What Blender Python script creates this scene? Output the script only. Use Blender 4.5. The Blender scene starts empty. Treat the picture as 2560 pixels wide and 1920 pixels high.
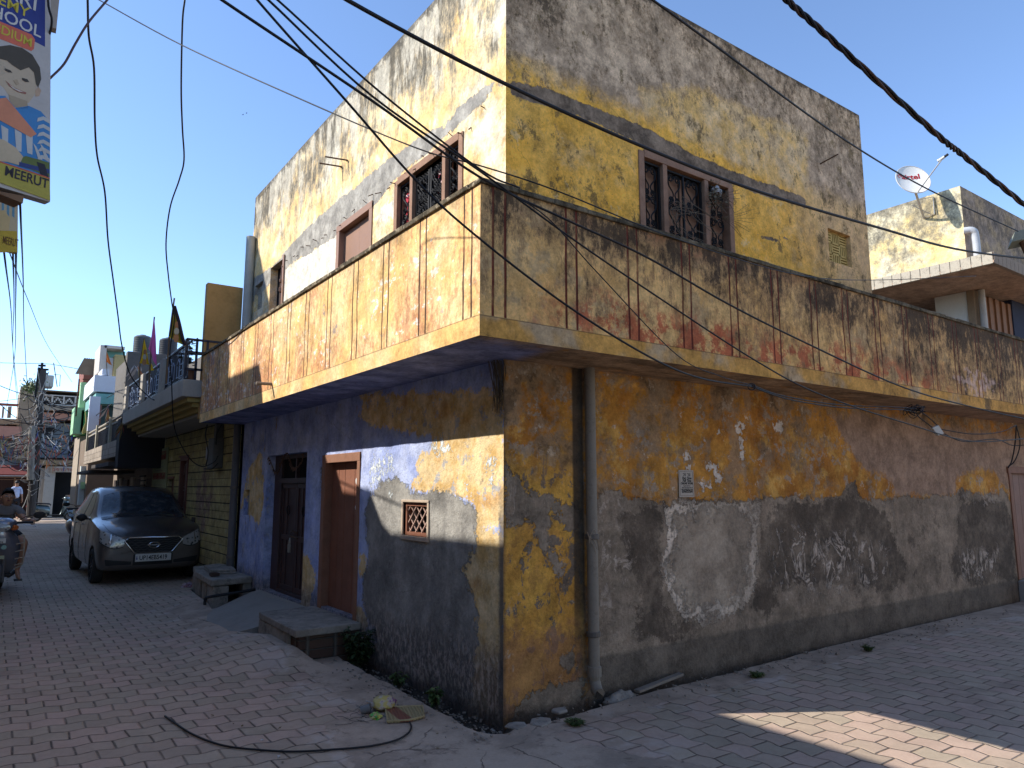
import bpy, bmesh, math, random
import numpy as np
from mathutils import Vector, Matrix, noise as mnoise
R_ = math.radians
rnd = random.Random(7)
scene = bpy.context.scene
COL = scene.collection

# ---------------------------------------------------------------- camera geometry (measured from the street corner)
def _cam():
    s = 2560/2212
    a = (-15*s-1280, 1053*s-960); b = (3290*s-1280, 1053*s-960)
    f = math.sqrt(-(a[0]*b[0]+a[1]*b[1])); th = math.atan(a[1]/f); al = math.atan(-a[0]/(f/math.cos(th)))
    f0 = np.array([math.sin(al), math.cos(al), 0]); Rv = np.array([math.cos(al), -math.sin(al), 0]); Z = np.array([0, 0, 1.])
    F = math.cos(th)*f0+math.sin(th)*Z; U = -math.sin(th)*f0+math.cos(th)*Z
    return f, th, al, Rv, U, F
CF, CTH, CAL, CR, CU, CFW = _cam()
CP = np.array([-2.802, -4.009, 1.55])
def ray(x, y): return (x-1280)*CR-(y-960)*CU+CF*CFW
def PX(x, y, c=0.): d = ray(x, y); return Vector(CP+d*(c-CP[0])/d[0])
def PY(x, y, c=0.): d = ray(x, y); return Vector(CP+d*(c-CP[1])/d[1])
def PZ(x, y, c=0.): d = ray(x, y); return Vector(CP+d*(c-CP[2])/d[2])
def PD(x, y, k): return Vector(CP+ray(x, y)/CF*k)          # k metres forward of the viewer

# ---------------------------------------------------------------- objects
def tag(o, label=None, cat=None, group=None, kind=None):
    if label: o['label'] = label
    if cat: o['category'] = cat
    if group: o['group'] = group
    if kind: o['kind'] = kind
    return o
def thing(name, label, cat, loc=(0, 0, 0), rz=0, group=None):
    o = bpy.data.objects.new(name, None); COL.objects.link(o); o.location = loc; o.rotation_euler = (0, 0, rz)
    o.empty_display_size = .1
    return tag(o, label, cat, group)
def copy_tree(o, parent=None):
    c = o.copy(); COL.objects.link(c); c.parent = parent
    for ch in list(o.children): copy_tree(ch, c)
    return c
def WMX(p):
    m = Matrix.Identity(4)
    while p is not None:
        m = Matrix.Translation(p.location) @ p.rotation_euler.to_matrix().to_4x4() @ Matrix.Diagonal((*p.scale, 1)) @ m; p = p.parent
    return m
class MB:
    def __init__(s): s.v = []; s.f = []; s.mi = []; s.m = 0
    def add(s, vs, fs):
        o = len(s.v); s.v += [tuple(map(float, v)) for v in vs]
        for f in fs: s.f.append([i+o for i in f]); s.mi.append(s.m)
        return s
    def box(s, a, b, j=0):
        x0, y0, z0 = a; x1, y1, z1 = b
        vs = [(x, y, z) for x in (x0, x1) for y in (y0, y1) for z in (z0, z1)]
        if j: vs = [tuple(c+rnd.uniform(-j, j) for c in v) for v in vs]
        return s.add(vs, [(0, 1, 3, 2), (4, 6, 7, 5), (0, 4, 5, 1), (2, 3, 7, 6), (0, 2, 6, 4), (1, 5, 7, 3)])
    def obox(s, c, ax, ay, az):     # centre and half vectors
        c, ax, ay, az = map(Vector, (c, ax, ay, az))
        vs = [c+ax*i+ay*j+az*k for i in (-1, 1) for j in (-1, 1) for k in (-1, 1)]
        return s.add(vs, [(0, 1, 3, 2), (4, 6, 7, 5), (0, 4, 5, 1), (2, 3, 7, 6), (0, 2, 6, 4), (1, 5, 7, 3)])
    def bar(s, p, q, w, h=None, up=(0, 0, 1)):
        p, q = Vector(p), Vector(q); d = (q-p); h = h or w
        n = d.normalized(); u = Vector(up)
        if abs(n.dot(u)) > .95: u = Vector((1, 0, 0))
        a = n.cross(u).normalized(); b = a.cross(n).normalized()
        return s.obox((p+q)/2, d/2, a*w/2, b*h/2)
    def prism(s, pts, off):         # closed polygon (3d pts) extruded by off
        n = len(pts); off = Vector(off); pts = [Vector(p) for p in pts]
        return s.add(pts+[p+off for p in pts], [list(range(n))[::-1], list(range(n, 2*n))]+[(i, (i+1) % n, (i+1) % n+n, i+n) for i in range(n)])
    def tube(s, pts, r, n=6, cap=True, rs=None):
        pts = [Vector(p) for p in pts]; k = len(pts); vs = []
        t0 = (pts[1]-pts[0]).normalized(); u = Vector((0, 0, 1)) if abs(t0.z) < .9 else Vector((1, 0, 0))
        a = t0.cross(u).normalized()
        for i, p in enumerate(pts):
            t = (pts[min(i+1, k-1)]-pts[max(i-1, 0)])
            if t.length < 1e-9: t = t0
            t = t.normalized(); a = (a-t*a.dot(t))
            if a.length < 1e-6: a = t.orthogonal()
            a.normalize(); b = t.cross(a); rr = rs[i] if rs else r
            for j in range(n):
                an = 2*math.pi*j/n; vs.append(p+(a*math.cos(an)+b*math.sin(an))*rr)
        fs = [(i*n+j, i*n+(j+1) % n, (i+1)*n+(j+1) % n, (i+1)*n+j) for i in range(k-1) for j in range(n)]
        if cap: fs += [list(range(n))[::-1], [(k-1)*n+j for j in range(n)]]
        return s.add(vs, fs)
    def lathe(s, prof, c=(0, 0, 0), axis='z', n=24, cap=True):
        vs = []
        for r, h in prof:
            for j in range(n):
                a = 2*math.pi*j/n; p = (r*math.cos(a), r*math.sin(a), h)
                if axis == 'x': p = (h, p[0], p[1])
                elif axis == 'y': p = (p[0], h, p[1])
                vs.append((p[0]+c[0], p[1]+c[1], p[2]+c[2]))
        k = len(prof); fs = [(i*n+j, i*n+(j+1) % n, (i+1)*n+(j+1) % n, (i+1)*n+j) for i in range(k-1) for j in range(n)]
        if cap: fs += [list(range(n))[::-1], [(k-1)*n+j for j in range(n)]]
        return s.add(vs, fs)
    def grid(s, rows, closed=False):   # rows of equal-length point lists
        n = len(rows[0]); vs = [p for r in rows for p in r]; m = n if closed else n-1
        return s.add(vs, [(i*n+j, i*n+(j+1) % n, (i+1)*n+(j+1) % n, (i+1)*n+j) for i in range(len(rows)-1) for j in range(m)])
    def build(s, name, mat, parent=None, world=True, smooth=False, bevel=0, sub=0, recalc=True):
        me = bpy.data.meshes.new(name)
        vs = s.v
        if parent is not None and world:
            inv = WMX(parent).inverted(); vs = [tuple(inv @ Vector(v)) for v in vs]
        me.from_pydata(vs, [], s.f); me.validate()
        for m in (mat if isinstance(mat, (list, tuple)) else [mat]): me.materials.append(m)
        if len(me.polygons) == len(s.mi): me.polygons.foreach_set('material_index', s.mi)
        if recalc:
            bm = bmesh.new(); bm.from_mesh(me); bmesh.ops.recalc_face_normals(bm, faces=bm.faces); bm.to_mesh(me); bm.free()
        if smooth: me.shade_smooth() if smooth is True else me.shade_smooth()
        me.update()
        o = bpy.data.objects.new(name, me); COL.objects.link(o); o.parent = parent
        if bevel:
            b = o.modifiers.new('bevel', 'BEVEL'); b.width = bevel; b.segments = 2; b.limit_method = 'ANGLE'
        if sub:
            b = o.modifiers.new('sub', 'SUBSURF'); b.levels = sub; b.render_levels = sub
        if smooth == 'auto':
            m = o.data
            m.set_sharp_from_angle(angle=R_(40))
        return o
def spline(pts, n=8):
    pts = [Vector(p) for p in pts]; out = []
    P = [pts[0]*2-pts[1]]+pts+[pts[-1]*2-pts[-2]]
    for i in range(1, len(P)-2):
        a, b, c, d = P[i-1:i+3]
        for k in range(n):
            t = k/n; out.append(.5*((2*b)+(c-a)*t+(2*a-5*b+4*c-d)*t*t+(3*b-a-3*c+d)*t**3))
    out.append(pts[-1]); return out

# ---------------------------------------------------------------- node language
class S:
    def __init__(s, t, k): s.t = t; s.k = k
    def _m(s, op, *a, **kw):
        n = s.t.nodes.new('ShaderNodeMath'); n.operation = op
        for i, x in enumerate((s,)+a):
            if isinstance(x, S): s.t.links.new(x.k, n.inputs[i])
            else: n.inputs[i].default_value = x
        return S(s.t, n.outputs[0])
    def __add__(s, o): return s._m('ADD', o)
    __radd__ = __add__
    def __sub__(s, o): return s._m('SUBTRACT', o)
    def __rsub__(s, o): return (s*-1)+o
    def __mul__(s, o): return s._m('MULTIPLY', o)
    __rmul__ = __mul__
    def __truediv__(s, o): return s._m('DIVIDE', o)
    def mx(s, o): return s._m('MAXIMUM', o)
    def mn(s, o): return s._m('MINIMUM', o)
    def abs(s): return s._m('ABSOLUTE')
    def floor(s): return s._m('FLOOR')
    def frac(s): return s._m('FRACT')
    def sin(s): return s._m('SINE')
    def pw(s, o): return s._m('POWER', o)
    def gt(s, o): return s._m('GREATER_THAN', o)
    def sm(s, a, b, c=0., d=1.):
        n = s.t.nodes.new('ShaderNodeMapRange'); n.interpolation_type = 'SMOOTHSTEP'; s.t.links.new(s.k, n.inputs[0])
        inv = a > b
        if inv: a, b, c, d = b, a, d, c
        n.inputs[1].default_value = a; n.inputs[2].default_value = b; n.inputs[3].default_value = c; n.inputs[4].default_value = d
        return S(s.t, n.outputs[0])
class Mat:
    def __init__(s, name, rough=.85, spec=.3, metal=0.):
        s.m = bpy.data.materials.new(name); s.m.use_nodes = True; s.t = s.m.node_tree
        s.b = s.t.nodes['Principled BSDF']; s.b.inputs['Roughness'].default_value = rough
        s.b.inputs['Specular IOR Level'].default_value = spec; s.b.inputs['Metallic'].default_value = metal
        tc = s.t.nodes.new('ShaderNodeTexCoord'); s.obj = S(s.t, tc.outputs['Object'])
        g = s.t.nodes.new('ShaderNodeNewGeometry'); s.pos = S(s.t, g.outputs['Position'])
        sp = s.t.nodes.new('ShaderNodeSeparateXYZ'); s.t.links.new(s.pos.k, sp.inputs[0])
        s.x, s.y, s.z = (S(s.t, sp.outputs[i]) for i in range(3))
        so = s.t.nodes.new('ShaderNodeSeparateXYZ'); s.t.links.new(s.obj.k, so.inputs[0])
        s.ox, s.oy, s.oz = (S(s.t, so.outputs[i]) for i in range(3))
    def vec(s, x, y, z):
        n = s.t.nodes.new('ShaderNodeCombineXYZ')
        for i, c in enumerate((x, y, z)):
            if isinstance(c, S): s.t.links.new(c.k, n.inputs[i])
            else: n.inputs[i].default_value = c
        return S(s.t, n.outputs[0])
    def noise(s, sc, det=4, ro=.6, st=(1, 1, 1), v=None, dist=0., off=0.):
        v = v or s.vec(s.x*st[0]+off, s.y*st[1]+off, s.z*st[2]+off)
        n = s.t.nodes.new('ShaderNodeTexNoise'); s.t.links.new(v.k, n.inputs['Vector'])
        n.inputs['Scale'].default_value = sc; n.inputs['Detail'].default_value = det; n.inputs['Roughness'].default_value = ro; n.inputs['Distortion'].default_value = dist
        return S(s.t, n.outputs[0])
    def vor(s, sc, feat='F1', v=None, rand=1., out=0, st=(1, 1, 1)):
        v = v or s.vec(s.x*st[0], s.y*st[1], s.z*st[2])
        n = s.t.nodes.new('ShaderNodeTexVoronoi'); n.feature = feat; s.t.links.new(v.k, n.inputs['Vector'])
        n.inputs['Scale'].default_value = sc; n.inputs['Randomness'].default_value = rand
        return S(s.t, n.outputs[out])
    def crack(s, sc, v=None, w=.03):
        v = v or s.vec(s.x+s.noise(5)*.15, s.y+s.noise(5, off=3)*.15, s.z+s.noise(5, off=7)*.15)
        d = s.vor(sc, 'DISTANCE_TO_EDGE', v); return d.sm(w, 0.)
    def attr(s, name):
        n = s.t.nodes.new('ShaderNodeAttribute'); n.attribute_name = name; return S(s.t, n.outputs['Fac'])
    def white(s, v):
        n = s.t.nodes.new('ShaderNodeTexWhiteNoise'); s.t.links.new(v.k, n.inputs[0]); return S(s.t, n.outputs[0])
    def col(s, c):
        if isinstance(c, S): return c
        n = s.t.nodes.new('ShaderNodeRGB'); n.outputs[0].default_value = (*c[:3], 1); return S(s.t, n.outputs[0])
    def mix(s, a, b, f, mode='MIX'):
        n = s.t.nodes.new('ShaderNodeMix'); n.data_type = 'RGBA'; n.blend_type = mode
        for i, c in ((6, a), (7, b)):
            if isinstance(c, S): s.t.links.new(c.k, n.inputs[i])
            else: n.inputs[i].default_value = (*c[:3], 1)
        if isinstance(f, S): s.t.links.new(f.k, n.inputs[0])
        else: n.inputs[0].default_value = f
        return S(s.t, n.outputs[2])
    def scale(s, c, f):      # multiply colour by value
        g = s.vec(f, f, f) if isinstance(f, S) else (f, f, f)
        return s.mix(c, g, 1., 'MULTIPLY')
    def out(s, c, rough=None, bump=None, bs=.4, bd=.01, emit=None):
        if isinstance(c, S): s.t.links.new(c.k, s.b.inputs['Base Color'])
        else: s.b.inputs['Base Color'].default_value = (*c[:3], 1)
        if isinstance(rough, S): s.t.links.new(rough.k, s.b.inputs['Roughness'])
        elif rough is not None: s.b.inputs['Roughness'].default_value = rough
        if bump is not None:
            n = s.t.nodes.new('ShaderNodeBump'); n.inputs['Strength'].default_value = bs; n.inputs['Distance'].default_value = bd
            s.t.links.new(bump.k, n.inputs['Height']); s.t.links.new(n.outputs[0], s.b.inputs['Normal'])
        return s.m
_mc = {}
def plain(name, c, rough=.7, metal=0., var=.25, sc=6., dirt=0., spec=.3, bump=.0, dirtc=(.12, .1, .08)):
    if name in _mc: return _mc[name]
    M = Mat(name, rough, spec, metal); v = M.obj
    n1 = M.noise(sc, 5, .65, v=v); n2 = M.noise(sc*9, 3, .6, v=v)
    f = 1+(n1-.5)*(var*2)+(n2-.5)*var
    cc = M.scale(c, f)
    if dirt: cc = M.mix(cc, dirtc, (n1*.6+n2*.4).sm(.62-dirt*.3, .72)*min(1, dirt*1.5))
    _mc[name] = M.out(cc, bump=(n1+n2*.4) if bump else None, bs=bump or .1)
    return _mc[name]
# ---------------------------------------------------------------- camera, sky, sun
cam = bpy.data.cameras.new('camera'); co = bpy.data.objects.new('camera', cam); COL.objects.link(co); scene.camera = co
cam.sensor_width = 36; cam.lens = CF/2560*36; cam.clip_end = 3000; cam.clip_start = .05
m = Matrix(((CR[0], CU[0], -CFW[0]), (CR[1], CU[1], -CFW[1]), (CR[2], CU[2], -CFW[2])))
co.matrix_world = Matrix.Translation(Vector(CP)) @ m.to_4x4()
SUN = Vector((1.1, -.70, -1.)).normalized()          # direction the light travels
sl = bpy.data.lights.new('sun', 'SUN'); so = bpy.data.objects.new('sun', sl); COL.objects.link(so)
sl.energy = 3.4; sl.angle = R_(.5); sl.color = (1., .945, .86)
so.rotation_euler = SUN.to_track_quat('-Z', 'Y').to_euler(); so.location = (-8, 6, 14)
w = bpy.data.worlds.new('World'); scene.world = w; w.use_nodes = True
bg = w.node_tree.nodes['Background']; sk = w.node_tree.nodes.new('ShaderNodeTexSky'); sk.sky_type = 'NISHITA'; sk.sun_disc = False
sk.sun_elevation = math.asin(-SUN.z); sk.sun_rotation = math.atan2(-SUN.x, -SUN.y)
sk.altitude = 2500; sk.air_density = 1.0; sk.dust_density = .08; sk.ozone_density = 2.8
w.node_tree.links.new(sk.outputs[0], bg.inputs[0]); bg.inputs[1].default_value = .15
scene.view_settings.view_transform = 'Standard'; scene.view_settings.look = 'None'; scene.view_settings.exposure = 1.16
scene.render.engine = 'CYCLES'; scene.cycles.max_bounces = 6; scene.cycles.diffuse_bounces = 4
# ---------------------------------------------------------------- painted wall sheets with distance fields to patch outlines
def sdf_poly(P, poly):          # P (n,2) poly (m,2): negative outside, positive inside
    P = np.asarray(P, float); A = np.asarray(poly, float); B = np.roll(A, -1, 0)
    d = np.full(len(P), 1e9); ins = np.zeros(len(P), bool)
    for a, b in zip(A, B):
        ab = b-a; t = np.clip(((P-a)@ab)/max(ab@ab, 1e-12), 0, 1); q = P-(a+t[:, None]*ab); d = np.minimum(d, np.hypot(q[:, 0], q[:, 1]))
        c = (a[1] > P[:, 1]) != (b[1] > P[:, 1])
        with np.errstate(divide='ignore', invalid='ignore'):
            xi = a[0]+(P[:, 1]-a[1])*(b[0]-a[0])/((b[1]-a[1]) if b[1] != a[1] else 1e-12)
        ins ^= c & (P[:, 0] < xi)
    return np.where(ins, d, -d)
def lines(a, b, st, ext):
    n = max(1, round((b-a)/st)); L = [a+(b-a)*i/n for i in range(n+1)]
    L = [v for v in L if all(abs(v-e) > st*.3 for e in ext) or v in (a, b)]+[e for e in ext if a < e < b]
    return sorted(set(L))
def wall_sheet(name, mat, parent, plane, c, u0, u1, v0, v1, holes=(), polys={}, st=.045, depth=.14, rough=.004, face=-1):
    """plane 'x': sheet at x=c over (y,z); plane 'y': sheet at y=c over (x,z). Openings get reveals of the given depth."""
    us = lines(u0, u1, st, [h[i] for h in holes for i in (0, 1)]); vs = lines(v0, v1, st, [h[i] for h in holes for i in (2, 3)])
    U, V = np.meshgrid(us, vs, indexing='ij'); pts = np.stack([U.ravel(), V.ravel()], 1)
    idx = {}; mb = MB(); att = {k: [] for k in polys}
    def P3(u, v, d=0.): return (c+d, u, v) if plane == 'x' else (u, c+d, v)
    nu, nv = len(us), len(vs); vv = []
    edge = lambda u, v: u in (u0, u1) or v in (v0, v1) or any((h[0]-1e-6 <= u <= h[1]+1e-6 and h[2]-1e-6 <= v <= h[3]+1e-6) for h in holes)
    for u, v in pts:
        d = 0 if edge(u, v) else rough*mnoise.noise(Vector((u*3.1+c, v*3.1, c*7)))*1.4+rough*.7*mnoise.noise(Vector((u*14, v*14, c)))
        vv.append(P3(u, v, d))
    fs = []
    for i in range(nu-1):
        for j in range(nv-1):
            uc, vc = (us[i]+us[i+1])/2, (vs[j]+vs[j+1])/2
            if any(h[0] < uc < h[1] and h[2] < vc < h[3] for h in holes): continue
            fs.append((i*nv+j, (i+1)*nv+j, (i+1)*nv+j+1, i*nv+j+1))
    mb.add(vv, fs); al = [pts]
    for h in holes:
        for (a, b) in (((h[0], h[2]), (h[1], h[2])), ((h[1], h[2]), (h[1], h[3])), ((h[1], h[3]), (h[0], h[3])), ((h[0], h[3]), (h[0], h[2]))):
            mb.add([P3(*a), P3(*b), P3(*b, depth), P3(*a, depth)], [(0, 1, 2, 3)]); al.append(np.array([a, b, b, a]))
    al = np.concatenate(al)
    o = mb.build(name, mat, parent, recalc=False)
    for k, pl in polys.items():
        d = np.max([sdf_poly(al, p) for p in pl], 0)
        at = o.data.attributes.new(k, 'FLOAT', 'POINT'); at.data.foreach_set('value', d.astype(np.float32))
    o.data.shade_smooth(); o.data.set_sharp_from_angle(angle=R_(35))
    return o
def cx(pl, ox, oy, k, c=0.): return [tuple(PX(ox+k*x, oy+k*y, c))[1:] for x, y in pl]
def cy(pl, ox, oy, k, c=0.): p = [PY(ox+k*x, oy+k*y, c) for x, y in pl]; return [(q.x, q.z) for q in p]
VK = 2560/2212

# wall colours (real paint and plaster)
C_YEL = (.52, .31, .07); C_OCH = (.40, .185, .03); C_GRY = (.17, .155, .14); C_BLUE = (.17, .22, .48); C_DK = (.075, .066, .058)
C_PINK = (.33, .25, .20); C_WHT = (.62, .58, .52)

def common(M, c, gr=1., warm=0.):
    "fine speckle, pits and hairline cracks shared by every old plaster surface"
    n = M.noise(2.2, 5, .65); f = M.noise(38, 4, .7); g = M.noise(9, 5, .7, off=5)
    h = M.noise(6.5, 7, .78, off=15)
    c = M.scale(c, (n-.5)*1.0+(f-.5)*.9+(h-.5)*2.1+1.0)
    if warm: c = M.mix(c, (1.+.08*warm, 1.-.05*warm, 1.-.17*warm), 1., 'MULTIPLY')  # warm tint for walls standing in shade, put into the colour
    c = M.mix(c, (.07, .055, .045), (g*.5+f*.5).sm(.585, .66)*.6*gr)
    c = M.mix(c, (.05, .04, .03), M.crack(1.3, w=.005)*M.noise(1.1, 3, off=60).sm(.45, .6)*.5*gr)
    return c, n*.6+f*.5+g*.6

def mat_lower_left():
    M = Mat('plaster_blue_yellow', .9, .2)
    n = M.noise(4, 8, .74, dist=.6)-.5; n2 = M.noise(15, 6, .72, off=9)-.5; w = n*.34+n2*.20+(M.noise(55, 4, .7)-.5)*.07
    base = M.mix((.28, .335, .57), (.40, .45, .64), M.noise(3, 4).sm(.4, .6)); base = M.mix(base, (.13, .17, .42), M.noise(5, 7, .76, st=(1, 1, .5), off=4).sm(.54, .62)*(M.y+n*2).sm(4.6, 5.6)*.8)
    base = M.mix(base, (.42, .38, .33), M.noise(6, 7, .75, st=(1, 1, .5), off=2).sm(.57, .63)*(M.y.sm(4.2, 5.6, .12, .8))); base = M.mix(base, (.34, .24, .12), M.noise(5, 7, .75, st=(1, 1, .45), off=42).sm(.60, .64)*(M.y.sm(4.2, 5.6, .15, .9)+M.z.sm(1.9, 2.4)*.4))
    yel = M.mix((.55, .35, .13), (.68, .52, .29), M.noise(5, 6, .7, off=1).sm(.35, .6)); yel = M.mix(yel, (.40, .20, .06), M.noise(3, 5, off=71).sm(.55, .68)*.6)
    yel = M.mix(yel, (.33, .34, .37), M.noise(7, 7, .76, off=6).sm(.555, .59)*.85*M.z.sm(1.2, 1.5)); yel = M.mix(yel, (.22, .20, .17), M.noise(9, 7, .78, off=86).sm(.60, .63)*.6)
    my = (M.attr('yellow')+w*.9).sm(-.004, .006)
    c = M.mix(base, yel, my)
    pale = M.mix((.30, .285, .255), (.19, .18, .165), M.noise(1.8, 6, .7).sm(.38, .6)); pale = M.mix(pale, (.115, .11, .10), M.noise(1.3, 6, .7, off=8).sm(.50, .64)*.7); pale = M.mix(pale, (.36, .34, .31), M.noise(6, 7, .78, off=28).sm(.56, .66)*.4)
    mg = (M.attr('grey')+w*.9).sm(-.003, .005)
    edge = (M.attr('grey')+w*.9).abs().sm(.012, 0.)
    c = M.mix(c, pale, mg); c = M.mix(c, (.56, .55, .52), edge*(M.noise(11, 3).sm(.45, .6))*.8)
    mw = (M.attr('peel')+w*1.2).sm(0, .006)*M.noise(22, 6, .72, st=(1, 1, .8)).sm(.50, .53); c = M.mix(c, (.60, .64, .64), mw)
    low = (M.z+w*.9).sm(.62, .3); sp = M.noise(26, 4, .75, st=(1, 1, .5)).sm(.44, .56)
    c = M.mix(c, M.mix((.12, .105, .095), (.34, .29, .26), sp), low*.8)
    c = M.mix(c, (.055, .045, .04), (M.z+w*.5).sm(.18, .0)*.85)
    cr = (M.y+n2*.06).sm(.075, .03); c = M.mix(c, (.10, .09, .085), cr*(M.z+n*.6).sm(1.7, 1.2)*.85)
    c0 = c; c, b = common(M, c); c = M.mix(c0, c, .7)
    return M.out(c, bump=b+(mg*-.5)+edge*.6+mw+sp*low*.8, bs=.85, bd=.018)
def mat_lower_right():
    M = Mat('plaster_ochre_grey', .9, .2)
    n = M.noise(4, 8, .74, dist=.6)-.5; n2 = M.noise(15, 6, .74, off=9)-.5; w = n*.36+n2*.24+(M.noise(55, 4, .7)-.5)*.08
    och = M.mix((.44, .235, .05), (.34, .155, .03), M.noise(2.5, 5, off=3).sm(.4, .6))
    och = M.mix(och, (.52, .34, .10), M.noise(3.2, 6, .7, off=12).sm(.53, .62)*.75)
    drt = (M.noise(3.6, 6, .72, off=21)+M.x.sm(1.6, .6)*.07+(M.z).sm(1.9, 2.4)*.11)
    och = M.mix(och, (.24, .18, .12), drt.sm(.54, .64)*.85); och = M.mix(och, (.11, .085, .06), drt.sm(.65, .72)*.8)
    och = M.mix(och, (.27, .215, .155), (M.noise(2.1, 7, .76, off=31)+M.z.sm(1.6, 2.35)*.03).sm(.52, .59)*.7)
    och = M.mix(och, (.30, .27, .23), M.noise(6.5, 7, .75, off=35).sm(.575, .59)*.85); och = M.mix(och, (.46, .42, .36), M.noise(8, 7, .75, off=36).sm(.615, .63)*.9)
    yl = M.mix((.55, .34, .075), (.48, .27, .06), M.noise(3, 5, off=14).sm(.4, .6)); yl = M.mix(yl, (.30, .17, .06), M.noise(5, 7, .76, off=94).sm(.52, .6)*.6); yl = M.mix(yl, (.15, .135, .12), (M.noise(6.5, 7, .72, dist=.4, st=(1, 1, .7), off=95)+M.x.sm(.2, .7)*.02).sm(.565, .58)*.95); yl = M.mix(yl, (.36, .31, .25), M.noise(11, 6, .75, off=96).sm(.64, .66)*.8); yl = M.mix(yl, och, (M.z+n*.5).sm(1.5, 1.9))
    yl = M.mix(yl, (.26, .14, .075), (M.z+w*3).sm(.75, .45)*.7)
    c = M.mix(och, yl, M.x.sm(.72, .68))
    pk = (M.attr('pink')+w*.9).sm(-.03, .05); c = M.mix(c, M.mix((.24, .175, .135), (.34, .255, .20), M.noise(3, 7, .75).sm(.38, .62)), pk)
    g0 = M.mix((.18, .157, .128), (.29, .255, .21), M.noise(2.4, 6, .7, off=6).sm(.38, .62)); g0 = M.mix(g0, (.255, .215, .175), M.noise(5, 8, .78, st=(1, 1, .6), off=16).sm(.50, .62)*.65); g0 = M.mix(g0, (.06, .052, .045), M.noise(3.3, 8, .76, off=17).sm(.55, .64)*.6); g0 = M.mix(g0, (.34, .30, .26), M.noise(13, 7, .78, st=(1, 1, .7), off=19).sm(.615, .65)*.7)
    sg = M.attr('grey')+w*.85; mg = sg.sm(-.004, .006); c = M.mix(c, g0, mg)
    c = M.mix(c, (.44, .41, .37), sg.abs().sm(.016, 0.)*M.noise(7, 4).sm(.5, .62)*.7)
    sd = M.attr('dark')+w*1.1; c = M.mix(c, (.082, .07, .058), sd.sm(-.015, .03)*mg*(M.noise(2.6, 7, .76, off=55).sm(.36, .56, .35, .9)))
    su = M.attr('light')+w*.9; mu = su.sm(-.006, .006)
    c = M.mix(c, M.mix((.27, .24, .20), (.34, .31, .262), M.noise(3, 4, off=2).sm(.4, .6)), mu)
    we = (su+w*1.2).sm(.13, .03)*mu*(M.noise(9, 7, .78, off=4)+su.sm(.14, .0)*.12).sm(.41, .50)*M.x.sm(2.5, 1.7, .55, 1.); c = M.mix(c, (.60, .56, .50), we*.95)
    ef = ((M.attr('efflo')+w).sm(-.03, .1)*((M.noise(4.2, 6, .66, dist=1.1, st=(1, 1, .62), off=8)-.555).abs().sm(.045, .010))*M.noise(2.4, 3, off=40).sm(.40, .52)).mx((M.attr('efflo')+w).sm(-.03, .1)*M.noise(8, 6, .75, dist=.8, st=(1, 1, .6), off=48).sm(.555, .60)*.8)
    c = M.mix(c, (.52, .48, .44), ef*.95)
    ef2 = (M.attr('efflo2')+w*1.6).sm(-.04, .08)*(M.noise(7.5, 6, .7, dist=1.2, st=(1, 1, .7), off=18)).sm(.53, .60); c = M.mix(c, (.38, .35, .315), ef2*.8)
    pp = (M.attr('peel')+w*.7).sm(0, .005)*M.noise(14, 3, .5, off=2).sm(.44, .48); c = M.mix(c, (.58, .56, .53), pp)
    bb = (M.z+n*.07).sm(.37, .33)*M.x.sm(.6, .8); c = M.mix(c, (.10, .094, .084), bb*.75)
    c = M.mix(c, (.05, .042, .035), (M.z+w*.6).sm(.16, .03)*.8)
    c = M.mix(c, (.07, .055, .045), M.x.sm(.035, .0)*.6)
    c = M.mix(c, (.06, .05, .04), (M.x-.665).abs().sm(.062, .04)*(M.z+n*.5).sm(.1, 1.)*.93)  # dark strip beside the pipe: shade of the recess put into the colour
    c, b = common(M, c, .8, .95)
    return M.out(c, bump=b+mg*-.9+we*.8+ef*.9+pp*.9, bs=.9, bd=.02)
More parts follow.
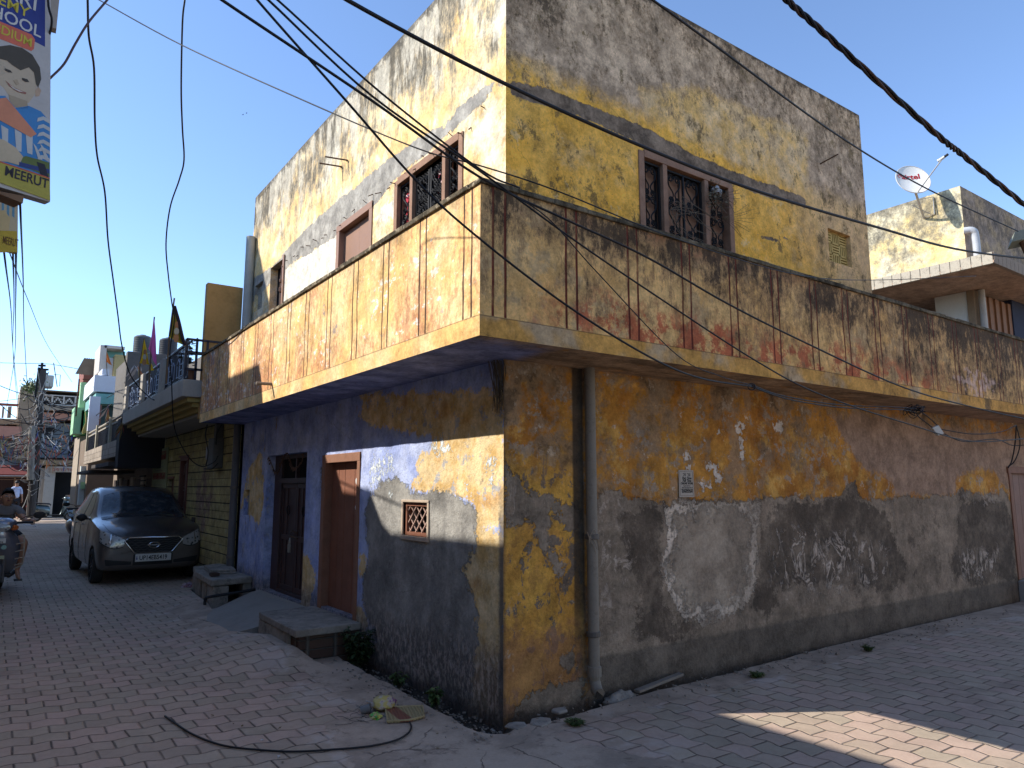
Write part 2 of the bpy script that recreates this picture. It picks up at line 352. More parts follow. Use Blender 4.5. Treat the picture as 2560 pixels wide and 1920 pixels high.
def mat_upper(left):
    M = Mat('plaster_upper_pale' if left else 'plaster_upper_yellow', .9, .2)
    n = M.noise(3.5, 8, .74, dist=.5)-.5; n2 = M.noise(14, 6, .72, off=9)-.5; w = n*.26+n2*.18+(M.noise(50, 4, .7)-.5)*.06
    st = (1, 1, .16)
    if left:
        c = M.mix((.72, .48, .20), (.76, .58, .32), M.noise(1.6, 6).sm(.4, .65)); c = M.mix(c, (.66, .60, .46), (M.noise(2.2, 6, .7, off=5)+M.z.sm(4.7, 4.2)*.07).sm(.52, .62)*.7)
        c = M.mix(c, (.70, .66, .56), (M.attr('white')+w).sm(-.01, .02)*.9)
        top = (M.z+n*.9).sm(4.5, 5.75)
        mil = (M.noise(10, 8, .80, st=(1, 1, .30), off=7)*.6+M.noise(2.2, 6, .74, off=17)*.4+top*.19); c = M.mix(c, (.20, .18, .14), mil.sm(.545, .66)*.85); c = M.mix(c, (.07, .06, .045), mil.sm(.63, .72)*.8); c = M.mix(c, (.66, .60, .48), (M.noise(4.5, 6, .7, st=(1, 1, .3), off=27)+top*.12).sm(.56, .66)*.5)
        c = M.mix(c, (.07, .062, .05), ((M.z+n2*.5)).sm(5.78, 5.87)*.8)
    else:
        c = M.mix((.70, .415, .07), (.74, .47, .11), M.noise(2, 6, .7).sm(.38, .62))
        c = M.mix(c, (.66, .48, .22), M.noise(2.6, 6, .7, off=3).sm(.52, .66)*.7)
        beige = M.mix((.58, .44, .25), (.44, .34, .225), M.noise(5, 7, .75, st=(1, 1, .7), off=13).sm(.4, .6))
        c = M.mix(c, beige, (M.x+n*1.0+(M.z-4.)*.5).sm(3.4, 4.6)*.85)
        up = (M.z+n*.5).sm(4.62, 4.85); upc = M.mix((.52, .425, .325), (.31, .25, .19), M.noise(5.5, 8, .8, st=(1, 1, .8), off=23).sm(.42, .58))
        c = M.mix(c, upc, up*(1-((M.attr('paleyel')+w).sm(-.06, .1)*.9)))
        pn = M.attr('paleyel')+w; c = M.mix(c, M.mix((.66, .47, .20), (.58, .47, .31), M.noise(5, 5, off=2).sm(.4, .6)), pn.sm(-.05, .08)*.85)
        top = (M.z+n*.9).sm(4.7, 5.7)
        mil = M.noise(13, 8, .86, st=(1, 1, .62), off=7)*.60+M.noise(1.7, 7, .78, off=17)*.40+top*.06+(M.x-.2).abs().sm(.6, .0)*(M.z.sm(3.2, 4.8))*.05
        mil = mil-(M.z+n*.6).sm(4.75, 4.45)*.03-.008; c = M.mix(c, (.24, .18, .12), mil.sm(.51, .59)*.7); c = M.mix(c, (.06, .046, .034), mil.sm(.565, .635)*.85); c = M.mix(c, (.06, .048, .035), (M.noise(70, 3, .8)+mil*.35).sm(.80, .86)*.7)
        c = M.mix(c, (.13, .10, .05), (M.noise(7, 8, .80, st=(1, 1, .7), off=44)+(M.x-.5).abs().sm(.9, .1)*M.z.sm(4.5, 3.2)*.11+M.x.sm(3.2, 4.6)*.03).sm(.56, .63)*.8); c = M.mix(c, (.60, .50, .30), M.noise(4, 7, .76, off=64).sm(.60, .64)*M.z.sm(4.6, 4.4)*.6)
        c = M.mix(c, (.05, .04, .03), (M.z+n2*.3).sm(5.84, 5.9)*.8)
    s1 = M.attr('strip')+w*(.55 if left else .35)-(.035 if left else .0); s1 = s1-(0. if left else .008); ms = s1.sm(-.003, .005)
    c = M.mix(c, M.mix((.36, .335, .285), (.27, .25, .215), M.noise(7, 4).sm(.4, .6)) if left else M.mix((.24, .20, .16), (.12, .098, .078), M.noise(6, 7, .75).sm(.4, .6)), ms)
    c, b = common(M, c, .5 if left else .8, 0. if left else 1.35)
    return M.out(c, bump=b-ms*.8, bs=.6, bd=.012)
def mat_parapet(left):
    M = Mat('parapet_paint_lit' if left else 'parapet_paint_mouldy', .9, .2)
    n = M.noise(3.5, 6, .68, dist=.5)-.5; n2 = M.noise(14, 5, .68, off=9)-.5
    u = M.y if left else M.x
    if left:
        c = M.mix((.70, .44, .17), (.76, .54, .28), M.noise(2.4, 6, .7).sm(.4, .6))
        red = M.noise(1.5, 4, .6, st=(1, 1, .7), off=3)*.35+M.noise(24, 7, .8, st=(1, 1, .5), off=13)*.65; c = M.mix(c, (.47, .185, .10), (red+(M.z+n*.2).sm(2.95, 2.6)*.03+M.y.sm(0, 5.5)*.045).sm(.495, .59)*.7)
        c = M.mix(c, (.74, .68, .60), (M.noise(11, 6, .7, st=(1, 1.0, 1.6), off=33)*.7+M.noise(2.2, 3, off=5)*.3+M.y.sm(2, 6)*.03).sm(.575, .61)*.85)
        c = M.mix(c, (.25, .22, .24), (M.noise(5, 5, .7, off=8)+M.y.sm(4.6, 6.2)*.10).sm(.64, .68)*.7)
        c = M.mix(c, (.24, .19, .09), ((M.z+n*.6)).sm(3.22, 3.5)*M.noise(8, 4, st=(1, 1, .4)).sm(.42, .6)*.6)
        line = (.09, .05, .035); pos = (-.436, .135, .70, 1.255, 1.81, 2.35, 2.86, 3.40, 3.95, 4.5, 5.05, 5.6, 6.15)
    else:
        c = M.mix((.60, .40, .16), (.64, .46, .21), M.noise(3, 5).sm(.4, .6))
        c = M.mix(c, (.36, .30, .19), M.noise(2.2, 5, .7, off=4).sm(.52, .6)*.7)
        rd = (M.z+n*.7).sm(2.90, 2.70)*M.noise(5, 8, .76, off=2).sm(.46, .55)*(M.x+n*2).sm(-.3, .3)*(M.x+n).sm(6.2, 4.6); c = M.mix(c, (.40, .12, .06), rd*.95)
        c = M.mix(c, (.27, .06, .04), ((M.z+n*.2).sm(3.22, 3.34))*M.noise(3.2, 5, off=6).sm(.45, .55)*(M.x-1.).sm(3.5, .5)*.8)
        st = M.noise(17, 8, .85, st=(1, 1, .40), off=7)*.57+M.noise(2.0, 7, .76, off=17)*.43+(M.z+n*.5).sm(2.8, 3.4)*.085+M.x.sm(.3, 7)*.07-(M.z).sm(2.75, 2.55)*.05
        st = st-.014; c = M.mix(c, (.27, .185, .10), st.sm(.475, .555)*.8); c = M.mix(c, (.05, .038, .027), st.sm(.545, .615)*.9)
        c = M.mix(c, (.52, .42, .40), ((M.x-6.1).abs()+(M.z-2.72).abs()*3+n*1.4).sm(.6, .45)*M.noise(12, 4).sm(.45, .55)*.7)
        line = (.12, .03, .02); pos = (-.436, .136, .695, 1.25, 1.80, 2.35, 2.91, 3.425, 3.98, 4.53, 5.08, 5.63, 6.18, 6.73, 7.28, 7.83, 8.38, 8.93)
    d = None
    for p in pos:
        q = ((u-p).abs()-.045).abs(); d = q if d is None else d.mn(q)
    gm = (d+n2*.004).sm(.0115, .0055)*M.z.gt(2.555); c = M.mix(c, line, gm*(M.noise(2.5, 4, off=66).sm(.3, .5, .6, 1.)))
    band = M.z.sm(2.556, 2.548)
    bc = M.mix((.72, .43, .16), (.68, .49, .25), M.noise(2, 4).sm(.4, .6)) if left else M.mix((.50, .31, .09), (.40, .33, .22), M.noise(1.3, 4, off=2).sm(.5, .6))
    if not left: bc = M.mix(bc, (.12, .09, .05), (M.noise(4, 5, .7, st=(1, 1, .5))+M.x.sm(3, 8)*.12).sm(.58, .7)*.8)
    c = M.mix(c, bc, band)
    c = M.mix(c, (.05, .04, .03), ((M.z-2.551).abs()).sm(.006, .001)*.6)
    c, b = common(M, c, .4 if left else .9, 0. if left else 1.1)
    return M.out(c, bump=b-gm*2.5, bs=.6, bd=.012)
def mat_soffit():
    M = Mat('soffit_plaster', .9, .2); n = M.noise(3, 6, .7)-.5
    c = M.mix((.38, .30, .215), (.21, .165, .12), M.noise(4, 7, .76, st=(.5, 2, 1)).sm(.42, .6)); c = M.mix(c, (.42, .22, .06), M.noise(5, 5, .7, off=3).sm(.6, .65)*.6)
    blue = (M.x+n*.25).sm(.15, -.02)*(M.y+n*.6).sm(-.6, -.3); c = M.mix(c, M.mix((.22, .28, .55), (.14, .185, .40), M.noise(4, 4).sm(.4, .6)), blue)
    c = M.mix(c, (.05, .04, .03), M.noise(6, 6, .75, off=9).sm(.6, .7)*.7)
    c = M.mix(c, (.36, .27, .22), (M.x+n).sm(4, 6)*.7)
    c, b = common(M, c, .7, 1.); return M.out(c, bump=b, bs=.6)
M_COPE = None
def mat_coping():
    M = Mat('coping_cement', .95, .1); c = M.mix((.16, .13, .085), (.055, .045, .03), M.noise(5, 6, .75).sm(.4, .6))
    c = M.mix(c, (.42, .35, .24), M.noise(12, 5, .75, off=4).sm(.52, .62)*M.x.sm(-.50, -.56)*.9)
    c, b = common(M, c); return M.out(c, bump=b, bs=.8, bd=.015)
M_SOFF = mat_soffit(); M_COPE = mat_coping()
M_WOODP = plain('painted_frame_pinkbrown', (.27, .145, .085), .75, var=.5, sc=9, dirt=.35, bump=.4, dirtc=(.26, .20, .15))
M_DBROWN = plain('brown_door_paint', (.21, .085, .05), .6, var=.4, sc=5, dirt=.35, bump=.25)
M_DARKDOOR = plain('dark_metal_door_paint', (.055, .03, .028), .5, var=.3, sc=6, dirt=.25, bump=.1)
M_IRON = plain('black_wrought_iron', (.010, .0095, .010), .7, 0., var=.3)
M_VOID = plain('dim_interior', (.03, .022, .02), .9)
M_CURT = plain('red_white_cloth', (.42, .04, .05), .9, var=.4, sc=14)
M_BLACK = plain('black_rubber_cable', (.012, .012, .014), .55, var=.1)
M_PIPE = plain('weathered_plastic_pipe', (.23, .20, .16), .7, var=.5, sc=6, dirt=.6, bump=.25)
M_CEM = plain('plain_cement', (.27, .255, .235), .92, var=.3, sc=5, dirt=.25, bump=.6)
M_RUST = plain('rusty_steel', (.11, .06, .035), .8, .4, var=.4, sc=20)

house = thing('corner_house', 'large two storey corner house of peeling yellow, blue and grey plaster with a wraparound balcony', 'house', (0, 0, 0))
# -- lower storey
Lz = (800, 1100, .4581); Rz = (1400, 880, .5426)
BD = (2.36, 3.30, .36, 1.87); DD = (3.80, 5.22, .31, 1.945); SW = (1.04, 1.45, 1.16, 1.43); SV = (5.93, 6.2, 1.18, 1.52)
polysL = {
 'yellow': [cx([(1010, -260), (200, -260), (240, -200), (210, -120), (300, -60), (500, -40), (600, -20), (620, 20), (540, 90), (530, 130), (545, 190), (500, 230), (490, 290), (700, 300), (850, 340), (850, 480), (1010, 500)], *Lz),
            cx([(690, 500), (850, 470), (1010, 470), (1010, 1600), (700, 1500), (740, 1100), (760, 1000), (740, 850), (700, 740)], *Lz),
            cx([(225, 610), (262, 640), (258, 700), (240, 745), (212, 740), (210, 650)], *Lz), cx([(190, 900), (240, 930), (265, 1000), (240, 1060), (190, 1010)], *Lz),
            cx([(747, 1375), (775, 1400), (790, 1440), (770, 1530), (750, 1520)], 0, 0, 1), cx([(625, 1160), (655, 1130), (660, 1250), (648, 1310), (625, 1290), (600, 1270)], 0, 0, 1)],
 'grey': [cx([(370, 190), (330, 230), (300, 260), (270, 330), (245, 400), (250, 520), (265, 620), (235, 760), (235, 880), (260, 980), (300, 1040), (300, 1300), (800, 1500), (840, 1150), (865, 1100), (862, 980), (830, 860), (790, 740), (800, 680), (850, 560), (850, 470), (850, 400), (810, 350), (760, 310), (650, 290), (560, 290), (500, 270), (460, 240), (420, 215)], *Lz),
          cx([(800, 1170), (815, 1165), (822, 1230), (805, 1250)], 0, 0, 1)],
 'peel': [cx([(300, 90), (350, 80), (400, 90), (400, 190), (380, 200), (385, 300), (365, 300), (350, 210), (300, 240), (270, 230), (280, 170)], *Lz), cx([(800, 215), (825, 215), (825, 290), (805, 290)], *Lz), cx([(900, 80), (950, 80), (950, 250), (920, 250)], *Lz), cx([(600, 0), (700, -20), (720, 80), (620, 60)], *Lz)]}
lowL = wall_sheet('plaster_wall', mat_lower_left(), house, 'x', 0, 0, 6.36, -.12, 2.45, (BD, DD, SW, SV), polysL)
tag(lowL, 'ground floor street wall of peeling blue, yellow and grey plaster')
polysR = {
 'grey': [cy([(150, 640), (250, 640), (330, 680), (430, 690), (560, 685), (700, 690), (850, 680), (960, 670), (1060, 660), (1180, 670), (1290, 675), (1330, 600), (1360, 600), (1375, 670), (1450, 680), (1560, 665), (1700, 665), (1830, 655), (1850, 610), (1870, 640), (1950, 660), (2020, 650), (2035, 625), (2050, 640), (2080, 690), (2300, 700), (2300, 1400), (140, 1750), (150, 1200)], *Rz),
          cy([(1005, 130), (1060, 150), (1110, 200), (1150, 280), (1240, 300), (1330, 330), (1400, 340), (1410, 400), (1400, 480), (1370, 500), (1330, 470), (1310, 390), (1250, 380), (1240, 480), (1250, 560), (1290, 600), (1340, 680), (1330, 780), (1280, 750), (1240, 620), (1200, 560), (1150, 480), (1140, 440), (1080, 490), (1010, 460)], *Lz),
          cy([(1300, 1180), (1400, 1110), (1410, 1260), (1330, 1280)], *Lz), cy([(1080, 1420), (1200, 1360), (1440, 1300), (1460, 1700), (1000, 1700)], *Lz), cy([(1065, 640), (1150, 550), (1160, 590), (1110, 680), (1070, 680)], *Lz)],
 'dark': [cy([(920, 800), (1000, 790), (980, 720), (1000, 690), (1300, 680), (1400, 680), (1500, 740), (1540, 850), (1590, 960), (1600, 1050), (1500, 1100), (1300, 1080), (1050, 1060), (1000, 1100), (1010, 1170), (960, 1220), (880, 1180), (900, 1050), (920, 950)], *Rz),
          cy([(1840, 690), (2050, 680), (2090, 800), (2100, 1050), (1900, 1080), (1800, 1000), (1830, 850)], *Rz),
          cy([(250, 760), (350, 740), (450, 700), (480, 800), (470, 1000), (480, 1150), (560, 1240), (640, 1260), (500, 1350), (350, 1300), (370, 1100), (300, 900)], *Rz),
          cy([(1335, 610), (1360, 610), (1375, 670), (1325, 670)], *Rz), cy([(1845, 615), (1870, 640), (1880, 690), (1830, 690)], *Rz)],
 'light': [cy([(480, 700), (920, 700), (915, 850), (905, 1000), (880, 1150), (800, 1200), (660, 1245), (570, 1230), (500, 1100), (470, 950), (490, 820)], *Rz)],
 'efflo': [cy([(960, 780), (1300, 800), (1540, 900), (1520, 1060), (1300, 1120), (960, 1100)], *Rz), cy([(1840, 900), (2020, 900), (2020, 1060), (1850, 1060)], *Rz), cy([(1840, 650), (2090, 650), (2090, 700), (1840, 710)], *Rz), cy([(1440, 680), (1540, 680), (1540, 780), (1500, 760)], *Rz)],
 'efflo2': [cy([(180, 680), (260, 690), (270, 780), (330, 960), (330, 1030), (250, 1100), (260, 1300), (180, 1320), (170, 1000)], *Rz), cy([(1030, 1020), (1140, 1040), (1120, 1120), (1040, 1130)], *Rz), cy([(1020, 200), (1110, 240), (1080, 400), (1010, 380)], *Lz), cy([(1010, 900), (1050, 900), (1050, 1200), (1010, 1400)], *Lz)],
 'pink': [cy([(1250, 290), (1400, 280), (1700, 330), (2400, 420), (2400, 700), (2040, 620), (2010, 560), (1950, 540), (1880, 550), (1830, 600), (1820, 670), (1540, 665), (1530, 600), (1480, 570), (1400, 540), (1350, 480), (1300, 380)], *Rz)],
 'peel': [cy([(670, 510), (700, 500), (745, 560), (750, 600), (720, 600), (690, 640), (640, 630), (625, 590), (700, 600), (715, 570), (680, 545)], *Rz), cy([(575, 460), (595, 460), (600, 530), (580, 540)], *Rz), cy([(800, 330), (850, 330), (850, 390), (810, 390)], *Rz), cy([(825, 410), (845, 410), (850, 500), (830, 490)], *Rz), cy([(980, 310), (1030, 310), (1030, 370), (980, 360)], *Rz), cy([(725, 340), (760, 340), (755, 380), (730, 380)], *Rz)]}
RD = (8.28, 9.2, .35, 1.8)
lowR = wall_sheet('plaster_wall', mat_lower_right(), house, 'y', 0, 0, 11.5, -.12, 2.45, (RD,), polysR)
tag(lowR, 'side wall of ochre paint over a broad grey damp band')
MB().box((.145, .145, -.1), (11.5, 6.3, 2.44)).build('inner_wall', M_VOID, house)
# -- balcony slab, parapet, coping
b = MB()
b.box((-.57, -.57, 2.43), (12, 0.02, 2.50)); b.box((-.57, .022, 2.43), (.02, 6.48, 2.50)); b.build('balcony_slab', M_SOFF, house)
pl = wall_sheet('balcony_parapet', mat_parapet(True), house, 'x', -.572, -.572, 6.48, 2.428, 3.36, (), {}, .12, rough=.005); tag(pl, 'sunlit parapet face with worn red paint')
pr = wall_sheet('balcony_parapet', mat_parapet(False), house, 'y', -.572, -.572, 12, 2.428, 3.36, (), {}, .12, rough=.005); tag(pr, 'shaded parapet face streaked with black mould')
b = MB(); b.box((-.56, -.56, 2.5), (12, -.47, 3.355)); b.box((-.56, -.468, 2.5), (-.47, 6.47, 3.355)); b.box((-.56, 6.40, 2.43), (0.045, 6.475, 3.355)); b.build('parapet_core', M_COPE, house)
b = MB()
for i in range(44):
    a, c_ = -.585+i*.286, -.585+(i+1)*.286; b.box((a, -.59, 3.36), (c_-.0005, -.455, 3.395+rnd.uniform(-.004, .006)))
for i in range(24):
    a, c_ = -.454+i*.289, -.454+(i+1)*.289; b.box((-.59, a, 3.36), (-.455, c_-.0005, 3.395+rnd.uniform(-.004, .006)))
b.build('coping', M_COPE, house, bevel=.006)
# -- upper storey
VW = (0, 0, VK)
WR = (1.44, 2.665, 3.2, 4.40); JR = (4.31, 4.76, 3.965, 4.335)
WL = (.655, 1.85, 3.2, 4.40); D1 = (2.37, 3.25, 3.0, 4.37); D2 = (5.10, 5.66, 2.7, 4.53); JL = (6.0, 6.38, 4.05, 4.44)
pu = {'strip': [cx([(1101, 150), (1060, 170), (1000, 215), (960, 260), (900, 290), (850, 330), (800, 370), (740, 420), (700, 450), (640, 510), (600, 560), (545, 600), (545, 660), (600, 600), (640, 568), (720, 520), (800, 460), (850, 400), (920, 340), (990, 280), (1060, 210), (1101, 190)], 0, 0, VK, .05)],
      'white': [cx([(600, 590), (640, 565), (700, 520), (735, 500), (735, 575), (640, 660), (600, 680)], 0, 0, VK, .05), cx([(880, 395), (960, 345), (960, 420), (860, 470), (800, 480)], 0, 0, VK, .05)]}
upL = wall_sheet('upper_wall', mat_upper(True), house, 'x', .05, .05, 6.60, 2.5, 5.87, (WL, D1, D2, JL), pu, .06, .1)
tag(upL, 'sunlit pale yellow upper wall with black mould at its top')
pu = {'strip': [cy([(1098, 165), (1200, 195), (1300, 235), (1400, 275), (1500, 333), (1620, 382), (1740, 425), (1745, 452), (1650, 425), (1560, 390), (1470, 360), (1380, 315), (1290, 268), (1200, 235), (1098, 205)], 0, 0, VK, .05),
                cy([(1560, 375), (1578, 380), (1588, 430), (1578, 470), (1565, 450)], 0, 0, VK, .05), cy([(1495, 350), (1560, 372), (1560, 385), (1500, 362)], 0, 0, VK, .05), cy([(1885, 578), (1905, 590), (1975, 592), (1975, 605), (1940, 606), (1900, 595)], 0, 0, 1, .05)],
      'paleyel': [cy([(1380, 195), (1500, 190), (1650, 250), (1745, 290), (1745, 415), (1700, 405), (1600, 365), (1480, 300), (1400, 255)], 0, 0, VK, .05), cy([(1110, 120), (1200, 150), (1200, 180), (1110, 150)], 0, 0, VK, .05)]}
upR = wall_sheet('upper_wall', mat_upper(False), house, 'y', .05, .05, 5.15, 2.5, 5.90, (WR, JR), pu, .06, .1)
tag(upR, 'shaded yellow upper wall weathered grey brown above')
MB().box((.16, .16, 2.5), (5.14, 6.59, 5.80)).build('inner_wall', M_VOID, house)
b = MB(); b.box((.052, .052, 5.84), (5.148, .15, 5.905)); b.box((.052, .152, 5.80), (.15, 6.6, 5.875)); b.box((5.1, .1, 2.5), (5.15, 6.6, 5.88)); b.box((.05, 6.55, 2.5), (5.15, 6.605, 5.86)); b.build('roof_edge', M_COPE, house)
# -- wrought iron grilles
def scroll(cx_, cz_, r, sgn, n=22, turns=1.6):
    return [(cx_+sgn*r*(1-.75*t)*math.cos(t*turns*2*math.pi), cz_+r*(1-.75*t)*math.sin(t*turns*2*math.pi)) for t in [i/n for i in range(n+1)]]
def grille(plane, c, u0, u1, v0, v1, w=.018):
    mb = MB()
    P = (lambda u, v: (c, u, v)) if plane == 'x' else (lambda u, v: (u, c, v))
    for (a, b_) in (((u0, v0), (u0, v1)), ((u1, v0), (u1, v1)), ((u0, v1), (u1, v1)), ((u0, v0), (u1, v0))): mb.bar(P(*a), P(*b_), w*1.3, w*.9)
    n = max(1, round((u1-u0)/.25))
    for i in range(n):
        a = u0+(u1-u0)*i/n; b_ = u0+(u1-u0)*(i+1)/n; mid = (a+b_)/2; ww = (b_-a)
        if i: mb.bar(P(a, v0), P(a, v1), w, w*.9)
        z = v1-.02; k = 0
        while z > v0+.1:
            h = .27
            r = ww*.17
            for sg in (-1, 1):
                q = scroll(mid+sg*r*1.05, z-r, r, -sg); mb.tube([P(*p) for p in q], w*.42, 4)
                q = scroll(mid+sg*r*.9, z-h+r*.75, r*.75, sg); mb.tube([P(*p) for p in q], w*.4, 4)
                pts = [(mid+sg*r*2, z-r), (mid+sg*r*1.7, z-.4*h), (mid+sg*.25*r, z-.7*h), (mid+sg*1.6*r, z-h)]
                mb.tube(spline([P(*p) for p in pts], 5), w*.42, 4)
            z -= h
    return mb
def jali(plane, c, u0, u1, v0, v1, mat, parent, name='vent_screen', d=.03):
    mb = MB(); nu = nv = 3
    P = (lambda u, v, e=0.: (c+e, u, v)) if plane == 'x' else (lambda u, v, e=0.: (u, c+e, v))
    cu, cv = (u1-u0)/nu, (v1-v0)/nv
    def bx(a, b_, e=d):
        p, q = P(*a), P(*b_, e); mb.box(tuple(map(min, p, q)), tuple(map(max, p, q)))
    for i in range(nu+1): bx((u0+i*cu-.012, v0), (u0+i*cu+.012, v1), d+.002)
    for i in range(nv+1): bx((u0, v0+i*cv-.012), (u1, v0+i*cv+.012), d+.004)
    for i in range(nu):
        for j in range(nv):
            for k in range(1, 4):
                if (i+j) % 2 == 0: z = v0+j*cv+cv*k/4; bx((u0+i*cu+.01, z-.009), (u0+(i+1)*cu-.01, z+.009), d*.9)
                else: x = u0+i*cu+cu*k/4; bx((x-.009, v0+j*cv+.01), (x+.009, v0+(j+1)*cv-.01), d*.9)
    return mb.build(name, mat, parent)
def window(plane, c, box, mulls, label, curtains=()):
    u0, u1, v0, v1 = box; fw = .05
    P = (lambda u, v, e=0.: (c+e, u, v)) if plane == 'x' else (lambda u, v, e=0.: (u, c+e, v))
    mb = MB()
    def bx(a, b_, e0, e1):
        p, q = P(*a, e0), P(*b_, e1); mb.box(tuple(map(min, p, q)), tuple(map(max, p, q)))
    bx((u0-.015, v0), (u0+fw, v1), -.012, .08); bx((u1-fw, v0), (u1+.015, v1), -.012, .08); bx((u0+fw, v1-fw), (u1-fw, v1+.02), -.014, .08)
    for m_ in mulls: bx((m_-fw*.55, v0), (m_+fw*.55, v1-fw), -.01, .075)
    fr = mb.build('window', M_WOODP, house, bevel=.004); tag(fr, label)
    e = [u0]+list(mulls)+[u1]
    for a, b_ in zip(e[:-1], e[1:]):
        grille(plane, c+.035, a+fw*.8, b_-fw*.8, v0+.02, v1-fw-.02).build('grille', M_IRON, fr)
    mb = MB()
    for a, b_ in zip(e[:-1], e[1:]):     # wooden shutters behind the iron
        bw = (b_-a)-2*fw*.7
        for k in (0, 1):
            s0 = a+fw*.7+bw*k/2+.012; s1 = s0+bw/2-.024; p, q = P(s0, v0, .085), P(s1, v1-fw-.03, .098); mb.box(tuple(map(min, p, q)), tuple(map(max, p, q)))
    mb.build('shutter', plain('old_shutter_wood', (.30, .165, .10), .8, var=.3), fr)
    for (a, b_, z0, z1) in curtains:
        rows = []
        for i in range(14):
            t = i/13; z = z1+(z0-z1)*t; wd = (b_-a)*(1-.55*t)
            rows.append([P(a+wd*j/10+.02*t, z, .06+.012*math.sin(j*2.1+t*3)) for j in range(11)])
        MB().grid(rows).build('curtain', M_CURTS, fr, smooth=True, recalc=False)
    return fr
def _curt():
    M = Mat('striped_red_cloth', .9); s = (M.z*60+M.y*30+M.noise(5)*6).sin()
    return M.out(M.mix((.45, .03, .05), (.75, .55, .55), s.sm(.5, .8)))
M_CURTS = _curt()
xm = [PY(x, 560, .05).x for x in (1665, 1768)]; ym = [PX(x, 500, .05).y for x in (1029, 1110)]
window('y', .05, WR, xm, 'three bay window with curled black iron grilles and brown frame on shaded wall')
window('x', .05, WL, ym, 'three bay window with iron grilles and red cloths on sunlit wall', [(WL[1]-.30, WL[1]-.06, 3.75, 4.27), (ym[1]+.05, ym[1]+.24, 3.85, 4.33)])
jali('y', .10, *JR, plain('yellow_cement_screen', (.50, .34, .11), .9, var=.3), house); jali('x', .10, *JL, plain('grey_cement_screen', (.40, .37, .30), .9, var=.3), house)
# brown door with frame upstairs
mb = MB(); mb.box((.035, D1[1]-.06, D1[2]), (.13, D1[1]+.02, D1[3])); mb.box((.035, D1[0]-.02, D1[2]), (.13, D1[0]+.05, D1[3])); mb.box((.033, D1[0]-.02, D1[3]-.055), (.13, D1[1]+.02, D1[3]+.02))
d = mb.build('door', plain('pinkbrown_gloss', (.30, .17, .11), .5, var=.15), house, bevel=.004); tag(d, 'closed pinkish brown door on the balcony')
mb = MB(); mb.box((.10, 2.42, 3.0), (.125, 2.78, 4.31)); mb.box((.102, 2.785, 3.0), (.127, 3.19, 4.31)); mb.build('door_leaf', plain('pinkbrown_gloss', (.30, .17, .11)), d, bevel=.003)
mb = MB(); mb.box((.03, 5.05, 2.7), (.10, 5.10, 4.56)); mb.obox((.13, 5.30, 3.62), (.09, .17, 0), (.012, -.006, 0), (0, 0, .82)); mb.obox((.12, 5.29, 4.1), (.10, .19, 0), (.018, -.009, 0), (0, 0, .03)); mb.obox((.12, 5.29, 4.22), (.10, .19, 0), (.018, -.009, 0), (0, 0, .02))
tag(mb.build('door', plain('pinkbrown_gloss', (.30, .17, .11)), house, bevel=.003), 'half open brown door at the far end of the balcony')
# rain pipes
def pipe(pts, r, bands, label, par=house, mat=None):
    m_ = mat or M_PIPE; p = MB().tube(spline(pts, 6), r, 14).build('rain_pipe', m_, par, smooth='auto'); tag(p, label)
    for z, x, y in bands: MB().lathe([(r+.006, -.018), (r+.010, -.014), (r+.010, .014), (r+.006, .018)], (x, y, z), n=16).build('pipe_clamp', plain('clamp_steel', (.13, .115, .10), .6, .3), p)
    return p
px0 = .735
p = pipe([(px0, -.062, 2.44), (px0, -.062, 1.6), (px0, -.062, .9), (px0, -.064, .26), (px0+.002, -.068, .20), (px0-.01, -.10, .155), (px0-.02, -.135, .14)], .040, ((1.2, px0, -.062), (.525, px0, -.062)), 'cracked grey down pipe with an open elbow beside the corner')
MB().lathe([(.050, -.03), (.050, .035), (.044, .04)], (px0, -.064, .27), n=16).build('pipe_joint', M_PIPE, p)
MB().lathe([(.001, -.0), (.036, .0)], (0, 0, 0), 'y', 14, False).build('pipe_mouth', plain('pipe_mouth_shade', (.015, .012, .01)), p, world=False).location = (px0-.021, -.1375, .1385)  # flat black disc on the elbow end; inner shade is put into its colour
mb = MB()
for k in range(7):
    a = rnd.uniform(0, 6); L = rnd.uniform(.06, .16); mb.tube(spline([(px0-.05, -.09, 1.2+rnd.uniform(-.01, .01)), (px0-.05-.05*math.cos(a), -.10, 1.2+L*.5*math.sin(a)), (px0-.04-.08*math.cos(a), -.10, 1.2+L*math.sin(a*1.3)-.03)], 4), .0035, 4)
mb.build('tie_wire', plain('old_twine', (.28, .22, .16), .9), p)
pipe([(-.055, 6.50, 2.43), (-.055, 6.50, 1.3), (-.055, 6.50, .38)], .05, ((1.55, -.055, 6.5), (.6, -.055, 6.5)), 'dark down pipe where the blue wall meets the next house', mat=plain('dark_pipe', (.10, .095, .10), .5, var=.3))
pipe([(-.02, 6.47, 5.20), (-.02, 6.47, 4.0), (-.02, 6.47, 2.5)], .065, (), 'thick grey vent pipe at the end of the balcony', mat=plain('grey_vent_pipe', (.36, .36, .33), .6))
# partition wall at the end of the balcony
tag(wall_sheet('partition_wall', mat_part := None or plain('partition_plaster', (.42, .25, .09), .9, var=.45, sc=3, dirt=.3, bump=.5), house, 'y', 6.6, -.55, -.06, 2.5, 4.45, (), {}, .2), 'yellow partition wall at the balcony end')
MB().box((-.55, 6.604, 2.5), (-.06, 6.72, 4.447)).build('partition_wall', plain('partition_plaster', (.42, .25, .09)), house)
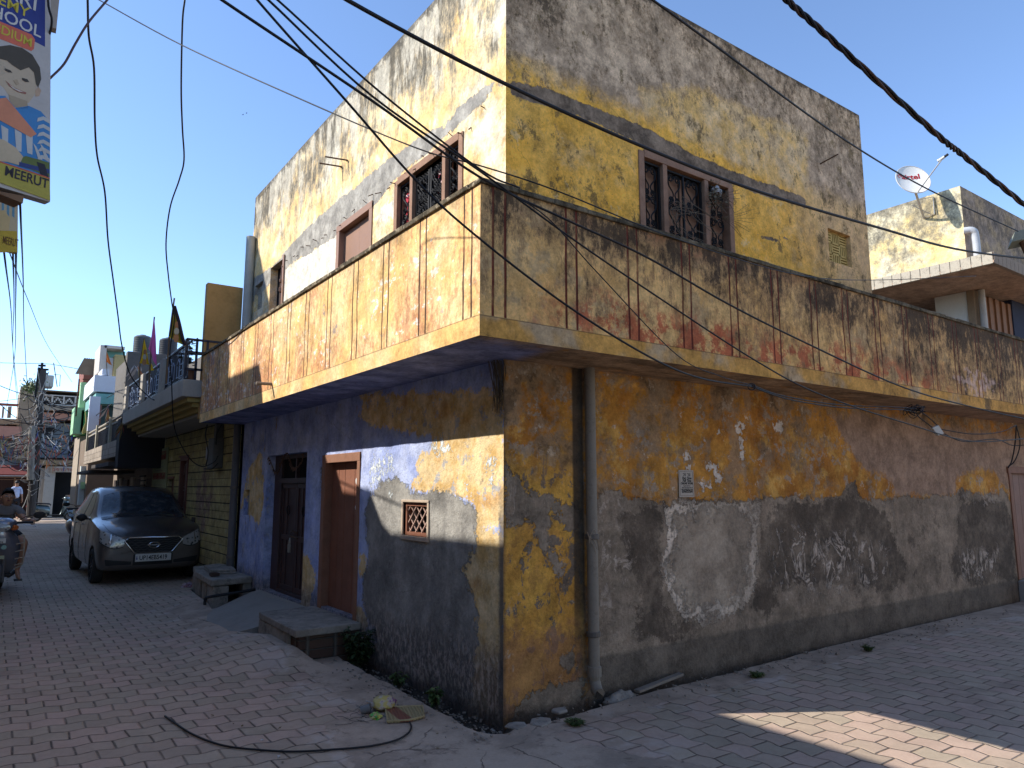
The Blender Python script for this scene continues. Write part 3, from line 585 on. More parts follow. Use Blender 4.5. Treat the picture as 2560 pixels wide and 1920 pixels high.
# ground floor doors
def plankdoor():
    y0, y1, z0, z1 = BD; mb = MB()
    mb.box((-.012, y1-.075, z0-.02), (.10, y1+.012, z1)); mb.box((-.012, y0-.012, z0-.02), (.10, y0+.055, z1)); mb.box((-.014, y0-.012, z1-.07), (.10, y1+.012, z1+.015))
    d = mb.build('door', M_WOODF, house, bevel=.005); tag(d, 'worn brown plank door with torn stickers, half in sunlight')
    mb = MB(); ys = [y0+.055, y0+.28, y0+.52, y0+.68, y1-.075]
    for i in range(4): mb.box((.07, ys[i]+.003, z0-.01), (.095+.004*(i % 2), ys[i+1]-.003, z1-.07))
    l = mb.build('plank_panel', M_DBROWN, d, bevel=.004)
    mb = MB(); mb.box((.045, y0+.07, .94), (.068, y0+.13, .955)); mb.tube([(.065, y0+.06, .95), (.03, y0+.06, .95), (.03, y0+.12, .95)], .006, 6); mb.build('latch', M_IRON, d)
    for (yy, zz, s_) in ((y0+.17, 1.62, .075), (y0+.2, 1.36, .042)):
        pts = [(.066-.0, yy+s_*(1+.35*math.sin(a*3+zz))*math.cos(a)*.8, zz+s_*(1+.3*math.cos(a*4+yy*3))*math.sin(a)) for a in [i*2*math.pi/26 for i in range(26)]]
        MB().prism(pts, (-.0015, 0, 0)).build('torn_sticker', plain('torn_paper', (.62, .62, .60), .9, var=.25, sc=30), d)
M_WOODF = plain('door_frame_wood', (.24, .115, .07), .75, var=.35, sc=8, dirt=.3, bump=.4)
plankdoor()
def darkdoor():
    y0, y1, z0, z1 = DD; mb = MB(); X = .13
    y1 -= .27
    mb.box((.08, y1-.05, z0), (X+.03, y1, z1)); mb.box((.08, y0, z0), (X+.03, y0+.04, z1)); mb.box((.082, y0+.04, z1-.05), (X+.03, y1-.05, z1)); mb.box((.082, y0+.04, z0-.01), (X+.03, y1-.05, z0+.035)); mb.box((.078, y0+.04, 1.60), (X+.03, y1-.05, 1.66))
    ym_ = (y0+y1)/2; mb.box((.079, ym_-.02, 1.66), (X+.02, ym_+.02, z1-.05)); mb.box((.10, y1, z0), (X+.04, y1+.27, z1))
    d = mb.build('door', M_DARKDOOR, house, bevel=.003); tag(d, 'dark double door with barred top and brass padlock')
    mb = MB()
    for i in range(26):
        y = y0+.06+(y1-y0-.12)*i/25
        if abs(y-ym_) > .03: mb.tube([(.115, y, 1.66), (.115, y, z1-.05)], .006, 5)
    mb.build('ventilation_bars', M_IRON, d)
    for a, b_ in ((y0+.045, ym_-.004), (ym_+.004, y1-.055)):
        mb = MB(); mb.box((.115, a, z0+.04), (.135, b_, 1.598))
        for (z_a, z_b) in ((z0+.04, z0+.10), (.93, .99), (1.54, 1.598)): mb.box((.10, a, z_a), (.116, b_, z_b))
        for q in (a, b_-.05): mb.box((.102, q, z0+.1), (.117, q+.05, 1.54))
        w_ = b_-a; mb.box((.104, a+w_*.62, z0+.1), (.117, a+w_*.62+.025, .93)); mb.box((.104, a+w_*.62, .99), (.117, a+w_*.62+.025, 1.54))
        lf = mb.build('door_leaf', M_DARKDOOR, d, bevel=.003)
        mb = MB(); yy = (a+b_)/2
        mb.tube([(.095, yy+.05*math.cos(t), 1.28+.055*math.sin(t)) for t in [i*math.pi/8 for i in range(17)]], .006, 5); mb.build('door_knocker', M_IRON, lf)
    mb = MB(); mb.tube([(.085, ym_-.12, .97), (.085, ym_+.10, .985)], .011, 8); mb.tube([(.085, ym_-.1, 1.03), (.07, ym_, 1.05), (.085, ym_+.1, 1.03)], .009, 6); mb.build('bolt', M_RUST, d)
    mb = MB(); mb.box((.055, ym_+.055, .80), (.075, ym_+.115, .89)); mb.tube([(.065, ym_+.06, .89), (.065, ym_+.065, .935), (.07, ym_+.085, .965), (.065, ym_+.105, .935), (.065, ym_+.11, .89)], .006, 6)
    mb.build('padlock', plain('steel_padlock', (.45, .42, .36), .35, .8), d, bevel=.003)
    # dry leaf garland over the door
    mb = MB(); g = [(.0, y1+.22, 1.93), (.02, y1+.05, 1.76), (.03, y1-.1, 1.74), (.01, y1-.25, 1.86), (.0, ym_+.1, 1.95), (.03, ym_, 1.80), (.03, ym_-.15, 1.78), (.02, y0+.22, 1.84), (0, y0+.12, 1.93)]
    sp = spline(g, 6); mb.tube(sp, .006, 4)
    for i, p_ in enumerate(sp):
        for k in range(2):
            a = rnd.uniform(0, 6.3); l = rnd.uniform(.02, .05); q = p_+Vector((-.01, math.cos(a)*l, math.sin(a)*l-.01)); mb.add([p_, (p_+q)/2+Vector((-.005, .008, .01)), q, (p_+q)/2+Vector((.004, -.008, -.01))], [(0, 1, 2, 3)])
    mb.build('dried_garland', plain('dried_leaf', (.10, .055, .035), .9), d)
darkdoor()
# small lattice window, vent
y0, y1, z0, z1 = SW; mb = MB(); t = .028
mb.box((-.016, y0-.03, z0-.035), (.02, y1+.03, z0)); mb.box((-.014, y0-.03, z1), (.02, y1+.03, z1+.02)); mb.box((-.012, y0-.03, z0), (.018, y0, z1)); mb.box((-.012, y1, z0), (.018, y1+.03, z1))
sw = mb.build('window', plain('cement_surround', (.42, .33, .25), .9, var=.3, sc=12), house, bevel=.004); tag(sw, 'tiny window with a diamond lattice in the grey plaster')
mb = MB(); mb.box((.012, y0+.002, z0+.002), (.06, y0+.035, z1-.002)); mb.box((.012, y1-.035, z0+.002), (.06, y1-.002, z1-.002)); mb.box((.014, y0+.035, z1-.03), (.06, y1-.035, z1-.002)); mb.box((.014, y0+.035, z0+.002), (.06, y1-.035, z0+.03)); mb.build('frame', M_DBROWN, sw)
mb = MB(); n = 5; h = z1-z0-.06; W_ = y1-y0-.07
for k in range(-4, 6):
    for sg in (-1, 1):
        pts = []
        for i in range(2):
            tt = (0, 1)[i]; pts.append((k*.1+(tt if sg > 0 else 1-tt)*h, tt*h))
        (a0, b0), (a1, b1) = pts
        # clip to the opening
        def clip(a, b_, c_, d_):
            s0, s1 = 0., 1.
            da = c_-a
            for lo, hi, p0, dd in ((0, W_, a, da),):
                if dd == 0: continue
                u_, v_ = sorted(((lo-p0)/dd, (hi-p0)/dd)); s0 = max(s0, u_); s1 = min(s1, v_)
            return (s0, s1)
        s0, s1 = clip(a0, b0, a1, b1)
        if s1-s0 > .05: mb.bar((.03+.004*sg, y0+.035+a0+(a1-a0)*s0, z0+.03+b0+(b1-b0)*s0), (.03+.004*sg, y0+.035+a0+(a1-a0)*s1, z0+.03+b0+(b1-b0)*s1), .009, .007)
mb.build('lattice', plain('lattice_paint', (.45, .30, .24), .7), sw)
jali('x', .06, *SV, plain('grey_cement_screen', (.40, .37, .30)), house)
# right hand door by the frame edge
x0, x1, z0, z1 = RD; mb = MB(); mb.box((x0-.02, -.015, z0), (x0+.06, .09, z1)); mb.box((x1-.06, -.015, z0), (x1+.02, .09, z1)); mb.box((x0-.04, -.02, z1-.06), (x1+.04, .09, z1+.03))
d = mb.build('door', M_WOODF, house, bevel=.004); tag(d, 'reddish brown side door at the far end of the side wall')
mb = MB()
for i in range(4): a = x0+.06+(x1-x0-.12)*i/4; mb.box((a+.004, .05, z0), (a+(x1-x0-.12)/4-.004, .075, z1-.06))
mb.build('plank_panel', M_DBROWN, d); MB().box((x0-.05, -.25, -.0), (x1+.1, -.004, .34)).build('door_step', M_CEM, house, bevel=.01)
# rebar stubs, hooks
mb = MB()
for (a, b_, c_) in (((808, 413), (855, 417), (866, 457)), ((840, 393), (870, 401), (878, 423))):
    q0 = PX(*b_, .05); q1 = q0+Vector((-.22, .10, .02)); q2 = PX(*c_, .03); mb.tube([q1, q0, q0+Vector((-.02, -.02, -.02))], .009, 5)
q = PY(2050, 410, .05); mb.tube([q, q+Vector((.02, -.2, .04))], .008, 5)
for i in range(26):
    t = (i+.5)/26; p_ = Vector((.05, .2+5.0*t+rnd.uniform(-.06, .06), 4.42+rnd.uniform(-.05, .05))); mb.tube([p_, p_+Vector((-rnd.uniform(.02, .06), rnd.uniform(-.03, .03), rnd.uniform(-.03, .01)))], .005, 4)
mb.build('steel_stubs', M_RUST, house)
# spout pipe through the parapet
q = PX(680, 960, -.57); MB().tube([q+Vector((.02, 0, 0)), q+Vector((-.16, 0, -.005))], .016, 8).build('drain_spout', M_PIPE, house)
# ---------------------------------------------------------------- ground
def mat_paving():
    M = Mat('interlocking_pavers', .85, .3)
    zone = (M.x-M.y*.55).gt(.02)            # brick courses turn where the two streets meet
    def pattern(a, b, off):                  # a along the brick, b across
        L, W = .19, .160
        row0 = (b/W)
        wav = (a/L*2*math.pi).sin()
        wavs = ((((a/L).frac()-.5).abs()*4-1).mn(.7).mx(-.7))*.0165
        bb = b+wavs; row = (bb/W).floor(); fr = (bb/W).frac()
        sh = (row*.5).frac()*L
        aa = a+sh; ci = (aa/L).floor(); fa = (aa/L).frac()
        da = (fa-.5).abs()*L; db = (fr-.5).abs()*W
        edge = (L*.5-da).mn(W*.5-db)
        rnd_ = M.white(M.vec(row, ci, off))
        rnd2 = M.white(M.vec(ci, row, off+5.5))
        return edge, rnd_, rnd2
    wob = M.noise(1.3, 2, .5)*.05
    e1, r1, q1 = pattern(M.x+wob, M.y*.995+M.x*.10+wob, 0.); e2, r2, q2 = pattern(M.y+wob, M.x+M.y*.03, 3.)
    def sel(p, q): return p+(q-p)*zone
    e, r, q = sel(e1, e2), sel(r1, r2), sel(q1, q2)
    c = M.mix((.345, .305, .26), (.355, .295, .262), (r*.5+M.noise(.7, 4)*1.3).sm(.8, 1.1)); c = M.mix(c, (.32, .30, .25), (q+M.noise(.7, 3, off=8)).sm(1.1, 1.3)*.8)
    c = M.scale(c, .88+r*.20)
    c = M.scale(c, .38+M.noise(1.1, 6, .74, off=3)*.42+M.noise(7, 6, .76, off=33)*.42+M.noise(45, 4, .75)*.40)
    dust = M.noise(2.2, 5, .7, off=11).sm(.50, .66)*.45; c = M.mix(c, (.40, .355, .305), dust)
    c = M.mix(c, (.15, .12, .105), M.noise(.55, 5, .7, off=21).sm(.54, .66)*.45)
    jw = e+(M.noise(30, 3)-.5)*.006
    j = jw.sm(.0062, .0022); 
    c = M.mix(c, (.085, .072, .062), j*(M.noise(3.2, 4, .7, off=30).sm(.40, .6, .45, 1.)))
    # cement apron and kerb strip in front of the corner
    wn = (M.noise(3, 5, .7, off=2)-.5)*.28+(M.noise(14, 4, .7)-.5)*.06
    s1 = ((M.x+.30).abs()*-1+.36).mn(M.y+.9).mn(3.7-M.y)
    l1 = M.y*-1-.02; ax_ = M.x+.55+(M.y)*.25; s2 = (M.x*-1-M.y*.50-.22).mn((M.x+M.y*-.13+1.1)).mn(M.y*-1+.6)
    s3 = ((M.y+.16).abs()*-1+.26).mn(M.x+.4).mn(9-M.x)
    s4 = (M.x+1.0).mn(M.y-3.4).mn(M.y*-1+5.8)
    s = s1.mx(s2).mx(s3).mx(s4)+wn; cm = s.sm(0, .03)
    cem = M.mix((.37, .325, .28), (.25, .22, .19), M.noise(2.4, 6, .72, off=5).sm(.4, .62)); cem = M.mix(cem, (.40, .37, .34), M.noise(4, 6, .75, off=15).sm(.56, .68)*.6)
    cem = M.scale(cem, .8+M.noise(60, 3, .8)*.4); ck = M.crack(1.1, w=.009)*M.noise(1.4, 3, off=91).sm(.44, .56); cem = M.mix(cem, (.05, .042, .036), ck*.8); cem = M.mix(cem, (.11, .09, .075), M.noise(5, 8, .8, off=92).sm(.55, .63)*.55)
    c = M.mix(c, cem, cm)
    lime = s.sm(-.55, .0)*M.noise(1.7, 5, .7, off=50).sm(.50, .62)*(1-cm); c = M.mix(c, (.42, .40, .39), lime*.75)
    c = M.mix(c, (1.10, .965, .85), 1., 'MULTIPLY')
    h = (e.sm(.001, .011)*1.0)*(1-cm)+M.noise(50, 3, .7)*.14+r*.22*(1-cm)+cm*.8-ck*cm*.6+M.noise(6, 4)*.3
    return M.out(c, bump=h, bs=.8, bd=.011)
M_PAVE = mat_paving()
M_SOIL = (lambda M: M.out(M.mix((.045, .036, .03), (.095, .08, .065), (M.noise(9, 6, .75)).sm(.4, .62)), bump=M.noise(14, 6, .8)+M.vor(30)*.5, bs=1., bd=.03))(Mat('ditch_soil', .98, .1))
def rag(pts, n, a):
    out = []
    for p, q in zip(pts[:-1], pts[1:]):
        for k in range(n):
            t = k/n; x = p[0]+(q[0]-p[0])*t; y = p[1]+(q[1]-p[1])*t
            w_ = a*(mnoise.noise(Vector((x*5, y*5, 3)))+.6*mnoise.noise(Vector((x*17, y*17, 9)))); out.append((x+w_, y+w_))
    return out+[pts[-1]]
ed = rag([(5.2, -.045), (3.6, -.07), (2.4, -.12), (1.6, -.15), (1.05, -.16), (.55, -.22), (.2, -.24), (.02, -.20), (-.09, -.24), (-.19, -.28), (-.26, -.20), (-.29, -.02), (-.28, .35), (-.26, .8), (-.25, 1.4), (-.22, 2.0), (-.22, 2.5)], 7, .03)
outl = [(40, -.03), (8.2, -.03)]+ed+[(-.15, 2.9), (.03, 3.2), (.03, 12.), (.03, 36.), (10, 36.5), (30, 37), (30, 60), (-40, 60), (-40, 34), (-4.15, 34), (-4.15, -30), (40, -30)]
mb = MB(); mb.prism([(x, y, .08) for x, y in outl], (0, 0, -.14))
tag(mb.build('road', M_PAVE), kind='structure')
rows = [[(-.42+.9*i/18, -.42+3.6*j/60, -.03+.028*mnoise.noise(Vector((i*.7, j*.7, 1)))+.02*mnoise.noise(Vector((i*2.1, j*2.1, 4)))+(.03 if i > 8 else 0)) for i in range(19)] for j in range(61)]
mb = MB().grid(rows); rows = [[(.47+5.6*i/70, -.42+.5*j/8, -.01+.03*mnoise.noise(Vector((i*.7, j*.7, 7)))) for j in range(9)] for i in range(71)]; mb.grid(rows)
tag(mb.build('soil', M_SOIL, smooth=True, recalc=False), kind='structure')
tag(MB().add([(-400, -400, -.3), (400, -400, -.3), (400, 400, -.3), (-400, 400, -.3)], [(0, 1, 2, 3)]).build('ground', plain('bare_earth', (.2, .17, .14), .95), recalc=False), kind='structure')
# ---------------------------------------------------------------- the row across the street (it throws the shade)
M_OPP = plain('opposite_wash', (.42, .34, .25), .9, var=.2, sc=2, dirt=.1)
def opp(name, label, boxes, prof=None):
    t = thing(name, label, 'house', (boxes[0][1][0], boxes[0][0][1], 0)); mb = MB()
    for a, b_ in boxes: mb.box(a, b_)
    if prof: mb.prism([(-4.2, y, z) for y, z in prof], (-.18, 0, 0))
    mb.build('wall', M_OPP, t)
    mb = MB()
    a, b_ = boxes[0]; y = a[1]+.8
    while y < b_[1]-1.2:
        mb.box((-4.23, y, .1), (-4.195, y+.9, 2.1)); y += 2.4
    mb.build('door', M_DBROWN, t); return t
OX, OZ = 4.2*.636, 4.2/1.1
opp('shop_house', 'low shop house across the street behind the viewer', [((-9, -12, -.2), (-4.2, 1.68+OX, 1.17+OZ-.4))],
    [(-12, 4.5), (1.68+OX, 4.5), (1.68+OX, 1.17+OZ), (-3+OX, 1.2+OZ), (-12, 1.2+OZ)])
opp('shade_parapet_house', 'unseen house across the street with a parapet outline shaped to cast the shade', [((-6.0, 1.70+OX, -.2), (-4.2, 9.1, 1.1+OZ))],
    [(1.68+OX, 4.5), (9.1, 4.5), (9.1, 2.36+OZ), (3.45+OX, 2.36+OZ), (3.30+OX, 1.95+OZ), (3.20+OX, 1.85+OZ), (2.99+OX, 1.575+OZ), (2.5+OX, 1.55+OZ), (2.15+OX, 1.54+OZ), (1.87+OX, 1.24+OZ), (1.68+OX, 1.16+OZ)])  # unseen parapet outline, shaped for the sunlit edge it leaves on the wall
opp('tall_house', 'tall house across the street', [((-7.0, 9.15, -.2), (-4.2, 11.6, 9.05)), ((-7.0, 11.62, -.2), (-4.2, 17.5, 6.2))])
opp('plain_house', 'plain house further along the far side', [((-8.0, 17.6, -.2), (-4.2, 34, 5.0))])
t = thing('light_bounce_house', 'unseen pale house across the lane, added to bounce sun onto the side wall', 'house', (4, -9, 0))
MB().box((1.5, -12, -.2), (16, -8.2, 5.5)).build('wall', plain('pale_wash', (.5, .42, .32), .9, var=.2, sc=2), t)  # unseen house added to bounce sunlight onto the shaded side wall
mb = MB(); [mb.box((x, -8.21, .1), (x+1, -8.17, 2.1)) for x in (3, 7, 11)]; mb.build('door', M_DBROWN, t)
# ---------------------------------------------------------------- houses along the left street
def grooved():
    M = Mat('grooved_yellow_plaster', .9, .2); n = M.noise(4, 6, .7)-.5; w = n*.1
    c = M.mix((.40, .33, .14), (.32, .26, .12), M.noise(2, 5).sm(.4, .6))
    c = M.mix(c, (.20, .115, .105), ((M.y-8.6).abs()*-.5+.42-(M.z-1.35).abs()*.65+w*3).sm(-.05, .12)*M.noise(3.5, 5, .7, off=7).sm(.38, .55)*.8)
    c = M.mix(c, (.40, .37, .26), M.noise(5, 6, .7, off=3).sm(.58, .66)*.6)
    c = M.mix(c, (.055, .05, .04), (M.z*-.3+.36+M.noise(4, 6, .75, st=(1, 1, .4), off=9)*.5).sm(.42, .62)*.8)
    d = ((M.z+M.y*.0+.03)/.245).frac()-.5; g1 = d.abs().sm(.045, .02); d2 = ((M.z+.1525)/.245).frac()-.5; g2 = d2.abs().sm(.03, .01)
    br = M.noise(1.2, 3, off=20).sm(.35, .5)
    g = g1.mx(g2*br*.6); c = M.mix(c, (.02, .017, .014), g*.95)
    c, b = common(M, c); return M.out(c, bump=b-g*3, bs=.8, bd=.015)
M_CONC = plain('grey_concrete', (.38, .345, .295), .9, var=.3, sc=4, dirt=.3, bump=.4)
M_RAIL = plain('dark_blue_rail_iron', (.03, .033, .05), .45, .4, var=.2)
M_RAILL = plain('pale_blue_rail_iron', (.22, .27, .38), .45, .3, var=.2)
M_CORN = plain('yellow_cornice', (.36, .27, .09), .85, var=.3, sc=4, dirt=.25)
M_STONE = None
def stone():
    M = Mat('stone_tile_cladding', .8, .2); a = M.y*6.3; b_ = M.z*7.5; r = M.white(M.vec(a.floor(), b_.floor(), M.x.floor()))
    e = ((a.frac()-.5).abs()*-1+.5).mn((b_.frac()-.5).abs()*-1+.5)
    c = M.mix((.27, .225, .18), (.40, .34, .28), r); c = M.scale(c, .7+M.noise(9, 5, .7)*.6); j = e.sm(.05, .01)
    return M.out(M.mix(c, (.06, .05, .045), j), bump=r*.5-j, bs=.6, bd=.01)
M_STONE = stone()
n1 = thing('yellow_house', 'yellow house with grooved walls and a railed concrete balcony left of the corner house', 'house', (0, 6.7, 0))
GD = (9.9, 10.55, .25, 2.10); NI = (11.1, 11.65, .2, 1.72)
wall_sheet('grooved_wall', grooved(), n1, 'x', .02, 6.56, 12.3, -.1, 2.62, (GD, NI), {}, .12, .12)
MB().box((.15, 6.62, -.1), (4, 12.3, 2.5)).build('inner_wall', M_VOID, n1)
b = MB(); b.box((-.8, 6.56, 2.79), (4, 12.25, 3.03)); b.build('balcony_slab', M_CONC, n1, bevel=.01)
b = MB()
for k in range(3): b.box((-.72+.08*k, 6.62+.06*k, 2.788-.062*(k+1)), (.0, 12.15-.06*k, 2.786-.062*k))
b.build('stepped_cornice', M_CORN, n1)
b = MB(); b.box((-.5, 6.6, 2.56), (.5, 12.2, 2.60)); b.build('soffit', M_CONC, n1)
# end post blocks, posts
for (ya, yb) in ((6.56, 6.72), (8.2, 8.45), (10.05, 10.3), (12.0, 12.25)):
    if ya > 7: MB().box((-.80, ya, 3.03), (-.66, yb, 3.56)).build('post', M_CONC, n1, bevel=.008)
def rail_panel(y0, y1, z0, z1, par, x=-.74, kind=0):
    t = thing_part = bpy.data.objects.new('railing', None); COL.objects.link(t); t.parent = par; t.location = (0, 0, 0)
    m1 = MB(); m1.bar((x, y0, z1), (x, y1, z1), .035, .03); m1.bar((x, y0, z0+.04), (x, y1, z0+.04), .025, .025)
    n = max(2, int((y1-y0)/.09))
    for i in range(n+1): y = y0+(y1-y0)*i/n; m1.bar((x, y, z0+.04), (x, y, z1), .014, .014)
    m1.build('railing_bars', M_RAIL, par)
    k = max(1, round((y1-y0)/.75))
    for i in range(k):
        m2 = MB()
        a = y0+(y1-y0)*(i+.12)/k; c = y0+(y1-y0)*(i+.88)/k; h = z1-z0-.1; q = (c-a)/3
        for (u, v, zz0, zz1) in ((a, a+q*.85, .12, .75), (a+q, a+2*q, .05, .95), (a+q*2.15, c, .12, .75)):
            P = [(x-.012, u, z0+.05+h*zz0), (x-.012, u, z0+.05+h*zz1*.8), (x-.012, (u+v)/2, z0+.05+h*zz1), (x-.012, v, z0+.05+h*zz1*.8), (x-.012, v, z0+.05+h*zz0), (x-.012, u, z0+.05+h*zz0)]
            for p_, q_ in zip(P[:-1], P[1:]): m2.bar(p_, q_, .010, .010)
        for r in range(5): zz = z0+.1+h*.8*r/4; m2.bar((x-.012, a+q, zz), (x-.012, a+2*q, zz), .008, .008)
        m2.build('railing_ornament', M_RAILL, par)
    bpy.data.objects.remove(t)
for ya, yb in ((6.6, 8.2), (8.45, 10.05), (10.3, 12.0)): rail_panel(ya, yb, 3.03, 3.56, n1)
b = MB()      # railing return toward the corner house
for z in (3.18, 3.42, 3.60): b.bar((-.78, 6.6, z), (-.1, 6.6, z), .03, .03)
for x in (-.78, -.64, -.5): b.bar((x, 6.6, 3.03), (x, 6.6, 3.6), .03, .03)
b.bar((-.85, 6.85, 3.42), (-.35, 6.62, 3.42), .02, .02)
b.build('railing_return', M_RAIL, n1)
# grille door
y0, y1, z0, z1 = GD; b = MB(); b.box((0, y0, z0), (.12, y0+.07, z1)); b.box((0, y1-.07, z0), (.12, y1, z1)); b.box((0, y0+.07, z1-.06), (.12, y1-.07, z1)); b.box((-.02, y0-.03, z1), (.06, y1+.05, z1+.03))
d = b.build('door', plain('red_brown_frame', (.15, .06, .045), .6, var=.3), n1); tag(d, 'reddish framed door with arched grille bars')
b = MB(); b.box((.09, y0+.07, z0), (.11, y1-.07, z1-.06)); b.build('door_leaf', plain('dark_leaf', (.045, .025, .022), .6), d)
b = MB()
for i in range(1, 4): y = y0+.07+(y1-y0-.14)*i/4; b.bar((.07, y, z0), (.07, y, z1-.06), .012)
for z in (.6, .68, 1.1, 1.18, 1.5, 1.56): b.bar((.068, y0+.07, z), (.068, y1-.07, z), .01)
for k in (0, 1):
    c_ = y0+.07+(y1-y0-.14)*(.25+.5*k); b.tube([(.066, c_+.12*math.cos(t), 1.78+.2*math.sin(t)) for t in [math.pi*i/8 for i in range(9)]], .008, 5)
b.build('grille', plain('grille_pale', (.22, .15, .13), .6), d)
y0, y1, z0, z1 = NI; b = MB(); b.box((.09, y0, z0), (.12, y1, z1)); b.box((.0, y0-.02, z1), (.05, y1+.02, z1+.04)); b.build('door', M_DBROWN, n1)
MB().box((.0, 9.1, .75), (.05, 9.32, 1.05)).build('wall_niche', plain('niche_dark', (.05, .035, .03)), n1)
# painted notice board on the wall
def board(name, label, cat, plane_x, ya, yb, za, zb, base, strokes, grp=None, frame=None):
    t = thing(name, label, cat, (plane_x, (ya+yb)/2, za), 0, grp)
    b = MB(); b.box((plane_x-.025, ya, za), (plane_x-.004, yb, zb)); b.build('board', base, t, bevel=.003); return t
pb = board('wall_poster', 'faded wall poster with red heading on the yellow grooved house', 'poster', .02, 11.75, 13.35, 1.45, 2.35, plain('faded_poster', (.26, .26, .14), .9, var=.3), None)
b = MB()
def text_obj(name, txt, size, mat, parent, M4, extrude=.001, bold=0., shear=0., squash=1., align='LEFT'):
    c = bpy.data.curves.new(name, 'FONT'); c.body = txt; c.size = size; c.extrude = extrude; c.offset = bold; c.shear = shear; c.align_x = align; c.resolution_u = 3
    o = bpy.data.objects.new(name+'_tmp', c); COL.objects.link(o); bpy.context.view_layer.update()
    dg = bpy.context.evaluated_depsgraph_get(); me = bpy.data.meshes.new_from_object(o.evaluated_get(dg)); bpy.data.objects.remove(o); bpy.data.curves.remove(c)
    inv = WMX(parent).inverted() if parent else Matrix.Identity(4)
    me.transform(inv @ M4 @ Matrix.Diagonal((squash, 1, 1, 1))); me.materials.clear(); me.materials.append(mat)
    o = bpy.data.objects.new(name, me); COL.objects.link(o); o.parent = parent; return o
def frame4(o, ux, uy):       # local x->ux, y->uy
    ux, uy = Vector(ux).normalized(), Vector(uy).normalized(); uz = ux.cross(uy)
    return Matrix(((ux.x, uy.x, uz.x, o[0]), (ux.y, uy.y, uz.y, o[1]), (ux.z, uy.z, uz.z, o[2]), (0, 0, 0, 1)))
M_REDT = plain('faded_red_lettering', (.25, .07, .05), .9, var=.4, sc=20)
XW = (0, -1, 0)
for i, (zz, hh, mt) in enumerate(((2.12, .16, M_REDT), (1.72, .12, M_REDT))):
    b = MB(); y = 13.2
    while y > 11.95:
        wd = rnd.uniform(.05, .09); b.bar((-.009, y, zz), (-.009, y, zz+hh), .025, .004); b.bar((-.009, y, zz+hh), (-.009, y-wd, zz+hh), .004, .02); b.bar((-.009, y-wd, zz), (-.009, y-wd*.9, zz+hh*rnd.uniform(.5, 1)), .025, .004); b.bar((-.009, y, zz+hh*.5), (-.009, y-wd, zz+hh*.5), .004, .02); y -= wd+.05
    b.build('lettering', mt, pb)
b = MB()
for zz in (1.9, 1.98, 2.05, 1.52, 1.6): b.bar((-.008, 13.1, zz), (-.008, 12.2, zz), .003, .012)
b.build('small_lettering', plain('faded_grey_ink', (.12, .12, .09)), pb)
# meter box
mt = thing('meter_box', 'grey electric meter box with cables on the yellow grooved wall', 'meter box', (.0, 7.7, 1.85)); b = MB(); b.box((-.14, 7.5, 1.84), (.018, 7.78, 2.30), .008); b.build('box', plain('meter_grey', (.10, .10, .095), .7, var=.3, sc=9), mt, bevel=.01)
b = MB(); b.box((-.10, 7.55, 2.30), (.018, 7.66, 2.52)); b.build('cable_head', plain('meter_grey', (.10, .10, .095)), mt, bevel=.01)
b = MB(); b.box((-.15, 7.80, 1.98), (-.02, 7.9, 2.18)); b.build('fuse_cover', plain('fuse_pale', (.25, .26, .27), .5), mt, bevel=.01)
# roof wall and tanks behind the balcony of the yellow house
def boxhouse(name, label, loc, parts):
    t = thing(name, label, 'house', loc)
    for nm, mat_, lst in parts:
        b = MB(); [b.box(*q) for q in lst]; b.build(nm, mat_, t)
    return t
def BY(x0, y0, x1, y1, Y, depth):      # box whose near face spans these photo pixels at distance plane y=Y
    a = PY(x0, y0, Y); c = PY(x1, y1, Y); return ((min(a.x, c.x), Y, min(a.z, c.z)), (max(a.x, c.x), Y+depth, max(a.z, c.z)))
M_ROOFW = plain('grey_roof_wall', (.15, .14, .13), .95, var=.45, sc=2.5, dirt=.4, bump=.3)
b = MB(); b.box((-.76, 12.6, 2.6), (.5, 12.8, 4.36), .01); b.box((.3, 9, 3.0), (4, 12.6, 4.1)); b.build('roof_wall', M_ROOFW, n1, bevel=.01)
M_TANK = plain('pale_tank_plastic', (.36, .37, .35), .5, var=.15, sc=3)
M_TANKD = plain('dark_tank_plastic', (.06, .065, .075), .5, var=.2, sc=3)
def tank(px, py, pb_, Y, r, mat_, label, grp='water tanks on the roofs'):
    c = PY(px, py, Y); bz = PY(px, pb_, Y).z; h = c.z-bz; pr = [(r*.9, bz)]
    n = 9
    for i in range(n): z = bz+h*.85*i/n; pr += [(r, z+.01), (r, z+h*.85/n*.7), (r*.965, z+h*.85/n*.85)]
    pr += [(r*.97, bz+h*.87), (r*.75, bz+h*.94), (r*.35, bz+h*.97), (r*.34, bz+h), (.01, bz+h)]
    t = thing('water_tank', label, 'water tank', (c.x, Y, bz), 0, grp)
    MB().lathe([(a, z) for a, z in pr[:-3]], (c.x, Y, 0), n=28).build('tank_body', mat_, t, smooth='auto')
    MB().lathe([(a, z+.002) for a, z in pr[-3:]], (c.x, Y, 0), n=20).build('lid', M_TANKD, t, smooth='auto')
tank(358, 838, 885, 15, .20, plain('mid_tank_plastic', (.11, .115, .12), .5, var=.15, sc=3), 'tall ribbed grey water tank behind the pink flag'); tank(422, 845, 895, 14.5, .20, M_TANKD, 'dark ribbed water tank right of the pink flag')
b = MB(); b.box((-.6, 14, 2.8), (.6, 15.6, 4.40)); b.build('tank_base', M_ROOFW, n1)
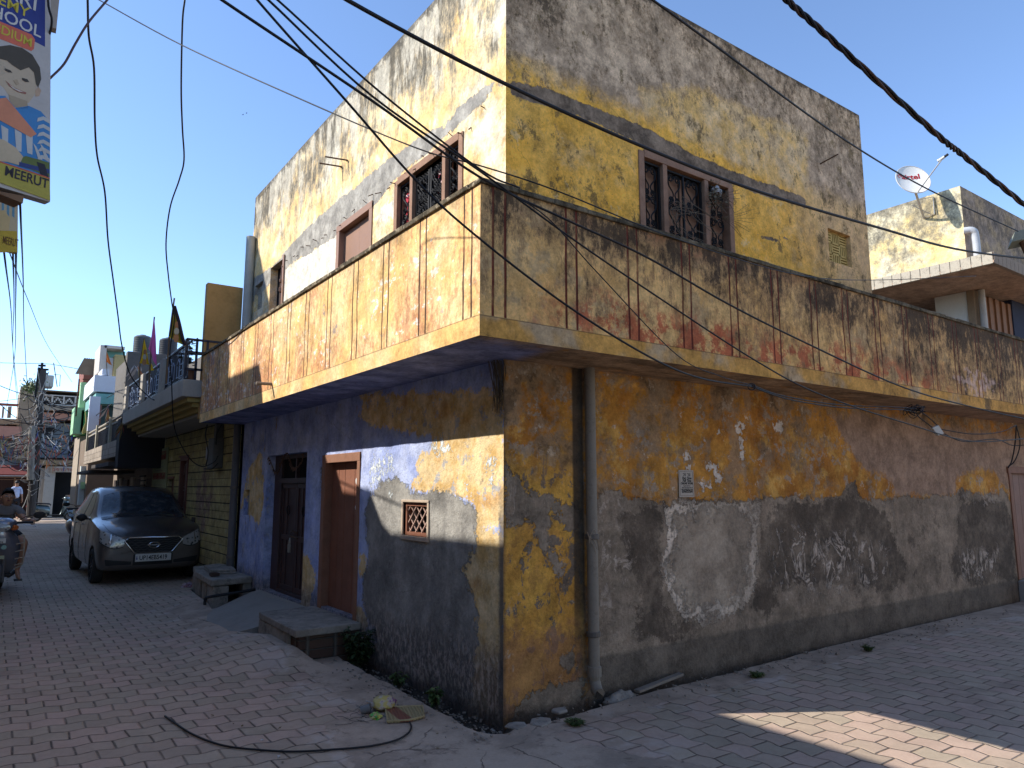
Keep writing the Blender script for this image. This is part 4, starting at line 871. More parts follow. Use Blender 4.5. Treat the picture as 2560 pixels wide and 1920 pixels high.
# ---- stone clad house
n2 = thing('stone_clad_house', 'dark house with stone tiled balcony and projecting ledge behind the car', 'house', (0, 12.4, 0))
b = MB(); b.box((-.8, 12.9, 2.19), (.3, 19.4, 2.53)); b.build('balcony_front', M_STONE, n2)
b = MB(); b.box((-.802, 12.42, 1.95), (.3, 12.88, 2.95)); b.build('dark_side_wall', plain('near_black_paint', (.022, .02, .022), .85, var=.3), n2)
b = MB(); b.box((.04, 12.4, -.1), (4, 20, 4.0)); b.build('wall', plain('dim_brown_wall', (.22, .17, .13), .9, var=.4, sc=3, dirt=.3), n2)
b = MB(); b.box((-.9, 13.0, 2.0), (.04, 16.2, 2.08)); b.box((-.95, 16.2, 1.9), (.04, 19.3, 1.97)); b.build('ledge', plain('ledge_dark', (.07, .06, .055), .9), n2)
for y in (14.3, 16.9, 19.2): MB().box((-.79, y, 2.53), (-.67, y+.16, 3.12)).build('post', plain('pale_post', (.36, .33, .25), .9, var=.3), n2)
for ya, yb in ((12.9, 14.3), (14.46, 16.9), (17.06, 19.2)):
    b = MB()
    for z in (2.95, 3.05): b.bar((-.73, ya, z), (-.73, yb, z), .05, .035)
    b.build('top_rail', plain('pale_rail', (.34, .31, .26), .8), n2)
    b = MB(); n = int((yb-ya)/.12)
    for i in range(n): y = ya+(yb-ya)*(i+.5)/n; b.bar((-.73, y, 2.53), (-.73, y, 2.95), .025)
    b.build('railing_bars', M_RAIL, n2)
b = MB()
for y in (13.2, 14.9, 16.9, 18.6): b.box((.0, y, .1), (.06, y+.9, 1.75))
b.build('door', plain('dim_door', (.05, .035, .03)), n2)
b = MB()
for y in (14.35, 15.9, 17.9): b.box((-.02, y, .1), (.05, y+.4, 1.8))
b.build('pale_pier', plain('pale_pier', (.45, .38, .30), .9, var=.2), n2)
b = MB()
for k in range(4): b.bar((-.1, 13.6, 1.5+.1*k), (-.1, 14.3, 1.5+.1*k), .03)
b.build('window_grille', M_IRON, n2)
# ---- white, green, red houses
M_WH = plain('white_wash_pale', (.66, .68, .72), .85, var=.12, sc=2, dirt=.1); M_TEAL = plain('teal_paint', (.20, .42, .38), .8, var=.15)
M_GREEN = plain('bright_green_paint', (.13, .52, .17), .75, var=.15); M_LGREEN = plain('light_green_paint', (.36, .62, .36), .8, var=.15)
M_RED = plain('brick_red_paint', (.24, .085, .06), .85, var=.2, sc=3); M_BEI = plain('pale_beige_frame', (.52, .46, .40), .9, var=.2); M_ROUGHY = plain('rough_yellow_wall', (.42, .32, .14), .95, var=.5, sc=7, dirt=.4)
Y = 20.6
boxhouse('white_house', 'white and teal house with a stepped white parapet', (0, Y, 0), [
 ('parapet', M_WH, [BY(237, 937, 296, 982, Y, 3), BY(256, 922, 272, 938, Y+.05, 1)]),
 ('teal_band', M_TEAL, [BY(240, 983, 304, 1012, Y-.05, 3)]),
 ('white_column', M_WH, [BY(226, 990, 244, 1092, Y-.1, .2)]),
 ('side_column', plain('faded_red_column', (.26, .13, .10), .9), [BY(243, 1012, 251, 1060, Y-.08, .2)]),
 ('inner_wall', plain('dark_teal_room', (.05, .09, .09), .9), [BY(244, 1012, 420, 1092, Y+.5, 3)]),  ('lower_wall', plain('brown_lower_wall', (.20, .15, .11), .9, var=.4, sc=3, dirt=.3), [BY(226, 1092, 420, 1330, Y+.45, 3)])])
boxhouse('beige_frame_house', 'tall beige framed house with teal inside and rough yellow side', (0, 23, 0), [
 ('frame', M_BEI, [BY(252, 862, 262, 930, 22, 1.5), BY(262, 862, 312, 874, 22, 1.5)]),
 ('inner_wall', M_TEAL, [BY(262, 874, 312, 900, 22.6, .5)]),
 ('white_wall', M_WH, [BY(262, 893, 292, 990, 22.3, .2)]), ('rough_wall', M_ROUGHY, [BY(289, 886, 314, 1010, 21.8, 2)])])
gh = boxhouse('green_house', 'bright green house with a lime balcony left of the white house', (-.5, 25, 0), [
 ('balcony', M_GREEN, [BY(205, 1025, 229, 1082, 23.9, 2.5)]), ('balcony_side', M_LGREEN, [BY(187, 1018, 206, 1085, 23.9, 1)]),
 ('column', M_LGREEN, [BY(203, 955, 211, 1020, 24.2, .3)]), ('beam', plain('pink_beam', (.5, .33, .29), .85), [((-.62, 24, 3.95), (.1, 26, 4.2))]),
 ('wall', M_RED, [BY(212, 905, 252, 972, 25, 2)]), ('inner_wall', plain('dim_green_room', (.10, .16, .09)), [BY(208, 985, 300, 1085, 25.5, 2)]), ('lower_wall', plain('tan_lower_wall', (.36, .30, .23), .9, var=.3), [BY(200, 1090, 300, 1270, 25.4, 2)])])
t = gh; a = PY(182, 943, 24.5); c = PY(204, 904, 24.5); rows = []
for j in range(2):
    p = a if j == 0 else c; rows.append([(p.x+i*.032*(1 if j else 1.0), 24.5-.8+.0*j+i*.03*0, p.z+.02*(i % 2)) for i in range(28)])
MB().grid(rows).build('corrugated_roof', plain('rusted_sheet', (.16, .13, .10), .8, var=.3), t, recalc=False)
b = MB(); q = PY(205, 950, 24); b.bar((q.x, 23.8, q.z), (q.x+.9, 23.8, q.z+.0), .03); b.bar((q.x-.1, 23.8, q.z-.0), (q.x-.1, 23.8, 3.9), .04); b.build('roof_posts', M_RUST, t)
boxhouse('painted_sign_wall', 'white wall with faded blue painting beside the parked scooter', (-.7, 26, 0), [('wall', plain('white_blue_wall', (.55, .60, .58), .9, var=.3, sc=2), [BY(203, 1165, 222, 1262, 21.5, .3)]), ('base', M_LGREEN, [BY(202, 1205, 223, 1222, 21.4, .05)])])
# ---- far junction
FY = 38.
M_PK = plain('salmon_wall', (.44, .22, .16), .9, var=.25, sc=1.5, dirt=.2); M_TAN = plain('tan_wall', (.33, .26, .19), .9, var=.35, sc=1.5, dirt=.35); M_DKR = plain('dark_room', (.014, .013, .014), .95, var=.2)
M_SLAT = plain('slate_blue_wall', (.12, .14, .15), .9, var=.3, sc=2)
fa = boxhouse('junction_house', 'old salmon and tan house with a stepped lattice parapet at the far junction', (-.5, FY, 0), [
 ('wall', M_TAN, [BY(52, 965, 96, 1150, FY+1.2, 5), BY(96, 973, 216, 983, FY+.3, 4), BY(96, 1012, 216, 1030, FY+.1, 5)]),
 ('salmon_wall', M_PK, [BY(96, 1030, 216, 1052, FY+.5, 5), BY(96, 1050, 150, 1056, FY+.4, 1)]),
 ('slate_wall', M_SLAT, [BY(100, 1056, 216, 1146, FY+.9, 5)]), ('dark_window', M_DKR, [BY(178, 1050, 192, 1140, FY+.85, .3), BY(112, 1068, 136, 1080, FY+.85, .3)]),
 ('ledge', plain('brown_ledge', (.25, .18, .11), .9, var=.3), [BY(92, 1150, 222, 1164, FY-.4, 3)]),
 ('lattice_back', plain('lattice_shade', (.10, .09, .08), .9), [BY(96, 984, 216, 1012, FY+.7, 4)]),
 ('pillar', plain('white_pillar', (.38, .36, .32), .9, var=.35, sc=4, dirt=.3), [BY(114, 1165, 129, 1292, FY-.2, .4), BY(103, 1170, 109, 1292, FY, .3)]),
 ('shop_interior', M_DKR, [BY(128, 1178, 216, 1294, FY+1.5, 3), BY(94, 1164, 128, 1292, FY+1.2, 3)])])
b = MB()      # stepped lattice blocks
for k in range(4):
    x0 = PY(104+k*29, 984, FY+.35).x; x1 = PY(104+(k+1)*29-3, 984, FY+.35).x; zt = PY(104, 985, FY+.35).z; zb = PY(104, 1011, FY+.35).z; w_ = x1-x0; h = zt-zb
    b.box((x1, FY+.33, zb), (x1+.07, FY+.45, zt)); b.box((x0, FY+.34, zt-.05), (x1, FY+.44, zt)); b.box((x0, FY+.34, zb), (x1, FY+.44, zb+.05))
    for i, s_ in enumerate((.1, .4, .7, .95, .7, .4, .1)): xx = x0+w_*(i+.5)/7; b.box((xx-w_/15, FY+.35, zb+h*(s_*.62)), (xx+w_/15, FY+.42, zb+h*(s_*.62)+.10))
b.build('stepped_lattice', M_BEI, fa)
sg = thing('shop_sign', 'long painted shop sign with red and green lettering over the dark shop', 'sign', (-.2, FY-.1, 2.7)); b = MB(); q = BY(127, 1168, 206, 1181, FY-.32, .06); b.box(*q); b.build('board', plain('sign_cream', (.34, .28, .22), .9, var=.3), sg)
def devan(mb, x, y, z, w_, h, kind, e=.006):
    "one letter hanging from a headline, as strokes"
    t_ = h*.16
    mb.box((x, y-e, z+h-t_), (x+w_, y, z+h))
    mb.box((x+w_*.7, y-e, z), (x+w_*.7+t_, y, z+h-t_))
    if kind % 2: mb.box((x+w_*.1, y-e, z+h*.35), (x+w_*.7, y, z+h*.35+t_)); mb.box((x+w_*.1, y-e, z+h*.35), (x+w_*.1+t_, y, z+h*.75))
    if kind % 3 == 0: mb.box((x+w_*.2, y-e, z+h*.05), (x+w_*.7, y, z+h*.05+t_))
    if kind % 3 == 1: mb.box((x+w_*.25, y-e, z+h+.01), (x+w_*.6, y, z+h+.01+t_))
b1, b2 = MB(), MB(); X0 = q[0][0]+.08; z = q[0][2]+.05; h = (q[1][2]-q[0][2])-.12
for i in range(6): devan(b1, X0+i*.145, FY-.32, z, .12, h, i)
for i in range(4): devan(b2, X0+1.0+i*.15, FY-.32, z, .13, h, i+2)
b1.build('lettering', plain('sign_red', (.30, .06, .05)), sg); b2.build('lettering', plain('sign_green', (.05, .16, .10)), sg)
fb = boxhouse('maroon_awning_house', 'low salmon house with a maroon awning at the far left', (-3, FY, 0), [
 ('wall', M_PK, [BY(-60, 1062, 52, 1095, FY+1, 5)]), ('upper_wall', plain('brown_crumbling', (.32, .20, .12), .95, var=.4, sc=3), [BY(-60, 1043, 50, 1062, FY+.9, 4)]),
 ('roof_beam', M_RED, [BY(-60, 1004, 52, 1016, FY+2, .2)]), ('roof_post', M_TAN, [BY(6, 1016, 9, 1045, FY+2, .1), BY(20, 1016, 23, 1045, FY+2, .1), BY(25, 1016, 27, 1045, FY+2, .1)]),
 ('dim_wall', M_SLAT, [BY(-60, 1095, 60, 1168, FY+1.5, 3)]), ('shop_interior', plain('brown_dark_room', (.035, .018, .014), .95), [BY(-60, 1190, 98, 1296, FY+1.6, 3)]),
 ('frame_bar', plain('pale_brown_bar', (.25, .15, .09)), [BY(0, 1192, 66, 1194, FY, .05), BY(0, 1198, 66, 1199.5, FY, .05), BY(36, 1192, 38, 1215, FY, .05)])])
b = MB(); a = PY(-60, 1188, FY-.6); c = PY(84, 1166, FY+.6); b.prism([(a.x, FY-.8, a.z), (c.x, FY-.8, a.z), (c.x, FY+.6, c.z), (a.x, FY+.6, c.z)], (0, 0, .05)); b.build('awning', plain('maroon_cloth', (.13, .025, .022), .9), fb)
c = PY(115, 935, FY+1); tk = thing('water_tank', 'square pale water tank on the roof of the far junction house', 'water tank', (c.x, FY+2, c.z-1), 0, 'water tanks on the roofs')
b = MB(); b.box(*BY(96, 935, 133, 968, FY+1.8, 1)); b.build('tank_body', M_TANK, tk, bevel=.06); b = MB(); b.box(*BY(105, 931, 121, 935, FY+2, .6)); b.build('lid', M_TANKD, tk)
# distant backdrop roofs so that the street closes
boxhouse('distant_house', 'pale distant house beyond the junction', (-6, 52, 0), [('wall', plain('hazy_wall', (.40, .36, .33), .9, var=.2), [((-16, 52, -.1), (-3.9, 58, 4.4)), ((-3.6, 50, -.1), (12, 58, 4.0))]), ('parapet', M_BEI, [((-16, 51.8, 4.4), (-3.9, 52, 4.9))])])
# ---------------------------------------------------------------- house on the right with the dish
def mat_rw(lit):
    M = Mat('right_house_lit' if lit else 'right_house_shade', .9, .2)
    c = M.mix((.66, .50, .22), (.60, .53, .36), M.noise(2, 5).sm(.4, .6)) if lit else M.mix((.34, .24, .14), (.28, .21, .16), M.noise(2.5, 5).sm(.4, .6))  # shaded face has a darker base: its shade is put into the colour
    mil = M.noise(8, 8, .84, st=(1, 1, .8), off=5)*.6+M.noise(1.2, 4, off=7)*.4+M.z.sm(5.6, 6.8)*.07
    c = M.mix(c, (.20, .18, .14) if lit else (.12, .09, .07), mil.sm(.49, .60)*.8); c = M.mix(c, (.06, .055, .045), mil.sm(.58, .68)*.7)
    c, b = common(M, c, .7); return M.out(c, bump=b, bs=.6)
rh = thing('dish_house', 'weathered yellow house with a slab canopy beyond the long parapet', 'house', (10.73, 1.2, 0))
X0 = 10.727
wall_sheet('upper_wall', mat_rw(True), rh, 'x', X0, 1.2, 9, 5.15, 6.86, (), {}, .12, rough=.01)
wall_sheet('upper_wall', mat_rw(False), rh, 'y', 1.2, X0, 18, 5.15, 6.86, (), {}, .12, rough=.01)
MB().box((X0+.02, 1.22, 5.1), (18, 9, 6.84)).build('core', M_VOID, rh)
b = MB(); b.box((9.6, .39, 5.03), (18, 9, 5.07)); b.build('canopy', M_SOFF, rh)
b = MB(); y = .40
while y < 9: b.box((9.598, y+.006, 5.02), (9.66, y+.15, 5.205)); y += .156
x = 9.61
b2 = MB()
while x < 17: b2.box((x+.006, .385, 5.02), (x+.15, .45, 5.205)); x += .156
b.box((9.61, .40, 5.07), (9.64, 9, 5.20)); b.build('canopy_fascia', plain('pale_fascia', (.50, .44, .34), .9, var=.6, sc=7, dirt=.65), rh); b2.box((9.6, .4, 5.07), (17, .44, 5.20)); b2.build('canopy_fascia', plain('brown_fascia', (.25, .19, .14), .9, var=.4, sc=6, dirt=.4), rh)
b = MB(); b.box((11.1, 1.40, 2.4), (11.3, 1.94, 5.03)); b.build('white_wall', plain('white_limewash', (.72, .69, .62), .9, var=.15, sc=3, dirt=.12), rh)
q = PX(2425, 900, 11.1)
b = MB(); b.box((11.08, 1.28, 2.4), (11.28, 1.398, 5.03)); b.build('corner_pilaster', plain('tan_pilaster', (.30, .21, .13), .9), rh)
MB().lathe([(.055, 2.4), (.055, 5.02)], (11.17, 1.19, 0), n=16).build('rain_pipe', plain('pale_pipe', (.42, .38, .33), .6), rh, smooth='auto')
b = MB(); b.box((12.6, 1.4, 2.4), (12.7, 9, 5.03)); b.build('inner_wall', plain('dark_blue_room', (.02, .02, .03), .9), rh)
b = MB()
for k in range(8): b.box((11.28+.135*k, 1.2-.03*(k % 2), 2.4), (11.28+.135*k+.13, 1.28, 4.93))
b.build('roller_shutter', plain('orange_brown_sheet', (.22, .095, .04), .7, var=.4, sc=5, dirt=.3), rh)
b = MB(); b.box((12.37, 1.15, 2.4), (18, 1.3, 5.02)); b.build('blue_wall', plain('navy_wall', (.03, .035, .06), .9), rh)
q = PY(2424, 580, 1.1); b = MB().tube(spline([(q.x+.02, 1.2, 6.02), (q.x+.08, 1.08, 6.0), (q.x+.12, 1.06, 5.85), (q.x+.12, 1.06, 5.2)], 5), .06, 14); b.build('vent_pipe', plain('grey_pvc', (.42, .43, .44), .5), rh, smooth='auto')
# satellite dish
dc = PX(2283, 448, X0-.55)
aim = (Vector(CP)-dc); aim.z = 0; aim.normalize(); aim = (aim*.8+Vector((.10, -.42, .40))).normalized()
ds = thing('satellite_dish', 'white satellite dish with red lettering on a roof bracket', 'satellite dish', tuple(dc))
up = Vector((0, 0, 1)); rt = up.cross(aim).normalized(); u2 = aim.cross(rt).normalized()
R = .335; rows = []
for side, off in ((0, 0), (1, -.012)):
    for i in range(9):
        r = R*(i+.02)/8; rows.append([tuple(dc+rt*(r*.86*math.cos(a))+u2*(r*math.sin(a))+aim*(-.055+.055*(r/R)**2+off)) for a in [2*math.pi*j/40 for j in range(40)]])
MB().grid(rows[:9], True).grid(rows[9:], True).build('dish', plain('dish_white', (.66, .64, .60), .5, var=.08), ds, smooth=True)
MB().tube([tuple(dc+rt*(R*.86*math.cos(a))+u2*(R*math.sin(a))-aim*.005) for a in [2*math.pi*j/40 for j in range(41)]], .009, 6).build('rim', plain('dish_grey', (.45, .44, .42), .5), ds)
M_AIR = plain('dish_red', (.55, .03, .04), .6, var=.05)
to_ = text_obj('lettering', 'airtel', .155, M_AIR, ds, frame4(dc-rt*.17+u2*.05-aim*.030, rt, u2), .0003, .004)
def ondish(o, e=.004):
    for v in o.data.vertices:
        q = v.co; a_, b__ = q.dot(rt), q.dot(u2); rr = (a_/.86)**2+b__**2; v.co = rt*a_+u2*b__+aim*(-.055+.055*rr/R**2+e)
ondish(to_)
em_ = MB().tube([tuple(dc+(-rt*.205)+u2*.10-aim*.030+rt*(.032*math.cos(a))+u2*(.034*math.sin(a)))for a in [i*.35 for i in range(15)]], .008, 5).build('emblem', M_AIR, ds); ondish(em_, .006)
b = MB(); base = PX(2310, 545, X0-.02); el = dc-aim*.06-u2*.22
lnb = dc+aim*.50-u2*.02+rt*.30
b.tube([el, (el+base)/2+Vector((0, 0, -.02)), base], .022, 8); b.build('bracket_arm', plain('galvanised', (.40, .39, .37), .5, .5), ds)
b = MB(); c1 = PX(2295, 500, X0-.3); c2 = PX(2333, 492, X0-.02); c3 = PX(2336, 535, X0-.02); b.tube([c1, c2, c3, base], .009, 6); b.tube([PX(2280, 513, X0-.3), PX(2328, 536, X0-.02)], .008, 6); b.build('bracket_stay', plain('galvanised', (.4, .39, .37)), ds)
b = MB(); b.tube([dc-u2*R*.95, lnb], .011, 6); b.build('feed_arm', plain('galvanised', (.4, .39, .37)), ds)
b = MB(); d_ = (dc-lnb).normalized(); b.tube([lnb-d_*.03, lnb+d_*.04, lnb+d_*.09], .03, 12, rs=[.024, .026, .036]); b.build('feed_horn', plain('horn_grey', (.5, .5, .5), .4), ds)
b = MB(); b.tube([lnb-d_*.03, lnb-d_*.09], .022, 8); b.build('receiver', M_BLACK, ds)
# flood lamp hood at the right edge
q = PY(2560, 592, -1.2)
fl = thing('street_lamp', 'flat greenish lamp hood at the right edge', 'lamp', tuple(q)); b = MB()
pts = [PD(x, y, 7.5) for x, y in ((2537, 580), (2600, 560), (2600, 590), (2530, 604))]; b.prism(pts, (.15, .10, -.03)); b.build('lamp_hood', plain('hood_green_grey', (.20, .22, .18), .7), fl)
b = MB(); b.tube([PD(2552, 598, 7.55), PD(2570, 640, 7.6), PD(2600, 650, 7.6)], .03, 8); b.build('arm', M_RUST, fl)
# ---------------------------------------------------------------- vehicles and people
from mathutils.bvhtree import BVHTree
def carpaint(name, c, dust=.5):
    M = Mat(name, .32, .5, .55); n = M.noise(3, 5, .7, v=M.obj); f = M.noise(18, 5, .75, v=M.obj)
    d = (n*.6+f*.4+(M.oz).sm(.9, .2)*.16+(M.oz).sm(.9, 1.5)*.03).sm(.46, .66)*dust
    cc = M.mix(c, (.20, .17, .145), d); 
    s = M.t.nodes.new('ShaderNodeMath'); M.b.inputs['Coat Weight'].default_value = .9; M.b.inputs['Coat Roughness'].default_value = .06
    return M.out(cc, rough=d*.5+.28)
def glassmat(name, c, rough=.08):
    M = Mat(name, rough, .6); n = M.noise(8, 5, .75, v=M.obj); return M.out(M.mix(c, (.16, .16, .16), n.sm(.45, .7)*.4), rough=n*.12+.0)
M_GLASS = glassmat('dusty_car_glass', (.022, .03, .04)); M_TYRE = plain('dusty_tyre', (.028, .026, .024), .85, var=.3); M_PLAST = plain('black_car_plastic', (.022, .021, .021), .6, var=.2)
M_CHROME = plain('chrome_trim', (.62, .62, .62), .18, 1., var=.05); M_ALLOY = plain('dull_wheel', (.16, .15, .15), .45, .6, var=.2)
def lampmat():
    M = Mat('headlamp_glass', .08, .7); v = M.vor(22, v=M.obj); return M.out(M.mix((.05, .05, .05), (.34, .33, .31), v.sm(.15, .5)), rough=.08)
M_LAMP = lampmat(); M_PLATE = plain('plate_white', (.55, .54, .50), .5, var=.1); M_INK = plain('black_ink', (.01, .01, .01), .6, var=0)
def surface_patch(bvh, name, mat, par, cols, axis, off=.004, sgn=-1, rows=8):
    """cols: list of ((a,lo),(a,hi)) in the plane facing the axis; every point is dropped onto the body."""
    R = []
    for (a0, lo), (a1, hi) in cols:
        r = []
        for k in range(rows+1):
            t = k/rows; a = a0+(a1-a0)*t; z = lo+(hi-lo)*t
            o = Vector((a, sgn*3, z)) if axis == 'y' else Vector((sgn*3, a, z)); d = Vector((0, -sgn, 0)) if axis == 'y' else Vector((-sgn, 0, 0))
            h = bvh.ray_cast(o, d)
            r.append(tuple(h[0]+h[1]*off*(1 if h[1].dot(d) < 0 else -1)) if h[0] else None)
        R.append(r)
    last = None
    for r in R:
        for k in range(len(r)):
            if r[k] is None: r[k] = last or (0, 0, .5)
            last = r[k]
    mb = MB().grid(R); return mb.build(name, mat, par, world=False, smooth=True)
def car():
    t = thing('parked_car', 'dusty dark grey hatchback parked against the yellow grooved wall', 'car', (-.745, 10.32, .08), R_(2.0))
    # stations: y, z floor, half width sill, half width max, z max, half width belt, z belt, half width top, z top
    ST = [(-1.755, .36, .40, .46, .46, .44, .60, .36, .66), (-1.735, .26, .56, .64, .46, .58, .68, .48, .735), (-1.66, .21, .64, .725, .47, .67, .76, .55, .81), (-1.45, .19, .68, .755, .50, .725, .85, .60, .885),
          (-1.1, .19, .70, .765, .52, .735, .90, .62, .955), (-.80, .19, .70, .765, .54, .735, .935, .63, 1.01), (-.60, .19, .70, .77, .55, .735, .95, .64, 1.10), (-.30, .19, .70, .77, .56, .73, .96, .60, 1.315),
          (-.02, .19, .70, .77, .57, .73, .965, .565, 1.44), (.35, .19, .70, .77, .57, .73, .975, .555, 1.475), (.8, .19, .70, .77, .57, .73, .99, .55, 1.465), (1.2, .19, .70, .77, .57, .725, 1.01, .54, 1.42), (1.5, .20, .68, .755, .57, .71, 1.02, .53, 1.33), (1.66, .24, .64, .73, .57, .68, 1.0, .52, 1.12), (1.72, .34, .5, .6, .57, .55, .85, .42, .92)]
    rows = []
    for (y, zf, ws, wm, zm, wb, zb, wt, zt) in ST:
        half = [(0, zf), (ws*.6, zf), (ws, zf+.02), (wm-.01, zf+.13), (wm, zm), (wm-.008, (zm+zb)/2+.03), (wb+.012, zb-.03), (wb, zb), (wt+(wb-wt)*.45, zb+(zt-zb)*.52), (wt, zt-.035*min(1, (zt-zb)*4)), (wt*.72, zt+.005), (0, zt+.022)]
        pts = spline([(x, y, z) for x, z in half], 3); rows.append(pts)
    n = len(rows[0]); fine = []
    cols = [spline([rows[i][j] for i in range(len(rows))], 4) for j in range(n)]
    m = len(cols[0])
    for i in range(m):
        r = [cols[j][i] for j in range(n)]; r[0].x = 0; r[-1].x = 0
        fine.append([tuple(p) for p in r]+[(-p.x, p.y, p.z) for p in r[-2:0:-1]])
    mb = MB().grid(fine, True); k = len(fine[0]); tot = len(mb.v)
    c0 = tuple(sum(p[a] for p in fine[0])/k for a in range(3)); c1 = tuple(sum(p[a] for p in fine[-1])/k for a in range(3))
    mb.v += [c0, c1]; o2 = tot-k
    for j in range(k): mb.f += [[tot, (j+1) % k, j], [tot+1, o2+j, o2+(j+1) % k]]; mb.mi += [0, 0]
    PAINT = carpaint('bronze_grey_paint', (.075, .067, .066), .42)
    body = mb.build('body', PAINT, None, smooth=True)
    wheels = [(-.70, -1.18), (.70, -1.18), (-.70, 1.17), (.70, 1.17)]
    cut = MB()
    for (x, y) in wheels: cut.lathe([(.305, x-.2), (.305, x+.2)], (0, y, .275), 'x', 28)
    cu = cut.build('cut', PAINT, None); bo = body.modifiers.new('b', 'BOOLEAN'); bo.object = cu; bo.operation = 'DIFFERENCE'; bo.solver = 'EXACT'
    bpy.context.view_layer.update(); me = bpy.data.meshes.new_from_object(body.evaluated_get(bpy.context.evaluated_depsgraph_get()))
    bpy.data.objects.remove(cu); old = body.data; body.modifiers.clear(); 
    bm = bmesh.new(); bm.from_mesh(old); bvh = BVHTree.FromBMesh(bm); bm.free()
    body.data = me; me.shade_smooth(); me.set_sharp_from_angle(angle=R_(35)); body.parent = t
    SP = lambda *a, **k_: surface_patch(bvh, *a, **k_)
    # glass
    xs = [-.60+1.20*i/20 for i in range(21)]
    lo = lambda x: .985-.05*(x/.6)**2+.02; hi = lambda x: 1.405-.055*(x/.6)**4-.02*(x/.6)**2
    SP('windscreen', M_GLASS, t, [((x*1.06, lo(x)), (x*.88, hi(x))) for x in xs], 'y', rows=12)
    for sg in (-1, 1):
        for nm, ys, l, h in (('window', [-.33+.60*i/12 for i in range(13)], lambda y: .995, lambda y: min(1.385, 1.02+(y+.42)*.86)), ('window', [.33+.62*i/12 for i in range(13)], lambda y: 1.0, lambda y: 1.39-.03*(y-.33)-.30*max(0, y-.75)**1.5)):
            g = SP(nm, M_GLASS, t, [((y, l(y)), (y+.0, h(y))) for y in ys], 'x', sgn=sg, rows=6)
    # headlamps, grille, bumper intake
    for sg in (-1, 1):
        c = [((sg*(.43+.295*i/12), .575+.075*(i/12)**1.5-.045*math.sin(i/12*3.1)), (sg*(.40+.32*i/12), .665+.15*(i/12)**.8)) for i in range(13)]
        h = SP('headlight', M_LAMP, t, c, 'y', off=.008)
        c = [((sg*(.43+.30*i/10), .567+.075*(i/10)**1.5-.045*math.sin(i/10*3.1)), (sg*(.43+.30*i/10), .580+.075*(i/10)**1.5-.045*math.sin(i/10*3.1))) for i in range(11)]
        SP('rim', M_PLAST, h, c, 'y', off=.011, rows=2)
        c = [((sg*(.60+.012*i), .62+.01*i), (sg*(.585+.012*i), .75+.008*i)) for i in range(2)]; SP('light_guide', M_CHROME, h, c, 'y', off=.014, rows=3)
        c = [((sg*(.30+.34*i/8), .30), (sg*(.30+.36*i/8), .345+.045*i/8)) for i in range(9)]; SP('bumper_intake', M_PLAST, t, c, 'y', off=.005, rows=3)
    hexo = [(-.35, .700), (.35, .700), (.41, .655), (.27, .478), (.23, .462), (-.23, .462), (-.27, .478), (-.41, .655)]
    def dropy(x, z, off):
        h = bvh.ray_cast(Vector((x, -3, z)), Vector((0, 1, 0))); return Vector((x, (h[0].y if h[0] else -1.74)-off, z))
    mb = MB(); cc = dropy(0, .575, .012); ring = []
    P = [dropy(x, z, .012) for x, z in hexo]; mid = [dropy(x*.5, .575+(z-.575)*.5, .014) for x, z in hexo]
    o = len(mb.v); mb.add([cc]+mid+P, [(0, 1+i, 1+(i+1) % 8) for i in range(8)]+[(1+i, 9+i, 9+(i+1) % 8, 1+(i+1) % 8) for i in range(8)])
    gr = mb.build('grille', M_PLAST, t, world=False)
    mb = MB(); PP = [dropy(x*1.01, z, .02) for x, z in hexo]; loop = PP+[PP[0]]
    mb.tube(loop, .013, 6); mb.build('chrome_frame', M_CHROME, gr, world=False, smooth=True)
    mb = MB()
    for r in range(6):
        z = .485+.035*r; wd = .24+.14*(r/5)
        pts = [dropy(x, z+.008*math.sin(i*1.57*1.0+r*1.57), .018) for i, x in enumerate([-wd+2*wd*j/24 for j in range(25)])]; mb.tube(pts, .0045, 4)
    mb.build('mesh_bars', plain('grille_mesh', (.06, .06, .06), .4), gr, world=False)
    mb = MB(); e0 = dropy(0, .585, .03); mb.tube([e0+Vector((.075*math.cos(a), 0, .042*math.sin(a))) for a in [i*math.pi/10 for i in range(21)]], .009, 6); mb.box((-.095, e0.y-.006, .575), (.095, e0.y+.006, .595)); mb.build('emblem', M_CHROME, gr, world=False)
    SP('lower_lip', plain('lip_trim', (.10, .09, .085), .4, .3), t, [((x, .262+.03*abs(x)), (x, .277+.03*abs(x))) for x in [-.58+1.16*i/16 for i in range(17)]], 'y', off=.008, rows=2)
    SP('lower_intake', M_PLAST, t, [((x, .285), (x, .455-.01)) for x in [-.28+.56*i/8 for i in range(9)]], 'y', off=.004, rows=3)
    pl = MB(); yp = dropy(0, .39, .03).y; pl.box((-.255, yp-.004, .34), (.255, yp+.002, .452)); pp = pl.build('number_plate', M_PLATE, t, world=False, bevel=.003)
    mb = MB(); mb.box((-.265, yp+.0025, .33), (.265, yp+.02, .462)); mb.build('plate_frame', M_PLAST, pp, world=False)
    W = WMX(t); o4 = W @ Vector((-.195, yp-.006, .364)); M4 = W @ Matrix.Translation((-.2, yp-.0055, .364)) @ frame4((0, 0, 0), (1, 0, 0), (0, 0, 1))
    text_obj('lettering', 'UP14EB5419', .094, M_INK, pp, M4, .0008, .0018, squash=.80)
    mb = MB(); mb.box((-.245, yp-.006, .372), (-.222, yp-.0045, .395)); mb.box((-.245, yp-.006, .405), (-.225, yp-.0045, .418)); mb.build('small_mark', plain('plate_blue', (.05, .06, .2)), pp, world=False)
